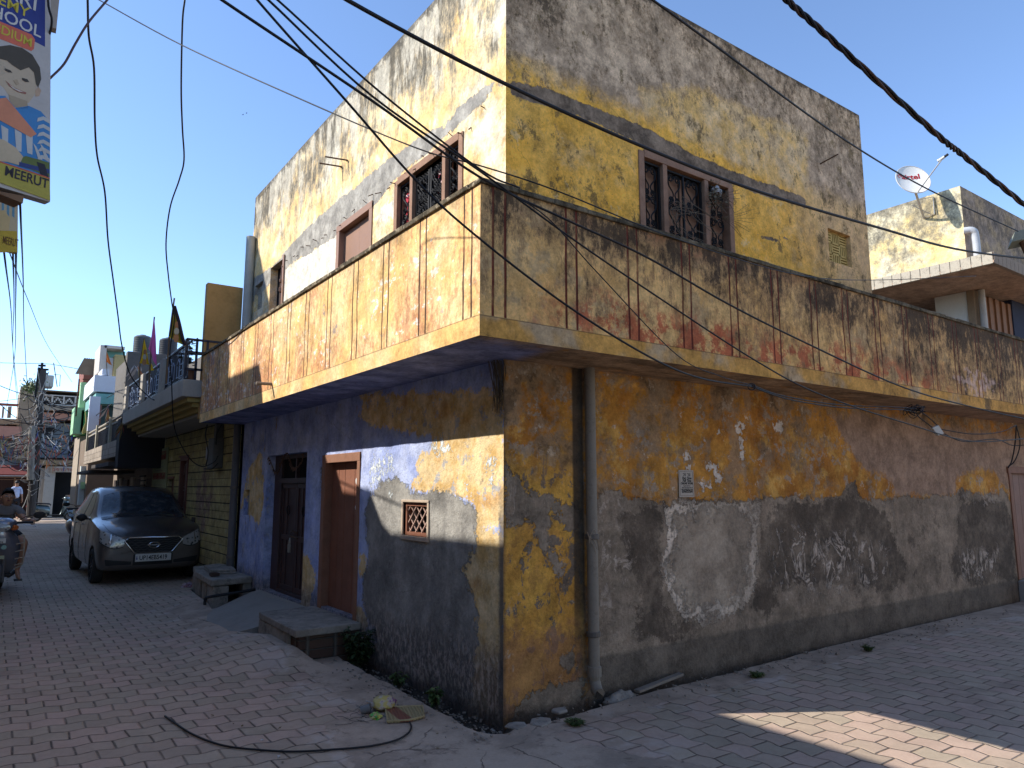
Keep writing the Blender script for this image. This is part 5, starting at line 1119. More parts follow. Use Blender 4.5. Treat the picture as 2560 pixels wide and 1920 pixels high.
    # shut lines, wipers, mirrors
    def line(pts, ax, sg, r=.0028):
        out = []
        for a, z in spline([(p[0], 0, p[1]) for p in pts], 8) and [(v.x, v.z) for v in spline([(p[0], 0, p[1]) for p in pts], 8)]:
            o_, d_ = (Vector((a, -3, z)), Vector((0, 1, 0))) if ax == 'y' else (Vector((sg*3, a, z)), Vector((-sg, 0, 0)))
            h = bvh.ray_cast(o_, d_)
            if h[0]: out.append(h[0]-d_*.0012)
        return out
    mb = MB(); mb.tube(line([(-.66, .90), (-.60, .80), (-.40, .715), (0, .705), (.40, .715), (.60, .80), (.66, .90)], 'y', 0), .003, 4); mb.build('bonnet_gap', M_PLAST, t, world=False)
    mb = MB()
    for sg in (-1, 1):
        for y in (-.52, .30, 1.0):
            L = line([(y, .26), (y+.01, .6), (y+.0, .95)], 'x', sg)
            if len(L) > 2: mb.tube(L, .003, 4)
    mb.build('door_gaps', M_PLAST, t, world=False)
    mb = MB()
    for sg in (-1, 1): mb.tube(line([(-.45, .972), (.3, .985), (1.2, 1.0)], 'x', sg), .007, 5)
    mb.build('window_sill_trim', M_CHROME, t, world=False)
    for sg in (-1, 1):
        for y in (.02, .8):
            h = bvh.ray_cast(Vector((sg*3, y, .86)), Vector((-sg, 0, 0)))[0]; b = MB(); b.bar(h+Vector((sg*.02, -.07, 0)), h+Vector((sg*.02, .07, 0)), .022, .02); b.build('door_handle', PAINT, t, world=False, bevel=.005)
    mb = MB()
    for (x0, x1) in ((-.02, .50), (-.42, .05)):
        L = [dropy(x0+(x1-x0)*i/8, 1.0+.035*i/8, .018) for i in range(9)]; mb.tube(L, .008, 5)
    mb.build('wiper', M_PLAST, t, world=False)
    for sg in (-1, 1):
        b = MB(); rr = []
        for i in range(7):
            f = math.sin(math.pi*(i+.35)/6.7); rr.append([(sg*(.77+.165*i/6), -.50+.05*f*math.cos(a), .985+.062*f*math.sin(a)) for a in [j*math.pi/6 for j in range(12)]])
        b.grid(rr, True); b.f += [list(range(12)), list(range(72, 84))]; b.mi += [0, 0]; b.bar((sg*.72, -.50, .955), (sg*.80, -.50, .965), .03, .03); b.build('side_mirror', M_PLAST, t, world=False, smooth='auto')
    for (x, y) in wheels:
        w_ = bpy.data.objects.new('wheel', None); COL.objects.link(w_); w_.parent = t; w_.location = (x*.985, y, .265)
        b = MB().lathe([(.17, -.075), (.235, -.08), (.262, -.06), (.268, 0), (.262, .06), (.235, .08), (.17, .075)], (0, 0, 0), 'x', 32, False); b.build('tyre', M_TYRE, w_, world=False, smooth='auto')
        sg = 1 if x > 0 else -1; b = MB().lathe([(.172, sg*.03), (.172, sg*.062), (.15, sg*.058), (.06, sg*.066), (.001, sg*.066)], (0, 0, 0), 'x', 28, False)
        b.build('rim', M_ALLOY, w_, world=False, smooth='auto')
        b = MB()
        for k in range(7): a = k*2*math.pi/7; b.bar((sg*.07, .05*math.cos(a), .05*math.sin(a)), (sg*.067, .15*math.cos(a), .15*math.sin(a)), .03, .01, up=(1, 0, 0))
        b.build('spokes', M_PLAST, w_, world=False)
    # interior hint: dashboard, seats and steering wheel seen through glass are not visible at this dust level; rear lamps
    for sg in (-1, 1): surface_patch(bvh, 'tail_lamp', plain('red_lamp', (.3, .01, .01), .2), t, [((sg*(.5+.15*i/4), .80), (sg*(.48+.14*i/4), 1.0)) for i in range(5)], 'y', sgn=1, off=.006, rows=3)
    return t
car()

M_SKIN = plain('brown_skin', (.42, .22, .135), .55, var=.12, sc=12); M_HAIR = plain('black_hair', (.010, .008, .008), .6, var=.2)
def skinmesh(name, pts, edges, radii, mat, par, root=0, sub=2):
    me = bpy.data.meshes.new(name); me.from_pydata(pts, edges, []); o = bpy.data.objects.new(name, me); COL.objects.link(o); o.parent = par
    o.modifiers.new('skin', 'SKIN'); 
    if not me.skin_vertices: me.skin_vertices.new()
    sv = me.skin_vertices[0].data
    for i, r in enumerate(radii): sv[i].radius = r if isinstance(r, tuple) else (r, r); sv[i].use_root = (i == root)
    s = o.modifiers.new('sub', 'SUBSURF'); s.levels = s.render_levels = sub; me.materials.append(mat); o.modifiers['skin'].use_smooth_shade = True
    return o
def head(par, c, fwd, s=1., hairmat=M_HAIR, name='hair'):
    """face features as children; returns nothing. c head centre, fwd facing (unit, horizontal)."""
    f = Vector(fwd).normalized(); r = f.cross(Vector((0, 0, 1))).normalized(); u = Vector((0, 0, 1)); c = Vector(c)
    def E(nm, off, rad, mat_, n=14):
        rows = []
        for i in range(n+1):
            ph = math.pi*i/n; rows.append([tuple(c+r*(off[0]*s+rad[0]*s*math.sin(ph)*math.cos(a))+f*(off[1]*s+rad[1]*s*math.sin(ph)*math.sin(a))+u*(off[2]*s+rad[2]*s*math.cos(ph))) for a in [2*math.pi*j/16 for j in range(16)]])
        return MB().grid(rows, True).build(nm, mat_, par, smooth=True)
    # hair: cap over the skull leaving the face open
    rows = []
    for i in range(13):
        ph = math.pi*.60*i/12; row = []
        for j in range(28):
            a = 2*math.pi*j/28; face = max(0, math.sin(a)); lim = ph if face < .15 else min(ph, math.pi*(.30 if face > .7 else .30+.45*(.7-face)))
            lim = min(lim*(1+.22*mnoise.noise(Vector((math.cos(a)*4, math.sin(a)*4, 7)))), math.pi*.6); rd = .97+.12*mnoise.noise(Vector((math.cos(a)*3.5, math.sin(a)*3.5, ph*5)))
            row.append(tuple(c+r*(.082*s*rd*math.sin(lim)*math.cos(a))+f*(-.008*s+.098*s*rd*math.sin(lim)*math.sin(a))+u*(.016*s+.112*s*rd*math.cos(lim))))
        rows.append(row)
    MB().grid(rows, True).build(name, hairmat, par, smooth=True)
    for sg in (-1, 1):
        E('eye', (sg*.030, .083, .008), (.014, .010, .008), plain('eye_white', (.5, .47, .43), .3), 8); E('iris', (sg*.030, .0905, .008), (.006, .004, .006), M_HAIR, 6)
        E('eyebrow', (sg*.031, .088, .030), (.019, .007, .0035), M_HAIR, 6); E('ear', (sg*.078, .0, -.004), (.010, .018, .028), M_SKIN, 8)
    E('nose', (0, .092, -.016), (.012, .016, .022), M_SKIN, 8); E('lips', (0, .0865, -.048), (.024, .012, .008), plain('lip', (.20, .075, .06), .5), 8)
def HEADPTS(neck, c, s=1.):
    "neck joint then skull joints for the skin graph"
    c = Vector(c); return [tuple(Vector(neck)), tuple(c+Vector((0, 0, -.075*s))), tuple(c+Vector((0, 0, -.01*s))), tuple(c+Vector((0, 0, .055*s)))], [.045*s, .056*s, .079*s, .072*s]
def hand(par_pts, par_e, par_r, wrist, d, pn, curl=.9, s=1.):
    """adds palm, four fingers and a thumb to a skin graph; wrist index last. d along the hand, pn palm normal (fingers curl toward it)"""
    d = Vector(d).normalized(); pn = Vector(pn).normalized(); side = d.cross(pn).normalized(); W = Vector(par_pts[wrist])
    pi = len(par_pts); par_pts.append(tuple(W+d*.045*s)); par_r.append((.024*s, .017*s)); par_e.append((wrist, pi))
    for k in range(4):
        L = (.068, .076, .072, .056)[k]*s; b0 = W+d*.072*s+side*(.027-.018*k)*s; i0 = len(par_pts)
        par_pts.append(tuple(b0)); par_r.append(.0095*s); par_e.append((pi, i0)); p = b0; dd = d.copy()
        for q in range(2):
            dd = (dd*math.cos(curl)+pn*math.sin(curl)).normalized(); pnn = pn; p = p+dd*L*.5; par_pts.append(tuple(p)); par_r.append(.0085*s-q*.001); par_e.append((len(par_pts)-2, len(par_pts)-1)); dd = dd if q else (dd*.6+pnn*.4).normalized()
    i0 = len(par_pts); t0 = W+d*.03*s+side*.03*s; par_pts.append(tuple(t0)); par_r.append(.0115*s); par_e.append((pi, i0)); par_pts.append(tuple(t0+(d*.6+side*.4+pn*.5)*.045*s)); par_r.append(.009*s); par_e.append((i0, i0+1))
def scooter(name, label, loc, rz, paint, detail=True, group=None):
    t = thing(name, label, 'scooter', loc, rz, group); PB = lambda mb, nm, mt, par=t, **k: mb.build(nm, mt, par, world=False, **k)
    for nm, y in (('front_wheel', -.62), ('rear_wheel', .60)):
        w_ = bpy.data.objects.new('wheel', None); COL.objects.link(w_); w_.parent = t; w_.location = (0, y, .215)
        PB(MB().lathe([(.13, -.035), (.185, -.042), (.212, -.02), (.215, 0), (.212, .02), (.185, .042), (.13, .035)], (0, 0, 0), 'x', 26, False), 'tyre', M_TYRE, w_, smooth='auto')
        PB(MB().lathe([(.002, -.03), (.13, -.036), (.13, .036), (.002, .03)], (0, 0, 0), 'x', 22, False), 'rim', M_ALLOY, w_, smooth='auto')
    # front mudguard
    rows = []
    for i in range(11):
        a = R_(20+150*i/10); rows.append([(x, -.62-(.245+dz)*math.cos(a), .215+(.245+dz)*math.sin(a)) for x, dz in ((-.065, -.07), (-.055, -.01), (0, .01), (.055, -.01), (.065, -.07))])
    PB(MB().grid(rows), 'front_mudguard', paint, smooth=True)
    b = MB()
    for sg in (-1, 1): b.tube([(sg*.075, -.62, .215), (sg*.07, -.50, .50)], .022, 8)
    PB(b, 'fork', plain('fork_grey', (.12, .12, .12), .4, .5))
    # apron: front shield, wide at knees
    rows = []
    for z, w_, y, d in ((.26, .10, -.28, .02), (.36, .19, -.36, .07), (.52, .235, -.42, .10), (.68, .245, -.46, .11), (.80, .20, -.48, .10), (.88, .13, -.49, .07)):
        rows.append([(w_*math.sin(a), y+d*.6-d*math.cos(a)*1.2, z+.02*math.cos(a)) for a in [R_(-90+180*j/12) for j in range(13)]])
    rows2 = [[(x*.97, y+.035, z) for x, y, z in r] for r in rows]
    PB(MB().grid(rows).grid(rows2[::-1]), 'apron', paint, smooth=True)
    PB(MB().box((-.17, -.34, .25), (.17, .22, .30)), 'floorboard', M_PLAST, bevel=.02)
    rows = []
    for y, w_, z0, z1 in ((.12, .10, .30, .62), (.22, .17, .28, .70), (.45, .19, .32, .73), (.70, .17, .42, .74), (.92, .09, .55, .74), (.98, .04, .62, .72)):
        rows.append([(w_*math.cos(a)*(1 if math.sin(a) < .6 else .9), y, (z0+z1)/2+(z1-z0)/2*math.sin(a)) for a in [2*math.pi*j/18 for j in range(18)]])
    mb = MB().grid(rows, True); PB(mb, 'rear_body', paint, smooth=True)
    rows = []
    for y, w_, z in ((.10, .09, .71), (.16, .14, .76), (.4, .155, .775), (.65, .14, .80), (.86, .09, .80), (.9, .04, .78)):
        rows.append([(w_*math.cos(a), y, z+.035*math.sin(a)) for a in [2*math.pi*j/16 for j in range(16)]])
    mb = MB().grid(rows, True); mb.f += [list(range(16)), list(range(80, 96))]; mb.mi += [0, 0]; PB(mb, 'seat', plain('black_seat', (.02, .019, .02), .55), smooth=True)
    # handlebar cowl
    rows = []
    for y, w_, h, zc in ((-.60, .07, .05, .955), (-.585, .135, .08, .955), (-.52, .18, .095, .965), (-.44, .185, .085, .98), (-.36, .12, .06, 1.0)):
        rows.append([(w_*math.cos(a), y, zc+h*math.sin(a)) for a in [2*math.pi*j/20 for j in range(20)]])
    mb = MB().grid(rows, True); mb.f += [list(range(20)), list(range(80, 100))]; mb.mi += [0, 0]; cw = PB(mb, 'handlebar_cowl', paint, smooth=True)
    rows = [[(.115*r*math.cos(a)*(1+.15*math.sin(a)), -.605-.012*(1-r), .93+.055*r*math.sin(a)) for a in [2*math.pi*j/24 for j in range(24)]] for r in (.02, .6, 1)]
    PB(MB().grid(rows, True), 'headlight', M_LAMP, smooth=True)
    for sg in (-1, 1):
        rows = [[(sg*(.155+.052*r*math.cos(a)), -.585+.03*abs(r*math.cos(a))-.008*(1-r), .93+.036*r*math.sin(a)) for a in [2*math.pi*j/16 for j in range(16)]] for r in (.02, .7, 1)]
        PB(MB().grid(rows, True), 'indicator', plain('amber_lens', (.45, .12, .03), .25), smooth=True)
        PB(MB().tube([(sg*.10, -.44, .985), (sg*.24, -.40, .99), (sg*.36, -.33, .985)], .016, 8), 'handlebar', M_PLAST)
        PB(MB().tube([(sg*.25, -.44, .96), (sg*.38, -.42, .935), (sg*.40, -.42, .93)], .006, 6), 'brake_lever', M_CHROME)
        b = MB().tube([(sg*.20, -.42, 1.02), (sg*.27, -.44, 1.07), (sg*.36, -.46, 1.09)], .006, 6)
        rows = [[(sg*.43+.075*r*math.cos(a), -.47+e, 1.09+.047*r*math.sin(a)) for a in [2*math.pi*j/18 for j in range(18)]] for r, e in ((.01, -.012), (.8, -.010), (1, 0), (.8, .012), (.01, .014))]
        b.grid(rows, True); PB(b, 'mirror', M_PLAST, smooth='auto')
    PB(MB().box((-.06, .96, .62), (.06, 1.0, .70)), 'tail_lamp', plain('red_lamp', (.3, .01, .01), .2), bevel=.01)
    PB(MB().tube([(.12, .2, .22), (.17, .5, .24), (.18, .95, .34)], .035, 10), 'exhaust', M_PLAST)
    if detail:
        for sg in (-1, 1):
            b = MB(); L = [(sg*.235, -.52, .82), (sg*.275, -.50, .80), (sg*.285, -.47, .6), (sg*.275, -.42, .42), (sg*.19, -.38, .36)]; b.tube(spline(L, 5), .011, 7)
            for z in (.72, .62, .52, .44): b.tube([(sg*.28, -.49+.1*(.8-z), z), (sg*.19, -.50, z-.02)], .006, 5)
            PB(b, 'leg_guard', plain('cream_guard', (.40, .33, .25), .5))
        b = MB(); b.box((-.08, -.602, .725), (.075, -.592, .79)); p = PB(b, 'number_plate', M_PLATE)
        W = WMX(t); text_obj('lettering', 'UP 15\nDV 0774', .033, M_INK, p, W @ Matrix.Translation((-.07, -.604, .762)) @ frame4((0, 0, 0), (1, 0, 0), (0, 0, 1)), .0006, .0006, squash=.95)
        PB(MB().box((.02, -.585, .53), (.075, -.575, .545)).box((.02, -.5855, .545), (.075, -.5755, .56)).box((.02, -.5845, .515), (.075, -.5745, .53)), 'sticker', plain('sticker_mix', (.35, .38, .25), .6))
        PB(MB().lathe([(.001, -.59), (.03, -.589), (.03, -.583)], (.06, 0, .67), 'y', 14), 'round_sticker', plain('sticker_green', (.25, .42, .36), .5))
        rows = [[(.055*math.cos(a)*r, -.585+.0-.01*(1-r)+.0, 1.02+.022*math.sin(a)*r) for a in [2*math.pi*j/14 for j in range(14)]] for r in (.05, 1)]
        PB(MB().grid(rows, True), 'cowl_sticker', plain('sticker_white', (.5, .5, .5), .5))
    return t
BX, BYY = -2.645, 8.62
scooter('scooter', 'dark scooter ridden toward the viewer at the left edge', (BX, BYY, .08), R_(-3), carpaint('scooter_grey_paint', (.18, .185, .23), .4))
# the boy
pr = thing('person', 'boy in a dark grey T-shirt and shorts riding the scooter', 'person', (BX, BYY+.3, .08)); s = .93
def L(x, y, z): return (BX+x, BYY+y, .08+z)
pts = []; rad = []; ed_ = []
def J(p, r, par=None):
    pts.append(p); rad.append(r)
    if par is not None: ed_.append((par, len(pts)-1))
    return len(pts)-1
hip = J(L(0, .30, .84), (.115, .10)); wst = J(L(.0, .26, .98), (.10, .085), hip); ch = J(L(.01, .20, 1.10), (.125, .095), wst); sh = J(L(.015, .17, 1.17), (.075, .06), ch)
HC = Vector(L(.03, .10, 1.335)); np_, nr_ = HEADPTS(L(.02, .15, 1.215), HC, 1.08); pv = sh
for p, r in zip(np_, nr_): pv = J(p, r, pv)
arms = {}
for sg in (-1, 1):
    a = J(L(sg*.145+.01, .18, 1.145), .05, sh); e = J(L(sg*.27, -.02, .985), .036, a); w_ = J(L(sg*.335, -.27, 1.015), .024, e); arms[sg] = w_
    k1 = J(L(sg*.12, .26, .80), .078, hip); kn = J(L(sg*.27, -.06, .70), .056, k1); cf = J(L(sg*.25, .02, .48), .047, kn); an = J(L(sg*.22, .08, .30), .030, cf); ft = J(L(sg*.235, .0, .215), (.034, .026), an); J(L(sg*.245, -.11, .20), (.034, .018), ft)
for sg in (-1, 1): hand(pts, ed_, rad, arms[sg], (0, -.9, -.1), (0, .15, -1), 1.0, .85)
skinmesh('body', [tuple(Vector(p)-Vector(pr.location)) for p in pts], ed_, rad, M_SKIN, pr)
M_SHIRT = plain('dark_grey_tshirt', (.17, .162, .16), .9, var=.3, sc=8); M_SHORT = plain('dark_shorts', (.022, .022, .026), .9)
def garment(nm, P, E_, R__, m_, par): return skinmesh(nm, [tuple(Vector(p)-Vector(par.location)) for p in P], E_, R__, m_, par)
garment('t_shirt', [L(0, .30, .86), L(0, .26, .98), L(.01, .20, 1.10), L(.015, .165, 1.185), L(-.15, .18, 1.15), L(-.225, .07, 1.05), L(.17, .18, 1.15), L(.235, .07, 1.05), L(.02, .155, 1.205)], [(0, 1), (1, 2), (2, 3), (3, 4), (4, 5), (3, 6), (6, 7), (3, 8)], [(.13, .11), (.125, .10), (.14, .108), (.085, .07), .064, .058, .064, .058, (.05, .045)], M_SHIRT, pr)
garment('shorts', [L(0, .30, .86), L(-.11, .26, .82), L(-.23, .03, .735), L(.11, .26, .82), L(.23, .03, .735)], [(0, 1), (1, 2), (0, 3), (3, 4)], [(.13, .115), .092, .078, .092, .078], M_SHORT, pr)
head(pr, HC, (.15, -1, 0), 1.05)
b = MB(); b.box(L(.19, -.12, .165), L(.29, .05, .182)); b.build('sandal', plain('sandal_black', (.03, .03, .03)), pr, bevel=.006)
# parked scooters far away
scooter('scooter', 'silver and teal scooter parked side on before the dark shop', (PY(132, 1290, 33.5).x, 33.6, .08), R_(90), carpaint('teal_grey_paint', (.10, .15, .16), .3), False, 'scooters parked along the street')
scooter('scooter', 'dark blue scooter parked just behind the car', (-1.05, 15.9, .08), R_(8), carpaint('navy_paint', (.02, .03, .06), .3), False, 'scooters parked along the street')
def far_person(label, loc, rz, shirt, trousers, scale=1.):
    t = thing('person', label, 'person', loc, rz); t.scale = (scale,)*3
    P = [(0, 0, .92), (0, 0, 1.1), (0, 0, 1.34), (0, 0, 1.43), (0, -.01, 1.50), (0, -.01, 1.56), (0, -.01, 1.63), (.17, 0, 1.38), (.24, .01, 1.10), (.25, -.05, .86), (-.17, 0, 1.38), (-.24, .01, 1.10), (-.25, -.05, .86), (.1, 0, .86), (.11, 0, .48), (.12, .02, .09), (.13, -.12, .04), (-.1, 0, .86), (-.11, 0, .48), (-.12, .02, .09), (-.13, -.12, .04)]
    E_ = [(0, 1), (1, 2), (2, 3), (3, 4), (4, 5), (5, 6), (3, 7), (7, 8), (8, 9), (3, 10), (10, 11), (11, 12), (0, 13), (13, 14), (14, 15), (15, 16), (0, 17), (17, 18), (18, 19), (19, 20)]
    R__ = [(.10, .08), (.09, .07), (.12, .08), .06, .05, .075, .08, .055, .04, .028, .055, .04, .028, .08, .055, .04, .035, .08, .055, .04, .035]
    P2, E2, R2 = list(P), list(E_), list(R__)
    hand(P2, E2, R2, 9, (0, -.1, -1), (-1, 0, 0), .3); hand(P2, E2, R2, 12, (0, -.1, -1), (1, 0, 0), .3)
    skinmesh('body', P2, E2, R2, M_SKIN, t)
    skinmesh('shirt', [P[i] for i in (0, 1, 2, 3, 7, 8, 10, 11)], [(0, 1), (1, 2), (2, 3), (3, 4), (4, 5), (3, 6), (6, 7)], [(.17, .14), (.155, .125), (.175, .12), .08, .07, .055, .07, .055], shirt, t, sub=1)
    skinmesh('trousers', [P[i] for i in (0, 13, 14, 15, 17, 18, 19)], [(0, 1), (1, 2), (2, 3), (0, 4), (4, 5), (5, 6)], [(.145, .115), .095, .07, .055, .095, .07, .055], trousers, t, sub=1)
    rows = [[(.088*math.sin(ph)*math.cos(a), -.012+.1*math.sin(ph)*math.sin(a), 1.64+.10*math.cos(ph)) for a in [j*math.pi/7 for j in range(14)]] for ph in [math.pi*.6*i/7 for i in range(8)]]
    MB().grid(rows, True).build('hair', M_HAIR, t, world=False, smooth=True); return t
far_person('standing man in a pale blue shirt before the maroon awning shop', (PY(41, 1225, 36.5).x, 36.5, .1), R_(20), plain('pale_blue_shirt', (.45, .52, .72), .9), plain('black_trousers', (.02, .02, .025), .9), 1.02)
far_person('man in a dull grey shirt inside the dark shop behind the parked scooter', (PY(172, 1250, 38.6).x, 38.8, -.35), R_(20), plain('grey_shirt', (.20, .21, .21), .9), plain('black_trousers', (.02, .02, .025), .9), .95)
# ---------------------------------------------------------------- steps, litter, plants
def slab(name, label, cat, outline, z0, z1, mat, jag=.012, top_over=0):
    t = thing(name, label, cat, (outline[0][0], outline[0][1], z0)); pts = rag(outline+[outline[0]], 6, jag)[:-1]
    MB().prism([(x, y, z0) for x, y in pts], (0, 0, z1-z0)).build('slab', mat, t, bevel=.008); return t
M_STEPM = (lambda M: M.out(M.mix(M.mix((.22, .195, .165), (.31, .275, .235), M.noise(4, 6, .7).sm(.4, .6)), (.08, .07, .058), M.noise(7, 7, .8, off=3).sm(.50, .64)*.55), bump=M.noise(12, 6, .8)+M.vor(40)*.3, bs=.8, bd=.012))(Mat('rough_cement', .95, .1))
M_BRICKW = (lambda M: (lambda r, e: M.out(M.mix(M.mix((.075, .045, .036), (.11, .07, .052), r), (.13, .115, .10), e.sm(.10, .03)), bump=e.sm(0, .1), bs=.9, bd=.02))(M.white(M.vec((M.x*4+M.y*4).floor(), (M.z*12).floor(), 0.)), (((M.x*4+M.y*4).frac()-.5).abs()*-1+.5).mn((((M.z*12).frac()-.5).abs()*-1+.5))))(Mat('exposed_brick', .95, .1))
ds_ = slab('doorstep', 'rough cement doorstep slab under the brown plank door', 'step', [(-.62, 2.18), (-.02, 2.20), (-.02, 3.36), (-.60, 3.30)], .29, .35, M_STEPM, .02)
b = MB(); b.box((-.57, 2.24, .0), (-.02, 3.26, .288)); b.build('brick_base', M_BRICKW, ds_); b = MB(); b.box((-.60, 2.42, .0), (-.572, 3.30, .286), .006); b.build('render_coat', M_STEPM, ds_, bevel=.01)
rp = thing('ramp', 'sloping cement ramp in front of the dark double door', 'ramp', (-.5, 4.4, .08)); b = MB()
P_ = [(-.02, 3.38, .31), (-.02, 5.25, .30), (-.10, 5.35, .26), (-.62, 5.1, .12), (-1.0, 4.2, .09), (-1.05, 3.5, .10), (-.62, 3.38, .19)]
b.prism([(x, y, z) for x, y, z in P_], (0, 0, -.2)); b.build('ramp_surface', plain('smooth_cement', (.25, .225, .195), .92, var=.35, sc=3, dirt=.3, bump=.3), rp)
cv = thing('drain_cover', 'low cement culvert with square gaps at the foot of the dark down pipe', 'culvert', (-.4, 6.3, .08)); b = MB()
b.prism([(-.53, 5.50, .345), (-.012, 5.58, .345), (-.012, 7.3, .345), (-.36, 7.3, .345), (-.48, 6.6, .345)], (0, 0, .08))
for x0, y0, x1, y1 in ((-.50, 5.54, -.30, 5.80), (-.47, 6.0, -.36, 6.2), (-.45, 6.45, -.34, 6.7), (-.38, 6.95, -.25, 7.2), (-.12, 5.62, -.012, 5.8)): b.box((x0, y0, .0), (x1, y1, .343), .008)
b.box((-.25, 6.0, .0), (-.2, 7.3, .342)); b.build('culvert', M_STEPM, cv, bevel=.015)
lid = thing('stone_slab', 'flat stacked stone slab lying on the cement culvert', 'slab', (-.3, 6.4, .45)); b = MB(); out_ = [(-.40, 6.1), (-.10, 6.0), (-.03, 6.5), (-.10, 6.9), (-.34, 6.75)]
b.prism([(x, y, .428) for x, y in out_], (0, 0, .025)); b.prism([(x*.96-.01, y+.01, .456) for x, y in out_], (0, 0, .028)); b.build('slab', M_STEPM, lid, bevel=.008)
bt = thing('brick_piece', 'loose brick end on the cement culvert beside the stone slab', 'brick', (-.58, 6.0, .45)); b = MB(); b.box((-.46, 5.80, .429), (-.36, 5.93, .475), .005); b.build('brick', M_BRICKW, bt, bevel=.006)
pp_ = thing('drain_pipe', 'thin black pipe crossing the gap beside the culvert', 'pipe', (-.5, 5.6, .3)); MB().tube(spline([(-.60, 5.44, .1), (-.60, 5.44, .20), (-.56, 5.43, .235), (-.3, 5.40, .26), (-.03, 5.36, .29)], 5), .018, 8).build('pipe', M_BLACK, pp_, smooth=True)
def fillet(outer, inner, z0, z1s):
    rows = []
    for k in range(6):
        t_ = k/5; rows.append([(o[0]+(i_[0]-o[0])*t_, o[1]+(i_[1]-o[1])*t_, z0+(zz-z0)*(t_*t_*(3-2*t_))) for o, i_, zz in zip(outer, inner, z1s)])
    return MB().grid(rows)
tag(fillet([(-1.35, 1.45), (-1.5, 1.8), (-1.6, 2.2), (-1.6, 3.0), (-1.55, 3.9), (-1.3, 4.9), (-1.2, 5.6), (-1.2, 7.2), (-.9, 8.3)], [(-.40, 1.75), (-.50, 2.05), (-.575, 2.25), (-.605, 2.9), (-.8, 3.6), (-.62, 4.9), (-.55, 5.5), (-.45, 7.0), (-.1, 7.6)], .077, [.0772, .12, .195, .205, .15, .12, .15, .14, .078]).build('road', M_PAVE, smooth=True, recalc=False), kind='structure')
# leaves and weeds
def leafmat(name, c1, c2):
    M = Mat(name, .55, .3); n = M.noise(25, 3, .6); return M.out(M.mix(c1, c2, n.sm(.35, .65)))
M_LEAF = leafmat('dark_leaf_green', (.018, .035, .012), (.045, .075, .025)); M_WEED = leafmat('weed_green', (.05, .09, .025), (.10, .14, .04)); M_STEMM = plain('plant_stem', (.07, .06, .03), .8)
def plant(name, label, c, n, hgt, spread, leaf, mat_=None, group=None, cat='plant'):
    t = thing(name, label, cat, tuple(c), 0, group); sm, lm = MB(), MB(); c = Vector(c)
    for i in range(n):
        a = rnd.uniform(0, 6.283); r = spread*rnd.uniform(.2, 1); h = hgt*rnd.uniform(.4, 1); tip = c+Vector((math.cos(a)*r, math.sin(a)*r, h)); st = spline([c+Vector((math.cos(a)*.02, math.sin(a)*.02, 0)), c+(tip-c)*.5+Vector((0, 0, h*.15)), tip], 4); sm.tube(st, .0028, 4)
        for k, p in enumerate(st[2:]):
            for q in range(2):
                b_ = a+rnd.uniform(-1.8, 1.8); l = leaf*rnd.uniform(.6, 1.2); d = Vector((math.cos(b_), math.sin(b_), rnd.uniform(-.5, .4))).normalized(); sd = d.cross(Vector((0, 0, 1))).normalized()*l*.33; up = Vector((0, 0, l*.12))
                lm.add([p, p+d*l*.35+sd+up, p+d*l*.75+sd*.7+up, p+d*l-up, p+d*l*.75-sd*.7+up, p+d*l*.35-sd+up, p+d*l*.5], [(0, 1, 6, 5), (1, 2, 6), (2, 3, 6), (3, 4, 6), (4, 5, 6)])
    sm.build('stems', M_STEMM, t); lm.build('leaves', mat_ or M_LEAF, t, recalc=False); return t
plant('plant', 'dark leafy shrub growing against the wall beside the doorstep', (-.12, 2.02, .0), 40, .36, .13, .06)
plant('plant', 'small broad leaf seedling in the ditch near the corner', (-.12, .62, .0), 7, .16, .08, .055, M_WEED, 'seedlings in the ditch'); plant('plant', 'tiny seedling in the ditch halfway to the shrub', (-.10, 1.25, .0), 5, .12, .06, .05, M_WEED, 'seedlings in the ditch')
for (px, py, n, h, lb) in ((1437, 1812, 70, .03, 'low green weed tuft in the cement crack right of the corner'), (1893, 1692, 60, .03, 'low weed tuft at the paver edge under the side wall'), (2170, 1628, 24, .05, 'upright weed sprig at the paver edge further along the side wall')):
    plant('weed', lb, PZ(px, py, .083), n, h, .06, .018, M_WEED, 'weeds at the edge of the pavers')
# balcony plant pots of the yellow house
for (y, x, lb) in ((6.75, -.68, 'leafy pot plant behind the rail corner of the yellow house'), (15.0, -.6, 'yellow green pot plant on the stone tiled balcony')):
    q = thing('pot_plant', lb, 'pot plant', (x, y, 3.03 if y < 10 else 2.55), 0, 'pot plants on the balconies'); z = 3.03 if y < 10 else 2.55
    MB().lathe([(.06, z), (.09, z+.15), (.095, z+.17), (.08, z+.16)], (x, y, 0), n=14).build('pot', plain('clay_pot', (.25, .12, .07)), q)
    sm = MB()
    for i in range(60):
        a = rnd.uniform(0, 6.28); r = rnd.uniform(0, .16); p = Vector((x+r*math.cos(a), y+r*math.sin(a), z+.2+rnd.uniform(0, .4))); d = Vector((math.cos(a*3), math.sin(a*3), rnd.uniform(-.4, .5))).normalized()*.09; sd = d.cross(Vector((0, 0, 1))).normalized()*.03; sm.add([p, p+d*.5+sd, p+d, p+d*.5-sd], [(0, 1, 2, 3)])
    sm.build('leaves', M_LEAF if y < 10 else leafmat('yellowing_leaf', (.14, .13, .02), (.25, .22, .05)), q, recalc=False)
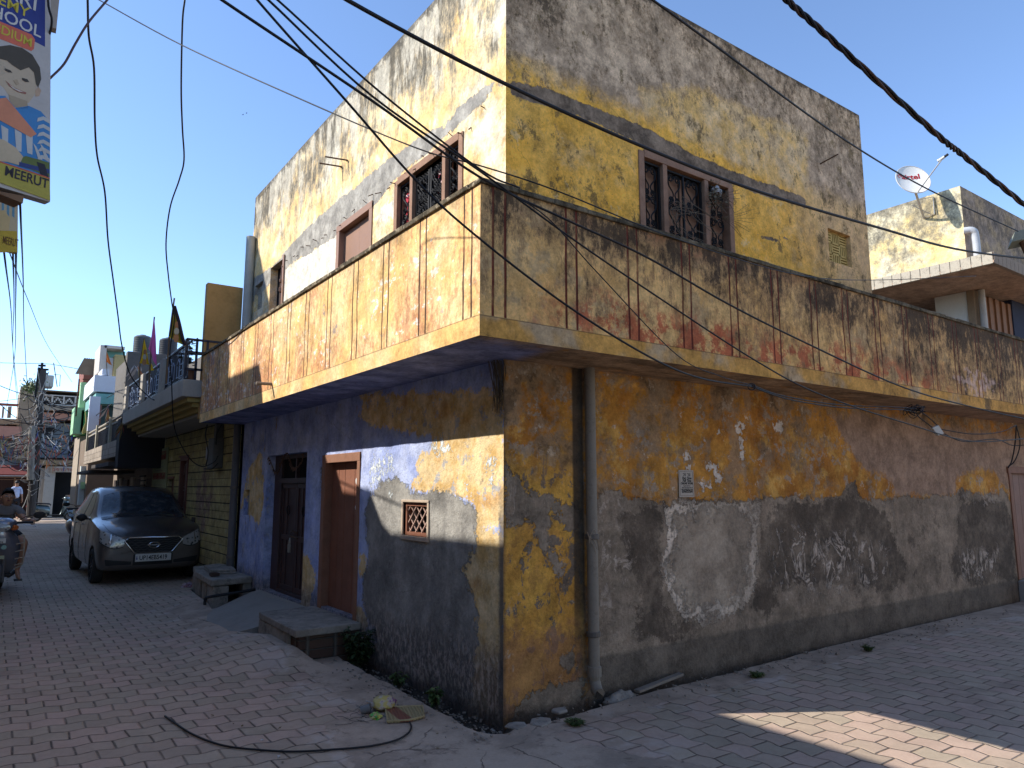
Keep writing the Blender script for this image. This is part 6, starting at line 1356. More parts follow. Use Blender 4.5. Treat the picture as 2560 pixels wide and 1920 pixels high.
# litter beside the kerb
def blob(c, r, seed, amp=.25, n=14, m=20):
    rows = []
    for i in range(n+1):
        ph = math.pi*i/n; rows.append([tuple(Vector(c)+Vector((r[0]*math.sin(ph)*math.cos(a), r[1]*math.sin(ph)*math.sin(a), max(-r[2]*.8, r[2]*math.cos(ph))))*(1+amp*mnoise.noise(Vector((math.cos(a)*2.3*math.sin(ph), math.sin(a)*2.3*math.sin(ph), math.cos(ph)*2.3+seed))))) for a in [2*math.pi*j/m for j in range(m)]])
    return MB().grid(rows, True)
def bagmat(name, cs, sc):
    M = Mat(name, .35, .5); n = M.noise(sc, 4, .6, v=M.obj); c = M.mix(cs[0], cs[1], n.sm(.45, .52)); c = M.mix(c, cs[2], M.noise(sc*1.4, 4, .6, v=M.obj, off=4).sm(.56, .62)); return M.out(c, bump=M.noise(sc*3, 4, .7, v=M.obj), bs=.8, bd=.01)
c = PZ(960, 1758, .12); bg = thing('plastic_bag', 'knotted yellow and purple plastic bag of rubbish near the kerb', 'bag', tuple(c)); blob(c, (.085, .07, .05), 3).build('bag', bagmat('yellow_purple_plastic', ((.45, .36, .10), (.42, .36, .28), (.22, .08, .22)), 14), bg, smooth=True)
mtp = [PZ(x, y, .085) for x, y in ((963, 1772), (1057, 1769), (1060, 1795), (1022, 1805), (968, 1808))]; mth = thing('woven_mat', 'small folded woven cane mat with dark red stripes beside the litter', 'mat', tuple(mtp[0]))
def matm():
    M = Mat('woven_cane', .85, .2); u = M.ox*.6-M.oy*.8; a = ((M.ox*1.0+M.oy*.2)*260).sin(); b_ = ((M.oy*1.0-M.ox*.2)*150).sin(); c = M.mix((.36, .29, .15), (.24, .18, .09), (a*b_).sm(-.3, .5)); s = ((M.ox*1.0-M.oy*.1)*26+.9).sin(); c = M.mix(c, (.20, .05, .04), s.sm(.35, .6)*.8); return M.out(c, bump=a*b_, bs=.8, bd=.006)
MB().prism(mtp, (0, 0, .012)).build('weave', matm(), mth); b = MB(); b.tube([p+Vector((0, 0, .012)) for p in mtp+[mtp[0]]], .006, 5); b.build('edge', plain('cane_edge', (.34, .27, .14)), mth)
c = PZ(938, 1790, .09); wp = thing('wrapper', 'crumpled green and yellow wrapper left of the woven mat', 'wrapper', tuple(c)); blob(c, (.035, .05, .02), 9, .7, 8, 10).build('wrapper', bagmat('green_yellow_foil', ((.10, .38, .06), (.5, .42, .08), (.3, .5, .2)), 20), wp)
c = PZ(917, 1776, .10); cp = thing('clear_cup', 'crushed grey disposable cup left of the green wrapper', 'cup', tuple(c)); b = MB(); b.tube([c+Vector((-.03, .02, 0)), c+Vector((.02, -.01, .015))], .028, 14, False); b.build('cup', plain('grey_cup', (.14, .14, .14), .4), cp, smooth=True)
c = PZ(935, 1755, .09); st = thing('straw', 'pale drinking straw beside the yellow bag', 'straw', tuple(c)); MB().tube([PZ(915, 1752, .088), PZ(937, 1760, .11)], .003, 6).build('straw', plain('straw_pale', (.4, .4, .38), .5), st); c = PZ(930, 1795, .09); st = thing('stick', 'short pale stick lying across the green wrapper', 'stick', tuple(c)); MB().tube([PZ(927, 1798, .09), PZ(940, 1783, .125)], .004, 6).build('stick', plain('stick_pale', (.42, .38, .25)), st)
hr = MB()
for k in range(26):
    p = PZ(rnd.uniform(865, 960), rnd.uniform(1760, 1812), .084); a = rnd.uniform(0, 6.28); pts = []
    for i in range(5): pts.append(tuple(p)); a += rnd.uniform(-.9, .9); p = p+Vector((math.cos(a)*.03, math.sin(a)*.03, 0))
    hr.tube(spline(pts, 3), .0012, 3)
o = hr.build('thread_tangle', M_BLACK, None, recalc=False); tag(o, kind='stuff')
cords = [PZ(x, y, .09) for x, y in ((412, 1790), (435, 1806), (475, 1832), (520, 1852), (570, 1866), (640, 1874), (730, 1879), (830, 1874), (920, 1866), (985, 1852), (1018, 1835), (1028, 1818), (1024, 1805))]
cd = thing('cable', 'loose black cable curving over the pavers in the foreground', 'cable', tuple(cords[0])); MB().tube(spline(cords, 6), .006, 6).build('cable', M_BLACK, cd, smooth=True)
c = PZ(470, 1464, .10); pw = thing('wrapper', 'crumpled pink and white paper at the foot of the culvert', 'wrapper', tuple(c)); blob(c, (.10, .08, .04), 15, .7, 8, 12).build('paper', bagmat('pink_white_paper', ((.40, .30, .34), (.30, .15, .2), (.5, .45, .48)), 10), pw)
# broken bits of paper on road
for (px, py) in ((568, 1660), (727, 1628), (655, 1850), (697, 1892)):
    c = PZ(px, py, .084); o = MB().box(tuple(c-Vector((.008, .006, 0))), tuple(c+Vector((.008, .006, .004))), .003).build('paper_scrap', plain('white_scrap', (.5, .5, .5)), None); tag(o, 'tiny white paper scrap lying on the pavers', 'paper scrap', 'white paper scraps on the pavers')
# cement chunks and lid beside pipe, broken plank
ck = thing('cement_block', 'rounded cement lump beside the open pipe end at the side wall', 'cement lump', (.95, -.13, .05)); blob((.94, -.10, .05), (.15, .06, .065), 2, .35).build('lump', M_STEPM, ck, smooth=True)
pk_ = thing('plank', 'narrow pale board leaning along the foot of the side wall', 'board', (1.2, -.1, .1)); b = MB(); b.bar((1.08, -.13, .10), (1.62, -.07, .13), .05, .02); b.build('board', plain('old_board', (.20, .17, .14), .9, var=.3), pk_, bevel=.003)
# broken cement pieces at the corner
b_ = [( -.12, -.42), (.02, -.40), (.08, -.30), (.02, -.24), (-.08, -.22), (-.16, -.30)]
for k, (ox, oy, s_) in enumerate(((.0, .02, .62), (.17, .02, .75), (.40, .05, .5))):
    o = MB().prism([(x*s_+ox+rnd.uniform(-.01, .01), y*s_+oy+rnd.uniform(-.01, .01), .075) for x, y in b_], (0, 0, .012+.004*k)).build('cement_fragment', M_STEPM, None, bevel=.008)
    tag(o, ('broken cement fragment nearest the corner', 'broken cement fragment between two others right of the corner', 'smallest broken cement fragment before the open pipe')[k], 'cement fragment', 'broken cement fragments at the corner')
# notice on the side wall
q0, q1, q2 = PY(1696, 1175, -.01), PY(1733, 1178, -.01), PY(1697, 1243, -.01)
nt = thing('paper_notice', 'white printed job notice pasted on the ochre side wall', 'notice', tuple(q2)); W_ = q1.x-q0.x; H_ = q0.z-q2.z
b = MB(); b.box((q0.x, -.0115, q2.z), (q1.x, -.0085, q0.z)); b.build('paper', plain('notice_paper', (.42, .37, .31), .9, var=.12), nt)
XR, ZR = (1, 0, 0), (0, 0, 1)
def ntext(tx, v, size, sq=1., sh=0., bold=.0008):
    text_obj('lettering', tx, size, M_INK, nt, frame4((q0.x+W_*.53, -.0125, q2.z+H_*v), XR, ZR), .0004, bold, sh, sq, 'CENTER')
ntext('Part Time', .66, .030, .95, .2); ntext('Full Time', .565, .030, .95, .2); ntext('ONLINE WORK', .47, .024, .88, 0); ntext('is part work no :', .40, .013, 1, 0, .0003); ntext('12th & Any Degree Ho 10', .33, .012, 1, 0, .0003); ntext('Mon & WhatsApp Only', .25, .014, 1., 0, .0005); ntext('6396523284', .165, .025, 1.05, 0)
b = MB(); x_ = q0.x+W_*.27
for i, (wd, kk) in enumerate(((.018, 0), (.014, 1), (.0, 9), (.02, 2), (.018, 3))):
    if wd == 0: x_ += .012; continue
    devan(b, x_, -.0117, q2.z+H_*.77, wd, .024, kk, .001); x_ += wd+.003
b.build('hindi_lettering', M_INK, nt)
b = MB(); m_ = .012
for (a, c_) in (((q0.x+m_, q2.z+m_), (q1.x-m_, q2.z+m_)), ((q1.x-m_, q2.z+m_), (q1.x-m_, q0.z-m_)), ((q1.x-m_, q0.z-m_), (q0.x+m_, q0.z-m_)), ((q0.x+m_, q0.z-m_), (q0.x+m_, q2.z+m_)), ((q0.x+m_, q2.z+H_*.30), (q1.x-m_, q2.z+H_*.30))): b.bar((a[0], -.0119, a[1]), (c_[0], -.0119, c_[1]), .0012, .0016)
b.build('printed_frame', M_INK, nt)
# ---------------------------------------------------------------- advertising board hanging at the upper left
AU = Vector((math.cos(R_(20)), math.sin(R_(20)), 0)); AV = Vector((0, 0, 1)); AN = AU.cross(AV)
A0 = PY(125, 505, -1.5)
def hit(px, py, P0=A0, N=AN):
    d = Vector(ray(px, py)); k = (P0-Vector(CP)).dot(N)/d.dot(N); return Vector(CP)+d*k
AW = hit(128, -200)-A0; AW = AW/AW.z; SHX = AW.dot(AU)
ad = thing('advertising_board', 'school advertising board with a smiling child hanging at the upper left', 'sign', tuple(A0))
H2 = 1.6
b = MB(); b.prism([A0, A0-AU*.7, A0-AU*.7+AW*H2, A0+AW*H2], -AN*.035); b.build('board_box', plain('board_box_grey', (.42, .40, .38), .6), ad)
def lay(name, pxs, c, k, rough=.45, par=ad, P0=A0):
    pts = [hit(x, y, P0) for x, y in pxs]; pts = [p-AU*max(0, (p-P0).dot(AU)-(p-P0).z*SHX+.0008) for p in pts]; MB().prism([p+AN*(.0004*k) for p in pts], AN*.0003).build(name, plain('print_'+name+'_%d' % k, tuple(min(1, q*1.0) for q in c), rough, var=.22, sc=9, dirt=.22, dirtc=(.16, .14, .11)), par)
K = 1/2.37
def z1(l): return [(x*K, y*K) for x, y in l]
Z1 = lambda l: z1(l)
lay('background', z1([(-200, -900), (300, -900), (296, 1195), (-200, 1050)]), (.48, .45, .42), 1)
lay('blue_panel', z1([(-200, -700), (268, -700), (266, 278), (-200, 40)]), (.03, .045, .22), 2)
lay('red_pill', z1([(-150, 70), (0, 128), (185, 205), (206, 235), (200, 290), (185, 303), (0, 232), (-150, 165)]), (.62, .14, .08), 3)
# child picture: generic cut-out figure
lay('skin', z1([(-60, 330), (20, 345), (110, 360), (215, 420), (228, 470), (205, 560), (170, 610), (110, 622), (60, 580), (20, 520), (-40, 470)]), (.50, .40, .28), 2)
lay('ear', z1([(208, 535), (225, 515), (243, 535), (232, 570), (208, 573)]), (.48, .33, .22), 3)
lay('neck', z1([(50, 560), (160, 600), (165, 640), (120, 650), (60, 620)]), (.38, .30, .20), 3)
lay('hair', z1([(-80, 300), (0, 275), (60, 268), (130, 285), (190, 325), (235, 400), (243, 470), (225, 520), (212, 500), (200, 430), (170, 400), (120, 418), (70, 385), (40, 360), (0, 350), (-80, 380)]), (.075, .06, .04), 4)
lay('eyes', z1([(28, 405), (60, 418), (72, 432), (50, 430), (28, 418)]), (.05, .04, .03), 5); lay('eyes', z1([(128, 462), (160, 470), (172, 488), (150, 487), (130, 475)]), (.05, .04, .03), 5)
lay('smile', z1([(30, 478), (80, 520), (155, 550), (150, 560), (100, 545), (55, 512)]), (.30, .12, .09), 5); lay('teeth', z1([(52, 503), (90, 527), (140, 548), (110, 543), (75, 525)]), (.6, .56, .5), 6)
lay('nose_shade', z1([(78, 478), (100, 470), (112, 500), (95, 505)]), (.42, .32, .21), 5)
lay('shirt', z1([(-100, 560), (30, 570), (90, 640), (170, 628), (240, 660), (294, 720), (294, 1060), (200, 1030), (-100, 940)]), (.05, .22, .48), 3)
for s0 in range(6): lay('white_stripe', z1([(222+s0*4, 700+s0*44), (255, 690+s0*46), (294, 712+s0*46), (294, 735+s0*46), (255, 712+s0*46), (218, 722+s0*44)]), (.50, .50, .48), 5)
for x in (-60, 5, 85, 150): lay('white_stripe', z1([(x, 740+x*.3), (x+42, 765+x*.3), (x+40, 880+x*.25), (x+10, 870+x*.25)]), (.50, .50, .48), 5)
for x in (195, 235): lay('white_stripe', z1([(x, 850), (x+18, 870), (x+55, 950), (x+30, 945)]), (.50, .50, .48), 6)
lay('orange_folder', z1([(-100, 590), (0, 585), (35, 580), (215, 795), (180, 815), (0, 715), (-100, 690)]), (.62, .24, .13), 6)
lay('hands', z1([(-80, 800), (20, 830), (90, 875), (135, 930), (110, 980), (40, 960), (-80, 950)]), (.52, .42, .28), 7)
lay('green_shorts', z1([(120, 940), (150, 925), (290, 965), (292, 1050), (130, 985)]), (.12, .16, .04), 6); lay('dark_stripe', z1([(110, 960), (290, 1005), (290, 1030), (110, 985)]), (.03, .05, .18), 7); lay('dark_strap', z1([(215, 960), (262, 975), (285, 1055), (240, 1045)]), (.02, .02, .03), 8)
lay('yellow_band', z1([(-200, 905), (0, 965), (292, 1062), (295, 1190), (0, 1085), (-200, 1020)]), (.42, .36, .06), 9); lay('red_line', z1([(-200, 898), (0, 958), (292, 1055), (292, 1063), (0, 966), (-200, 906)]), (.5, .1, .05), 10)
def adtext(tx, px, py, hpx, mat_, k, squash=1., par=ad, P0=A0, bold=.0005, align='LEFT'):
    p = hit(px*K, py*K, P0)+AN*(.0004*k+.0006); q_ = hit(px*K, (py-hpx)*K, P0); size = (q_-hit(px*K, py*K, P0)).length/.70
    text_obj('lettering', tx, size, mat_, par, frame4(p, AU, AV), .0002, bold, 0, squash, align)
M_TW = plain('sign_white_ink', (.60, .58, .54), .5, var=.05); M_TY = plain('sign_yellow_ink', (.55, .45, .05), .5, var=.05); M_TK = plain('sign_dark_ink', (.03, .025, .035), .5)
adtext('MEERUT', 20, 1038, 58, M_TK, 11, .76, bold=.0006)
adtext('UARI', 218, 70, 78, M_TW, 4, 1.0, align='RIGHT'); adtext('ADEMY', 168, 108, 60, M_TY, 4, .95, align='RIGHT'); adtext('SCHOOL', 240, 226, 68, M_TW, 4, .9, align='RIGHT'); adtext('MEDIUM', 188, 282, 52, M_TY, 4, .85, align='RIGHT')
b = MB(); b.bar(hit(127, 60)-AN*.03+AU*.012, hit(127, 60)-AN*.03+AU*.012+AV*.9, .03, .03); b.build('side_strip', plain('strip_beige', (.40, .35, .30), .8), ad)
e0 = hit(112, 0)+AN*.01; MB().tube(spline([hit(112, -200)+AN*.02, hit(112, 0)+AN*.02, hit(122, 60)+AN*.02, hit(126, 110)-AN*.03], 5), .0035, 6).build('edge_cable', M_BLACK, ad)
b = MB(); b.prism([hit(-60, 455), hit(0, 478), hit(60, 490), hit(57, 508), hit(0, 485), hit(-60, 470)], -AN*.06); b.build('bracket', plain('bracket_wood', (.20, .12, .07), .85), ad)
# second, smaller board further down the street
B0 = PY(44, 632, -.8); a2 = thing('advertising_board', 'smaller worn school board below the first one at the left edge', 'sign', tuple(B0)); b = MB(); b.prism([B0, B0-AU*.4, B0-AU*.4+AW*.42, B0+AW*.42], -AN*.03); b.build('board_box', plain('board_box_yellow', (.50, .40, .15), .7), a2)
lay('print', [(-60, 480), (44, 480), (44, 580), (-60, 600)], (.5, .42, .27), 1, par=a2, P0=B0)
for x in (-30, -12, 4, 17, 30): lay('white_stripe2', [(x, 485), (x+6, 485), (x+6, 545), (x, 540)], (.12, .28, .38), 2, par=a2, P0=B0)
lay('picture_hand', [(-30, 535), (10, 525), (25, 545), (22, 575), (-30, 578)], (.55, .42, .2), 3, par=a2, P0=B0)
lay('band2', [(-60, 575), (41, 578), (42, 630), (-60, 634)], (.50, .36, .03), 4, par=a2, P0=B0)
adtext('MEERUT', 12, 1442, 46, plain('faded_dark_ink', (.16, .09, .03)), 6, .33, a2, B0, .0003)

# ---------------------------------------------------------------- overhead cables
def cable(label, pts, r, mat_=M_BLACK, n=8, name='cable', group='overhead cables', cat='cable', seg=7):
    P = spline([PD(x, y, k) for x, y, k in pts], seg); o = MB().tube(P, r, n).build(name, mat_, None, smooth=True); o.data.name = name
    return tag(o, label, cat, group)
s_ = VK
cable('thick black cable from top centre across the upper wall to the right edge', [(800, -60, 2.6), (868, 0, 2.75), (1272, 214, 3.2), (1620, 372, 3.7), (1900, 480, 4.2), (2200, 570, 5.0), (2420, 628, 5.8), (2700, 660, 7)], .0085)
cable('thin black cable from the roof line down to the lamp hood at right', [(1560, -50, 3.3), (1632, 0, 3.4), (1800, 123, 3.8), (2094, 338, 5.0), (2316, 471, 6.2), (2545, 578, 7.45)], .006)
cable('black cable crossing the left facade and balcony down to the soffit', [(600, -60, 2.9), (643, 0, 2.95), (868, 255, 3.1), (1041, 452, 3.3), (1180, 581, 3.35), (1412, 760, 3.5), (1620, 890, 3.8), (1750, 945, 4.3), (1879, 966, 5.0)], .0055)
cable('black cable meeting the balcony corner, left of the twin cables', [(520, -30, 2.6), (555, 0, 2.65), (926, 249, 3.0), (1203, 445, 3.35), (1417, 550, 3.6), (1617, 643, 3.9), (1817, 758, 4.3), (2010, 855, 4.8), (2250, 965, 5.6), (2420, 1015, 6.4), (2620, 1060, 7.2)], .006)
cable('upper one of the twin cables running to the balcony corner', [(650, -30, 2.7), (694, 0, 2.75), (950, 230, 3.0), (1203, 425, 3.3), (1300, 470, 3.45)], .0045)
cable('lower one of the twin cables, sagging on across the parapet', [(630, -30, 2.75), (671, 0, 2.8), (930, 240, 3.05), (1203, 430, 3.35), (1417, 587, 3.6), (1617, 724, 3.95), (1885, 899, 4.5), (2053, 987, 5.0), (2271, 1060, 5.8), (2427, 1103, 6.6), (2560, 1097, 7.3)], .005)
cable('thin cable slanting from the upper left sky to the far window', [(210, -20, 5), (248, 0, 5), (455, 113, 4.8), (752, 248, 4.3), (1041, 370, 3.9), (1203, 415, 3.8), (1400, 480, 3.8), (1700, 600, 4.6), (2000, 688, 6), (2190, 700, 8), (2440, 690, 9.2)], .004)
cable('hair thin cable dropping from the balcony corner to the soffit hook', [(1250, 470, 3.4), (1367, 543, 3.5), (1492, 680, 3.7), (1692, 887, 4.1), (1800, 940, 4.5), (1879, 963, 4.95)], .003)
cable('pair of wires running under the soffit to the white junction box', [(1879, 963, 5.0), (1960, 990, 5.4), (2100, 1012, 6.2), (2270, 1020, 6.9), (2310, 1035, 7.1), (2345, 1065, 7.15)], .005)
cable('wire beside the pair under the soffit', [(1879, 967, 5.0), (1980, 1000, 5.45), (2120, 1020, 6.2), (2270, 1026, 6.9), (2300, 1045, 7.1), (2332, 1070, 7.15)], .005)
cable('sagging wire from the junction box to the corner hook at right', [(2345, 1072, 7.15), (2430, 1085, 7.4), (2500, 1080, 7.7), (2541, 1063, 7.9)], .005); cable('lower sagging wire from the junction box past the door', [(2355, 1082, 7.15), (2410, 1104, 7.3), (2488, 1098, 7.6), (2530, 1113, 7.9), (2570, 1112, 8)], .005)
cable('wire dropping from the hook to the side door frame', [(2541, 1063, 7.9), (2538, 1105, 7.9), (2530, 1150, 7.9), (2520, 1170, 7.9)], .007); cable('second wire dropping from the hook to the side door frame', [(2541, 1063, 7.9), (2550, 1110, 7.9), (2538, 1150, 7.9), (2520, 1168, 7.9)], .006)
jb = thing('junction_box', 'small white cable box hanging under the soffit at right', 'junction box', tuple(PD(2343, 1076, 7.12))); q = [PD(x, y, 7.12) for x, y in ((2331, 1070), (2347, 1063), (2361, 1084), (2346, 1089))]; b = MB(); b.prism(q, (.03, .04, .0)); b.build('box', plain('box_white', (.55, .55, .50), .5), jb, bevel=.004)
tg = MB()
for k in range(9):
    p0 = (2262+rnd.uniform(-6, 6), 1021+rnd.uniform(-4, 4)); pts = [(p0[0]+rnd.uniform(-6, 50), p0[1]+rnd.uniform(-8, 22)) for _ in range(4)]; tg.tube(spline([PD(x, y, 7.0+rnd.uniform(-.05, .1)) for x, y in [p0]+pts], 4), .004, 4)
tag(tg.build('cable_knot', M_BLACK, None), 'tangled knot of wires under the soffit beside the white box', 'cable knot')
# loop hook on the soffit
tag(MB().tube([PD(1879+9*math.cos(a), 967+8*math.sin(a), 4.98) for a in [i*.45 for i in range(17)]], .004, 5).build('cable_loop', M_BLACK, None), 'small wire loop tying the cables below the parapet', 'cable loop')
# thick twisted pair at right
ctr = spline([PD(x, y, k) for x, y, k in ((1930, -40, 4.0), (1967, 0, 4.0), (2100, 118, 4.1), (2344, 338, 4.5), (2412, 392, 4.7), (2570, 520, 5.1), (2640, 580, 5.4))], 26); tw = thing('cable', 'thick twisted cable crossing the upper right sky', 'cable', tuple(ctr[0]), 0, 'overhead cables')
for k in range(3):
    P = []
    for i, p in enumerate(ctr):
        t_ = (ctr[min(i+1, len(ctr)-1)]-ctr[max(i-1, 0)]).normalized(); a = t_.cross(Vector((0, 0, 1))).normalized(); b_ = t_.cross(a); an = i*.42+k*2.094; P.append(p+(a*math.cos(an)+b_*math.sin(an))*.0105)
    MB().tube(P, .0088, 7).build('strand', M_BLACK if k else plain('brown_cable', (.06, .03, .02), .5), tw, smooth=True)
cable('black cable hanging in the left sky down to the blue railing', [(216, -60, 6.0), (219, 0, 6.1), (222, 90, 6.3), (235, 170, 6.6), (237, 300, 7.2), (243, 390, 7.6), (262, 480, 8.1), (270, 600, 8.9), (283, 700, 9.6), (295, 790, 10.3), (304, 860, 10.8), (321, 925, 11.3), (342, 962, 11.6), (372, 992, 11.5), (385, 1000, 11.3)], .0095)
cable('black cable hanging right of the first one down to the meter box', [(470, -60, 6.0), (462, 0, 6.0), (456, 60, 6.1), (453, 220, 6.4), (456, 320, 6.7), (460, 400, 7.0), (448, 450, 7.2), (425, 520, 7.6), (415, 610, 8.0), (421, 690, 8.5), (430, 760, 9.0), (436, 800, 9.4), (425, 880, 9.6), (429, 960, 9.9), (435, 1063, 10.2), (456, 1118, 10.5), (482, 1154, 10.6), (508, 1166, 10.6), (535, 1155, 10.5), (545, 1140, 10.4)], .0075)
cable('wire running down the grooved wall beside the meter box', [(518, 1062, 10.3), (514, 1090, 10.4), (520, 1130, 10.4), (515, 1166, 10.4)], .008); cable('second wire into the base of the meter box', [(510, 1172, 10.4), (530, 1172, 10.3), (545, 1158, 10.3)], .008); cable('wire dropping from the balcony soffit to the meter box', [(554, 1062, 10.3), (542, 1085, 10.3), (540, 1112, 10.3)], .008)
cable('brown cable looping from the sky to the advertising board', [(290, -30, 2.9), (268, 0, 2.85), (222, 55, 2.75), (188, 110, 2.7), (160, 160, 2.65), (125, 196, 2.6)], .0042, plain('brown_sheath', (.09, .05, .045), .5))
for i, (a, b_, c_, d) in enumerate((((50, 505, 6), (58, 700, 12), (62, 860, 20), (78, 1130, 30)), ((10, 630, 6), (28, 780, 14), (35, 900, 24), (60, 1120, 34)), ((40, 620, 6), (39, 760, 14), (35, 905, 24), (12, 1040, 34)), ((32, 620, 6), (35, 760, 14), (34, 905, 24), (52, 1090, 34)), ((12, 630, 6), (22, 690, 9), (60, 800, 15), (120, 860, 22)))):
    if i == 4: cable('thin grey wire slanting from the small board to the red house', [(8, 590, 6), (70, 750, 12), (120, 865, 20), (180, 955, 26)], .006)
    else: cable(('single wire', 'leftmost wire', 'middle wire', 'rightmost wire')[i]+(' falling from the bracket beside the advertising boards' if i == 0 else ' of the bundle falling below the small advertising board'), [a, b_, c_, d], (.009, .008, .009, .008)[i])
cable('horizontal wire pair across the left sky at the pole top', [(-60, 905, 33), (40, 908, 33), (108, 909, 33), (150, 914, 31), (205, 924, 29)], .013); cable('thin horizontal wire below the pole top across the junction', [(-40, 1008, 32), (40, 998, 33), (100, 988, 33.5), (160, 1000, 32), (200, 1015, 30)], .012)
for i, (pts, lb) in enumerate((([(30, 1098, 33), (50, 1092, 33), (68, 1075, 33.2), (84, 1050, 33.3)], 'pale sagging wire left of the pole'), ([(110, 1068, 33), (118, 1090, 33), (135, 1110, 32.5), (155, 1117, 32)], 'pale sagging wire right of the pole'), ([(-30, 1140, 33), (20, 1125, 33), (60, 1120, 33.3), (84, 1118, 33.5), (140, 1128, 33), (200, 1105, 30)], 'low wire carrying the tattered streamers'), ([(84, 1045, 33.3), (130, 1052, 32), (190, 1040, 28), (240, 1010, 24), (320, 965, 18)], 'wire from the pole to the blue railing'), ([(84, 1060, 33.3), (140, 1062, 32), (200, 1062, 26), (280, 1010, 18)], 'wire from the pole along the house fronts'))):
    cable(lb, pts, .011, plain('pale_wire', (.30, .28, .26), .6) if i < 2 else M_BLACK)
# utility pole with tangle
pb_ = PY(76, 1292, 33.); pt_ = PY(108, 925, 33.4); up_ = thing('utility_pole', 'leaning utility pole wrapped in tangled wires at the far junction', 'utility pole', tuple(pb_))
MB().tube([pb_, pb_*.5+pt_*.5, pt_], .15, 12, rs=[.17, .15, .12]).build('pole', plain('dark_pole', (.055, .045, .04), .85, var=.4), up_)
b = MB(); p = pt_; b.box((p.x-.14, p.y-.1, p.z), (p.x+.2, p.y+.1, p.z+.06)); b.tube([p+Vector((-.06, 0, 0)), p+Vector((-.06, 0, .32))], .05, 8); b.bar(p+Vector((-.2, 0, .18)), p+Vector((.08, 0, .2)), .08); b.bar(p+Vector((-.2, 0, -1.3)), p+Vector((-.16, 0, .1)), .09); b.build('insulators', M_IRON, up_)
MB().tube([PY(76, 1200, 32.95), PY(80, 1085, 33.), PY(83, 1066, 33.05)], .13, 9).build('sheathing', plain('peeling_sheath', (.30, .27, .23), .9, var=.7, sc=4, dirt=.6), up_)
b = MB()
for k in range(60):
    t0 = rnd.uniform(.15, .9); p = pb_.lerp(pt_, t0)+Vector((rnd.uniform(-.2, .2), rnd.uniform(-.3, .1), 0)); q_ = p+Vector((rnd.uniform(-.5, .5), rnd.uniform(-.3, .3), rnd.uniform(-1.1, 1.1))); b.tube(spline([p, (p+q_)/2+Vector((rnd.uniform(-.3, .3), -.1, rnd.uniform(-.3, .3))), q_], 4), .014, 4)
b.build('wire_bundle', plain('pale_wires', (.26, .24, .22), .7, var=.3), up_)
b = MB()
for k in range(46):
    p = pb_.lerp(pt_, rnd.uniform(.38, .82)); a = rnd.choice((-1, 1)); q_ = p+Vector((a*rnd.uniform(.5, 2.4), rnd.uniform(-1, 1), rnd.uniform(-.9, .6))); b.tube(spline([p, (p+q_)/2+Vector((0, 0, -rnd.uniform(.05, .5))), q_], 5), .016, 4)
tag(b.build('wire_tangle', M_BLACK, None), kind='stuff')
MB().tube([PY(130+19*math.cos(a)+17*0+42-19, 1040+14*math.sin(a), 33) for a in [i*.4 for i in range(17)]], .03, 5).build('wire_coil', M_BLACK, up_)
def streamers(name, boxpx, n, Y, seed):
    r_ = random.Random(seed); bs = [MB() for _ in range(5)]
    for k in range(n):
        x = r_.uniform(boxpx[0], boxpx[2]); y = r_.uniform(boxpx[1], boxpx[3]); p = PY(x, y, Y+r_.uniform(-1.5, 1)); l = r_.uniform(.15, .45); w_ = r_.uniform(.015, .04); a = r_.uniform(-.6, .6); d = Vector((math.sin(a), r_.uniform(-.3, .3), -math.cos(a)))*l; sd = Vector((math.cos(a), .3, math.sin(a)))*w_
        bs[r_.choice((0, 0, 1, 1, 2, 3, 4))].add([p, p+d*.5+sd, p+d, p+d*.45-sd*.4], [(0, 1, 2, 3)])
    M5 = [plain('tinsel_'+n_, c_, .35, .3, var=.2) for n_, c_ in (('red', (.26, .06, .045)), ('silver', (.38, .36, .36)), ('orange', (.42, .14, .05)), ('blue', (.07, .09, .22)), ('yellow', (.28, .20, .08)))]
    mb = MB()
    for i, q in enumerate(bs): mb.m = i; mb.add(q.v, q.f)
    return tag(mb.build(name, M5, None, recalc=False), kind='stuff')
streamers('tattered_streamers', (-20, 1085, 200, 1165), 230, 33, 5); streamers('tattered_streamers', (60, 1040, 205, 1100), 26, 31, 6)
for k, (x0, y0, x1, y1, Y_, c_) in enumerate(((303, 1050, 312, 1065, 12.2, 'red'), (283, 1045, 290, 1075, 16, 'orange'), (268, 1008, 274, 1030, 19, 'red'), (332, 910, 352, 920, 12, 'orange'))):
    streamers('tattered_streamers', (x0, y0, x1, y1), 9, Y_, 20+k)
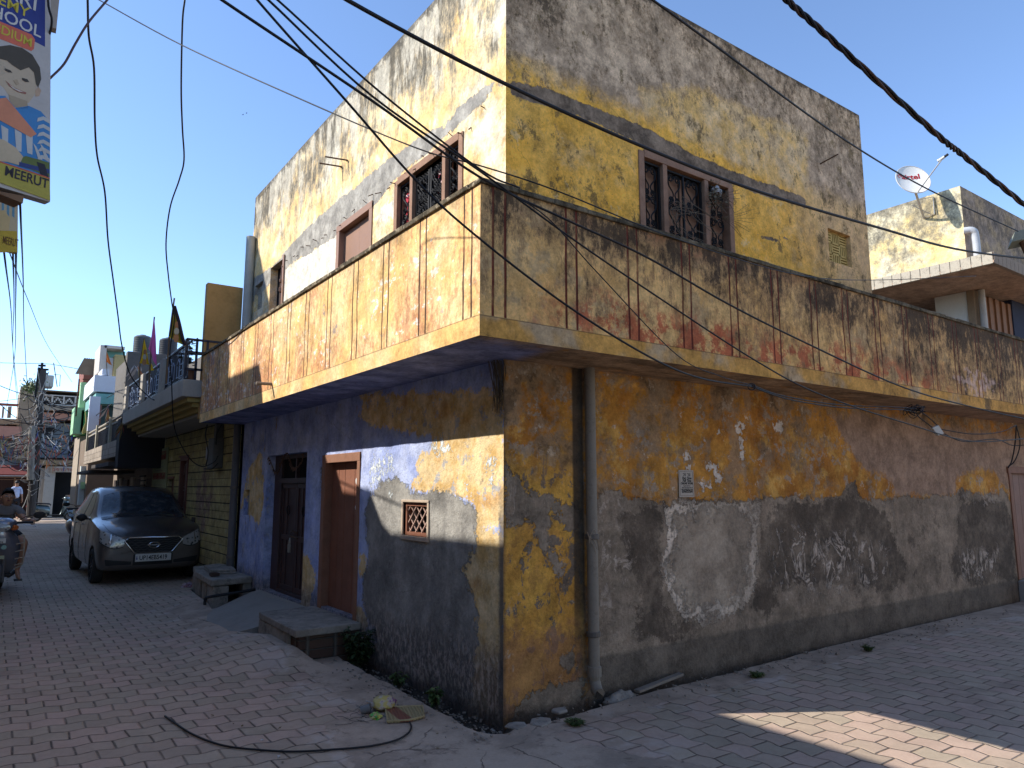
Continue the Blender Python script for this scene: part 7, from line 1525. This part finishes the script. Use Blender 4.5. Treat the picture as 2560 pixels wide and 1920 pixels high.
# ---------------------------------------------------------------- flags
def flag(label, pts, k, base, border, pole, deco=None, group='festival flags on the roofs'):
    """pts: apex, lower right, lower left in photo pixels; a cloth triangle with folds on its own pole"""
    P = [PD(x, y, k) for x, y in pts]; t = thing('flag', label, 'flag', tuple(PD(*pole[1], k)), 0, group); rows, rb = [], []
    nd = (P[1]-P[0]).cross(P[2]-P[0]).normalized()
    for i in range(13):
        s0 = P[0].lerp(P[1], i/12); s1 = P[0].lerp(P[2], i/12); rows.append([tuple(s0.lerp(s1, j/8)+nd*.018*math.sin(j*1.3+i*.5)*(i/12)) for j in range(9)])
    MB().grid(rows).build('cloth', base, t, smooth=True, recalc=False)
    if border:
        e = [Vector(r[0]) for r in rows]; e2 = [Vector(rows[-1][j]) for j in range(9)]; e3 = [Vector(r[-1]) for r in rows]
        b = MB(); 
        for E_, w_ in ((e, .022), (e3, .008)): b.tube(E_, w_, 4)
        b.build('border', border, t)
        MB().tube(e2, .012, 4).build('fringe', plain('yellow_fringe', (.6, .45, .04), .8), t)
    if deco:
        c_ = (P[0]*.28+P[1]*.36+P[2]*.36); vd = (Vector(CP)-c_).normalized(); r1 = vd.cross(Vector((0, 0, 1))).normalized()*-1
        for (mx_, mz, rr, cc) in ((0, .07, .035, (.35, .16, .07)), (.0, 0, .04, (.40, .38, .30)), (.0, -.07, .045, (.36, .18, .08))):
            o = c_+Vector((0, 0, mz*deco))+vd*.03; MB().prism([tuple(o+r1*(rr*deco*math.cos(a)*.6)+Vector((0, 0, rr*deco*math.sin(a)))) for a in [j*.7 for j in range(9)]], vd*.003).build('printed_figure', plain('flag_print_%d' % int(mz*100), cc, .8), t)
    MB().tube([PD(*q_, k+.02) for q_ in pole], .011, 6).build('flag_pole', plain('bamboo', (.14, .10, .06), .8), t)
    return t
YF = plain('yellow_flag_cloth', (.80, .52, .02), .8, var=.15); DY = plain('olive_yellow_flag_cloth', (.30, .23, .02), .8, var=.2); PKF = plain('pink_flag_cloth', (.75, .16, .45), .8, var=.2); ORF = plain('orange_flag_cloth', (.62, .17, .03), .8, var=.2)
flag('olive yellow triangular flag with a dark border above the railing corner', ((436, 765), (463, 864), (424, 842)), 9.6, DY, plain('dark_border', (.03, .02, .03), .8), ((436, 745), (423, 842), (415, 960)), 1.3)
flag('tall pink flag beside the water tanks', ((386, 794), (394, 925), (372, 872)), 11.2, PKF, None, ((386, 792), (378, 870), (372, 980)))
flag('bright yellow flag left of the pink flag', ((361, 847), (374, 912), (350, 908)), 11.6, YF, None, ((361, 846), (350, 908), (348, 970)), 1.2)
flag('small yellow flag behind the middle railing panel', ((376, 905), (386, 925), (372, 928)), 11.5, YF, None, ((376, 905), (373, 928), (372, 960)))
flag('orange pennant in front of the beige framed house', ((267, 880), (281, 915), (266, 905)), 21, ORF, None, ((267, 878), (266, 905), (268, 940)))
# green banner cloth, leaning pole, antennas, shrub on roof
tag(MB().tube([PY(183, 1303, 30), PY(199, 1180, 30)], .06, 8).build('leaning_pole', plain('pale_bamboo', (.34, .30, .20), .8), None), 'pale pole leaning beside the dark shop opening', 'pole')
q = PY(213, 1045, 22); fz = thing('folded_parasol', 'folded cream and yellow cloth hanging before the green balcony', 'cloth', tuple(q)); b = MB(); b.prism([PY(x, y, 22) for x, y in ((213, 1028), (219, 1050), (221, 1078), (207, 1085), (205, 1080), (214, 1055))], (0, .06, 0)); b.build('cloth', plain('cream_yellow_cloth', (.55, .45, .16), .9, var=.3), fz)
ta = thing('antenna', 'thin roof aerial mast beside the square water tank', 'aerial', tuple(PY(140, 965, 38.5))); b = MB(); b.tube([PY(134, 907, 38.5), PY(143, 967, 38.5)], .02, 5); b.tube([PY(135, 936, 38.5), PY(151, 937, 38.5), PY(149, 966, 38.5)], .015, 5); b.build('mast', M_IRON, ta)
rs = thing('roof_shrub', 'wild shrub growing on the roof corner behind the pole', 'shrub', tuple(PY(80, 965, 38.4))); lm = MB()
for i in range(420):
    a = rnd.gauss(0, 1); x = 82+a*13; y = 967+rnd.gauss(0, 1)*11+abs(a)*2-(4 if x < 60 else 0); p = PY(x, y, 38.2+rnd.uniform(-.5, .5)); d = Vector((rnd.uniform(-1, 1), rnd.uniform(-1, 1), rnd.uniform(-1, 1))).normalized()*.12; sd = d.orthogonal().normalized()*.045; lm.add([p, p+d*.5+sd, p+d, p+d*.5-sd], [(0, 1, 2, 3)])
lm.build('leaves', leafmat('roof_leaf', (.06, .09, .03), (.14, .16, .05)), rs, recalc=False); sm = MB(); [sm.tube([PY(80, 985, 38.2), PY(80+dx, 945, 38.2)], .02, 4) for dx in (-22, -6, 8, 20)]; sm.build('stems', M_STEMM, rs)
# dry creeper on the shaded window, bent twigs at the corner
cr = thing('dry_creeper', 'dead creeper and twigs hanging at the right end of the shaded window', 'creeper', tuple(PY(1790, 480, 0))); b = MB()
for k in range(46):
    x, y = rnd.uniform(1775, 1815), rnd.uniform(468, 510); pts = [PY(x, y, -.01)]
    dx, dy = rnd.uniform(-14, 26), rnd.uniform(-6, 26)
    for i in range(3): x += dx*rnd.uniform(.2, .8); y += dy*rnd.uniform(.1, .8); pts.append(PY(x, y, -.02-.02*rnd.random()))
    b.tube(spline(pts, 3), .0022, 3)
for k in range(7):
    x0, y0 = 1690+rnd.uniform(-10, 60), 480+rnd.uniform(-30, 40); b.tube(spline([PY(1700+k*16, 505+k*8, -.0), PY(x0-20, y0+40, -.02), PY(x0+20, y0+100, -.02), PY(x0+60, y0+120, 0)], 5), .003, 3)
for k in range(9): a = -.5+k*.17; b.tube(spline([PY(1805, 545, 0), PY(1805+40*math.cos(a)*1., 545+30*math.sin(a), -.04), PY(1805+rnd.uniform(60, 90)*math.cos(a), 545+70*math.sin(a), -.06)], 4), .0016, 3)
b.build('twigs', plain('dry_twig', (.12, .09, .06), .9), cr, recalc=False); lm = MB()
for i in range(120):
    p = PY(rnd.gauss(1782, 10), rnd.gauss(492, 18), -.01-.03*rnd.random()); d = Vector((rnd.uniform(-1, 1), rnd.uniform(-1, 0), rnd.uniform(-1, 1))).normalized()*.035; sd = d.orthogonal().normalized()*.012; lm.add([p, p+d*.5+sd, p+d, p+d*.5-sd], [(0, 1, 2, 3)])
lm.build('dead_leaves', plain('dead_leaf', (.16, .12, .07), .9), cr, recalc=False)
blob(PY(1792, 478, .0), (.06, .03, .045), 4, .5).build('plastic_scrap', plain('grey_plastic_scrap', (.34, .33, .32), .5), cr, smooth=True)
cw_ = thing('dry_straw_bunch', 'bunch of dry straw hanging at the top of the wall corner', 'straw', (-.03, -.03, 2.4)); b = MB()
for k in range(46): x, y = rnd.uniform(-.09, -.01), rnd.uniform(-.06, .05); b.tube(spline([(x-.02, y, 2.41), (x, y, 2.32), (x*.5-.02+rnd.uniform(-.02, .02), y*.5+rnd.uniform(-.02, .02), 2.25-rnd.uniform(0, .20))], 3), .0022, 3)
b.build('straw', plain('dark_straw', (.10, .075, .05), .9), cw_, recalc=False)
# two birds far off
for i, (px, py) in enumerate(((607, 287), (616, 283))):
    c = PD(px, py, 110); b = MB(); b.tube([c+Vector((-.12, 0, 0)), c, c+Vector((.14, 0, .02))], .04, 6, rs=[.015, .05, .01]); b.add([c, c+Vector((.02, .1, .12)), c+Vector((.1, .05, .02))], [(0, 1, 2)]).add([c, c+Vector((.02, -.2, .14)), c+Vector((.1, -.05, .02))], [(0, 1, 2)])
    tag(b.build('bird', M_BLACK, None), ('left', 'right')[i]+' one of two tiny distant birds in the sky', 'bird', 'distant birds')

# grit, crumbs of mortar and dead leaves along the kerb and the ditch
r_ = random.Random(11); gm_ = MB()
for k in range(900):
    t_ = r_.random()
    if t_ < .45: x, y, z = r_.uniform(-.30, -.02), r_.uniform(-.2, 2.3), .0
    elif t_ < .7: x, y, z = -.28+r_.gauss(0, .12), r_.uniform(-.3, 2.9), .082
    else: x, y, z = r_.uniform(.1, 6.5), -.2+r_.gauss(0, .10), .082
    if z > .05 and (-.24 < x < .02 and -.2 < y < 2.3): z = .0
    if y > -.09 and x > 0: continue
    s_ = r_.uniform(.003, .009)*(1.6 if r_.random() < .08 else 1); a = r_.uniform(0, 3); ca, sa = math.cos(a)*s_, math.sin(a)*s_
    gm_.obox((x, y, z+s_*.4+.004), (ca, sa, 0), (-sa*.7, ca*.7, s_*.2), (0, s_*.1, s_*.5))
tag(gm_.build('grit', plain('grit_mortar', (.22, .19, .16), .95, var=.5, sc=30), None), kind='stuff')
lf_ = MB()
for k in range(70):
    x, y, z = (r_.uniform(-.30, -.03), r_.uniform(-.1, 2.2), .03) if r_.random() < .6 else (r_.uniform(-1.6, -.3), r_.uniform(-.6, 2.6), .085); a = r_.uniform(0, 6.3); l = r_.uniform(.012, .03); d = Vector((math.cos(a), math.sin(a), r_.uniform(0, .5)))*l; sd = Vector((-math.sin(a), math.cos(a), r_.uniform(-.2, .2)))*l*.35; p = Vector((x, y, z)); lf_.add([p, p+d*.5+sd, p+d, p+d*.5-sd], [(0, 1, 2, 3)])
tag(lf_.build('fallen_leaves', plain('fallen_leaf_brown', (.13, .10, .05), .9, var=.5, sc=20), None, recalc=False), kind='stuff')
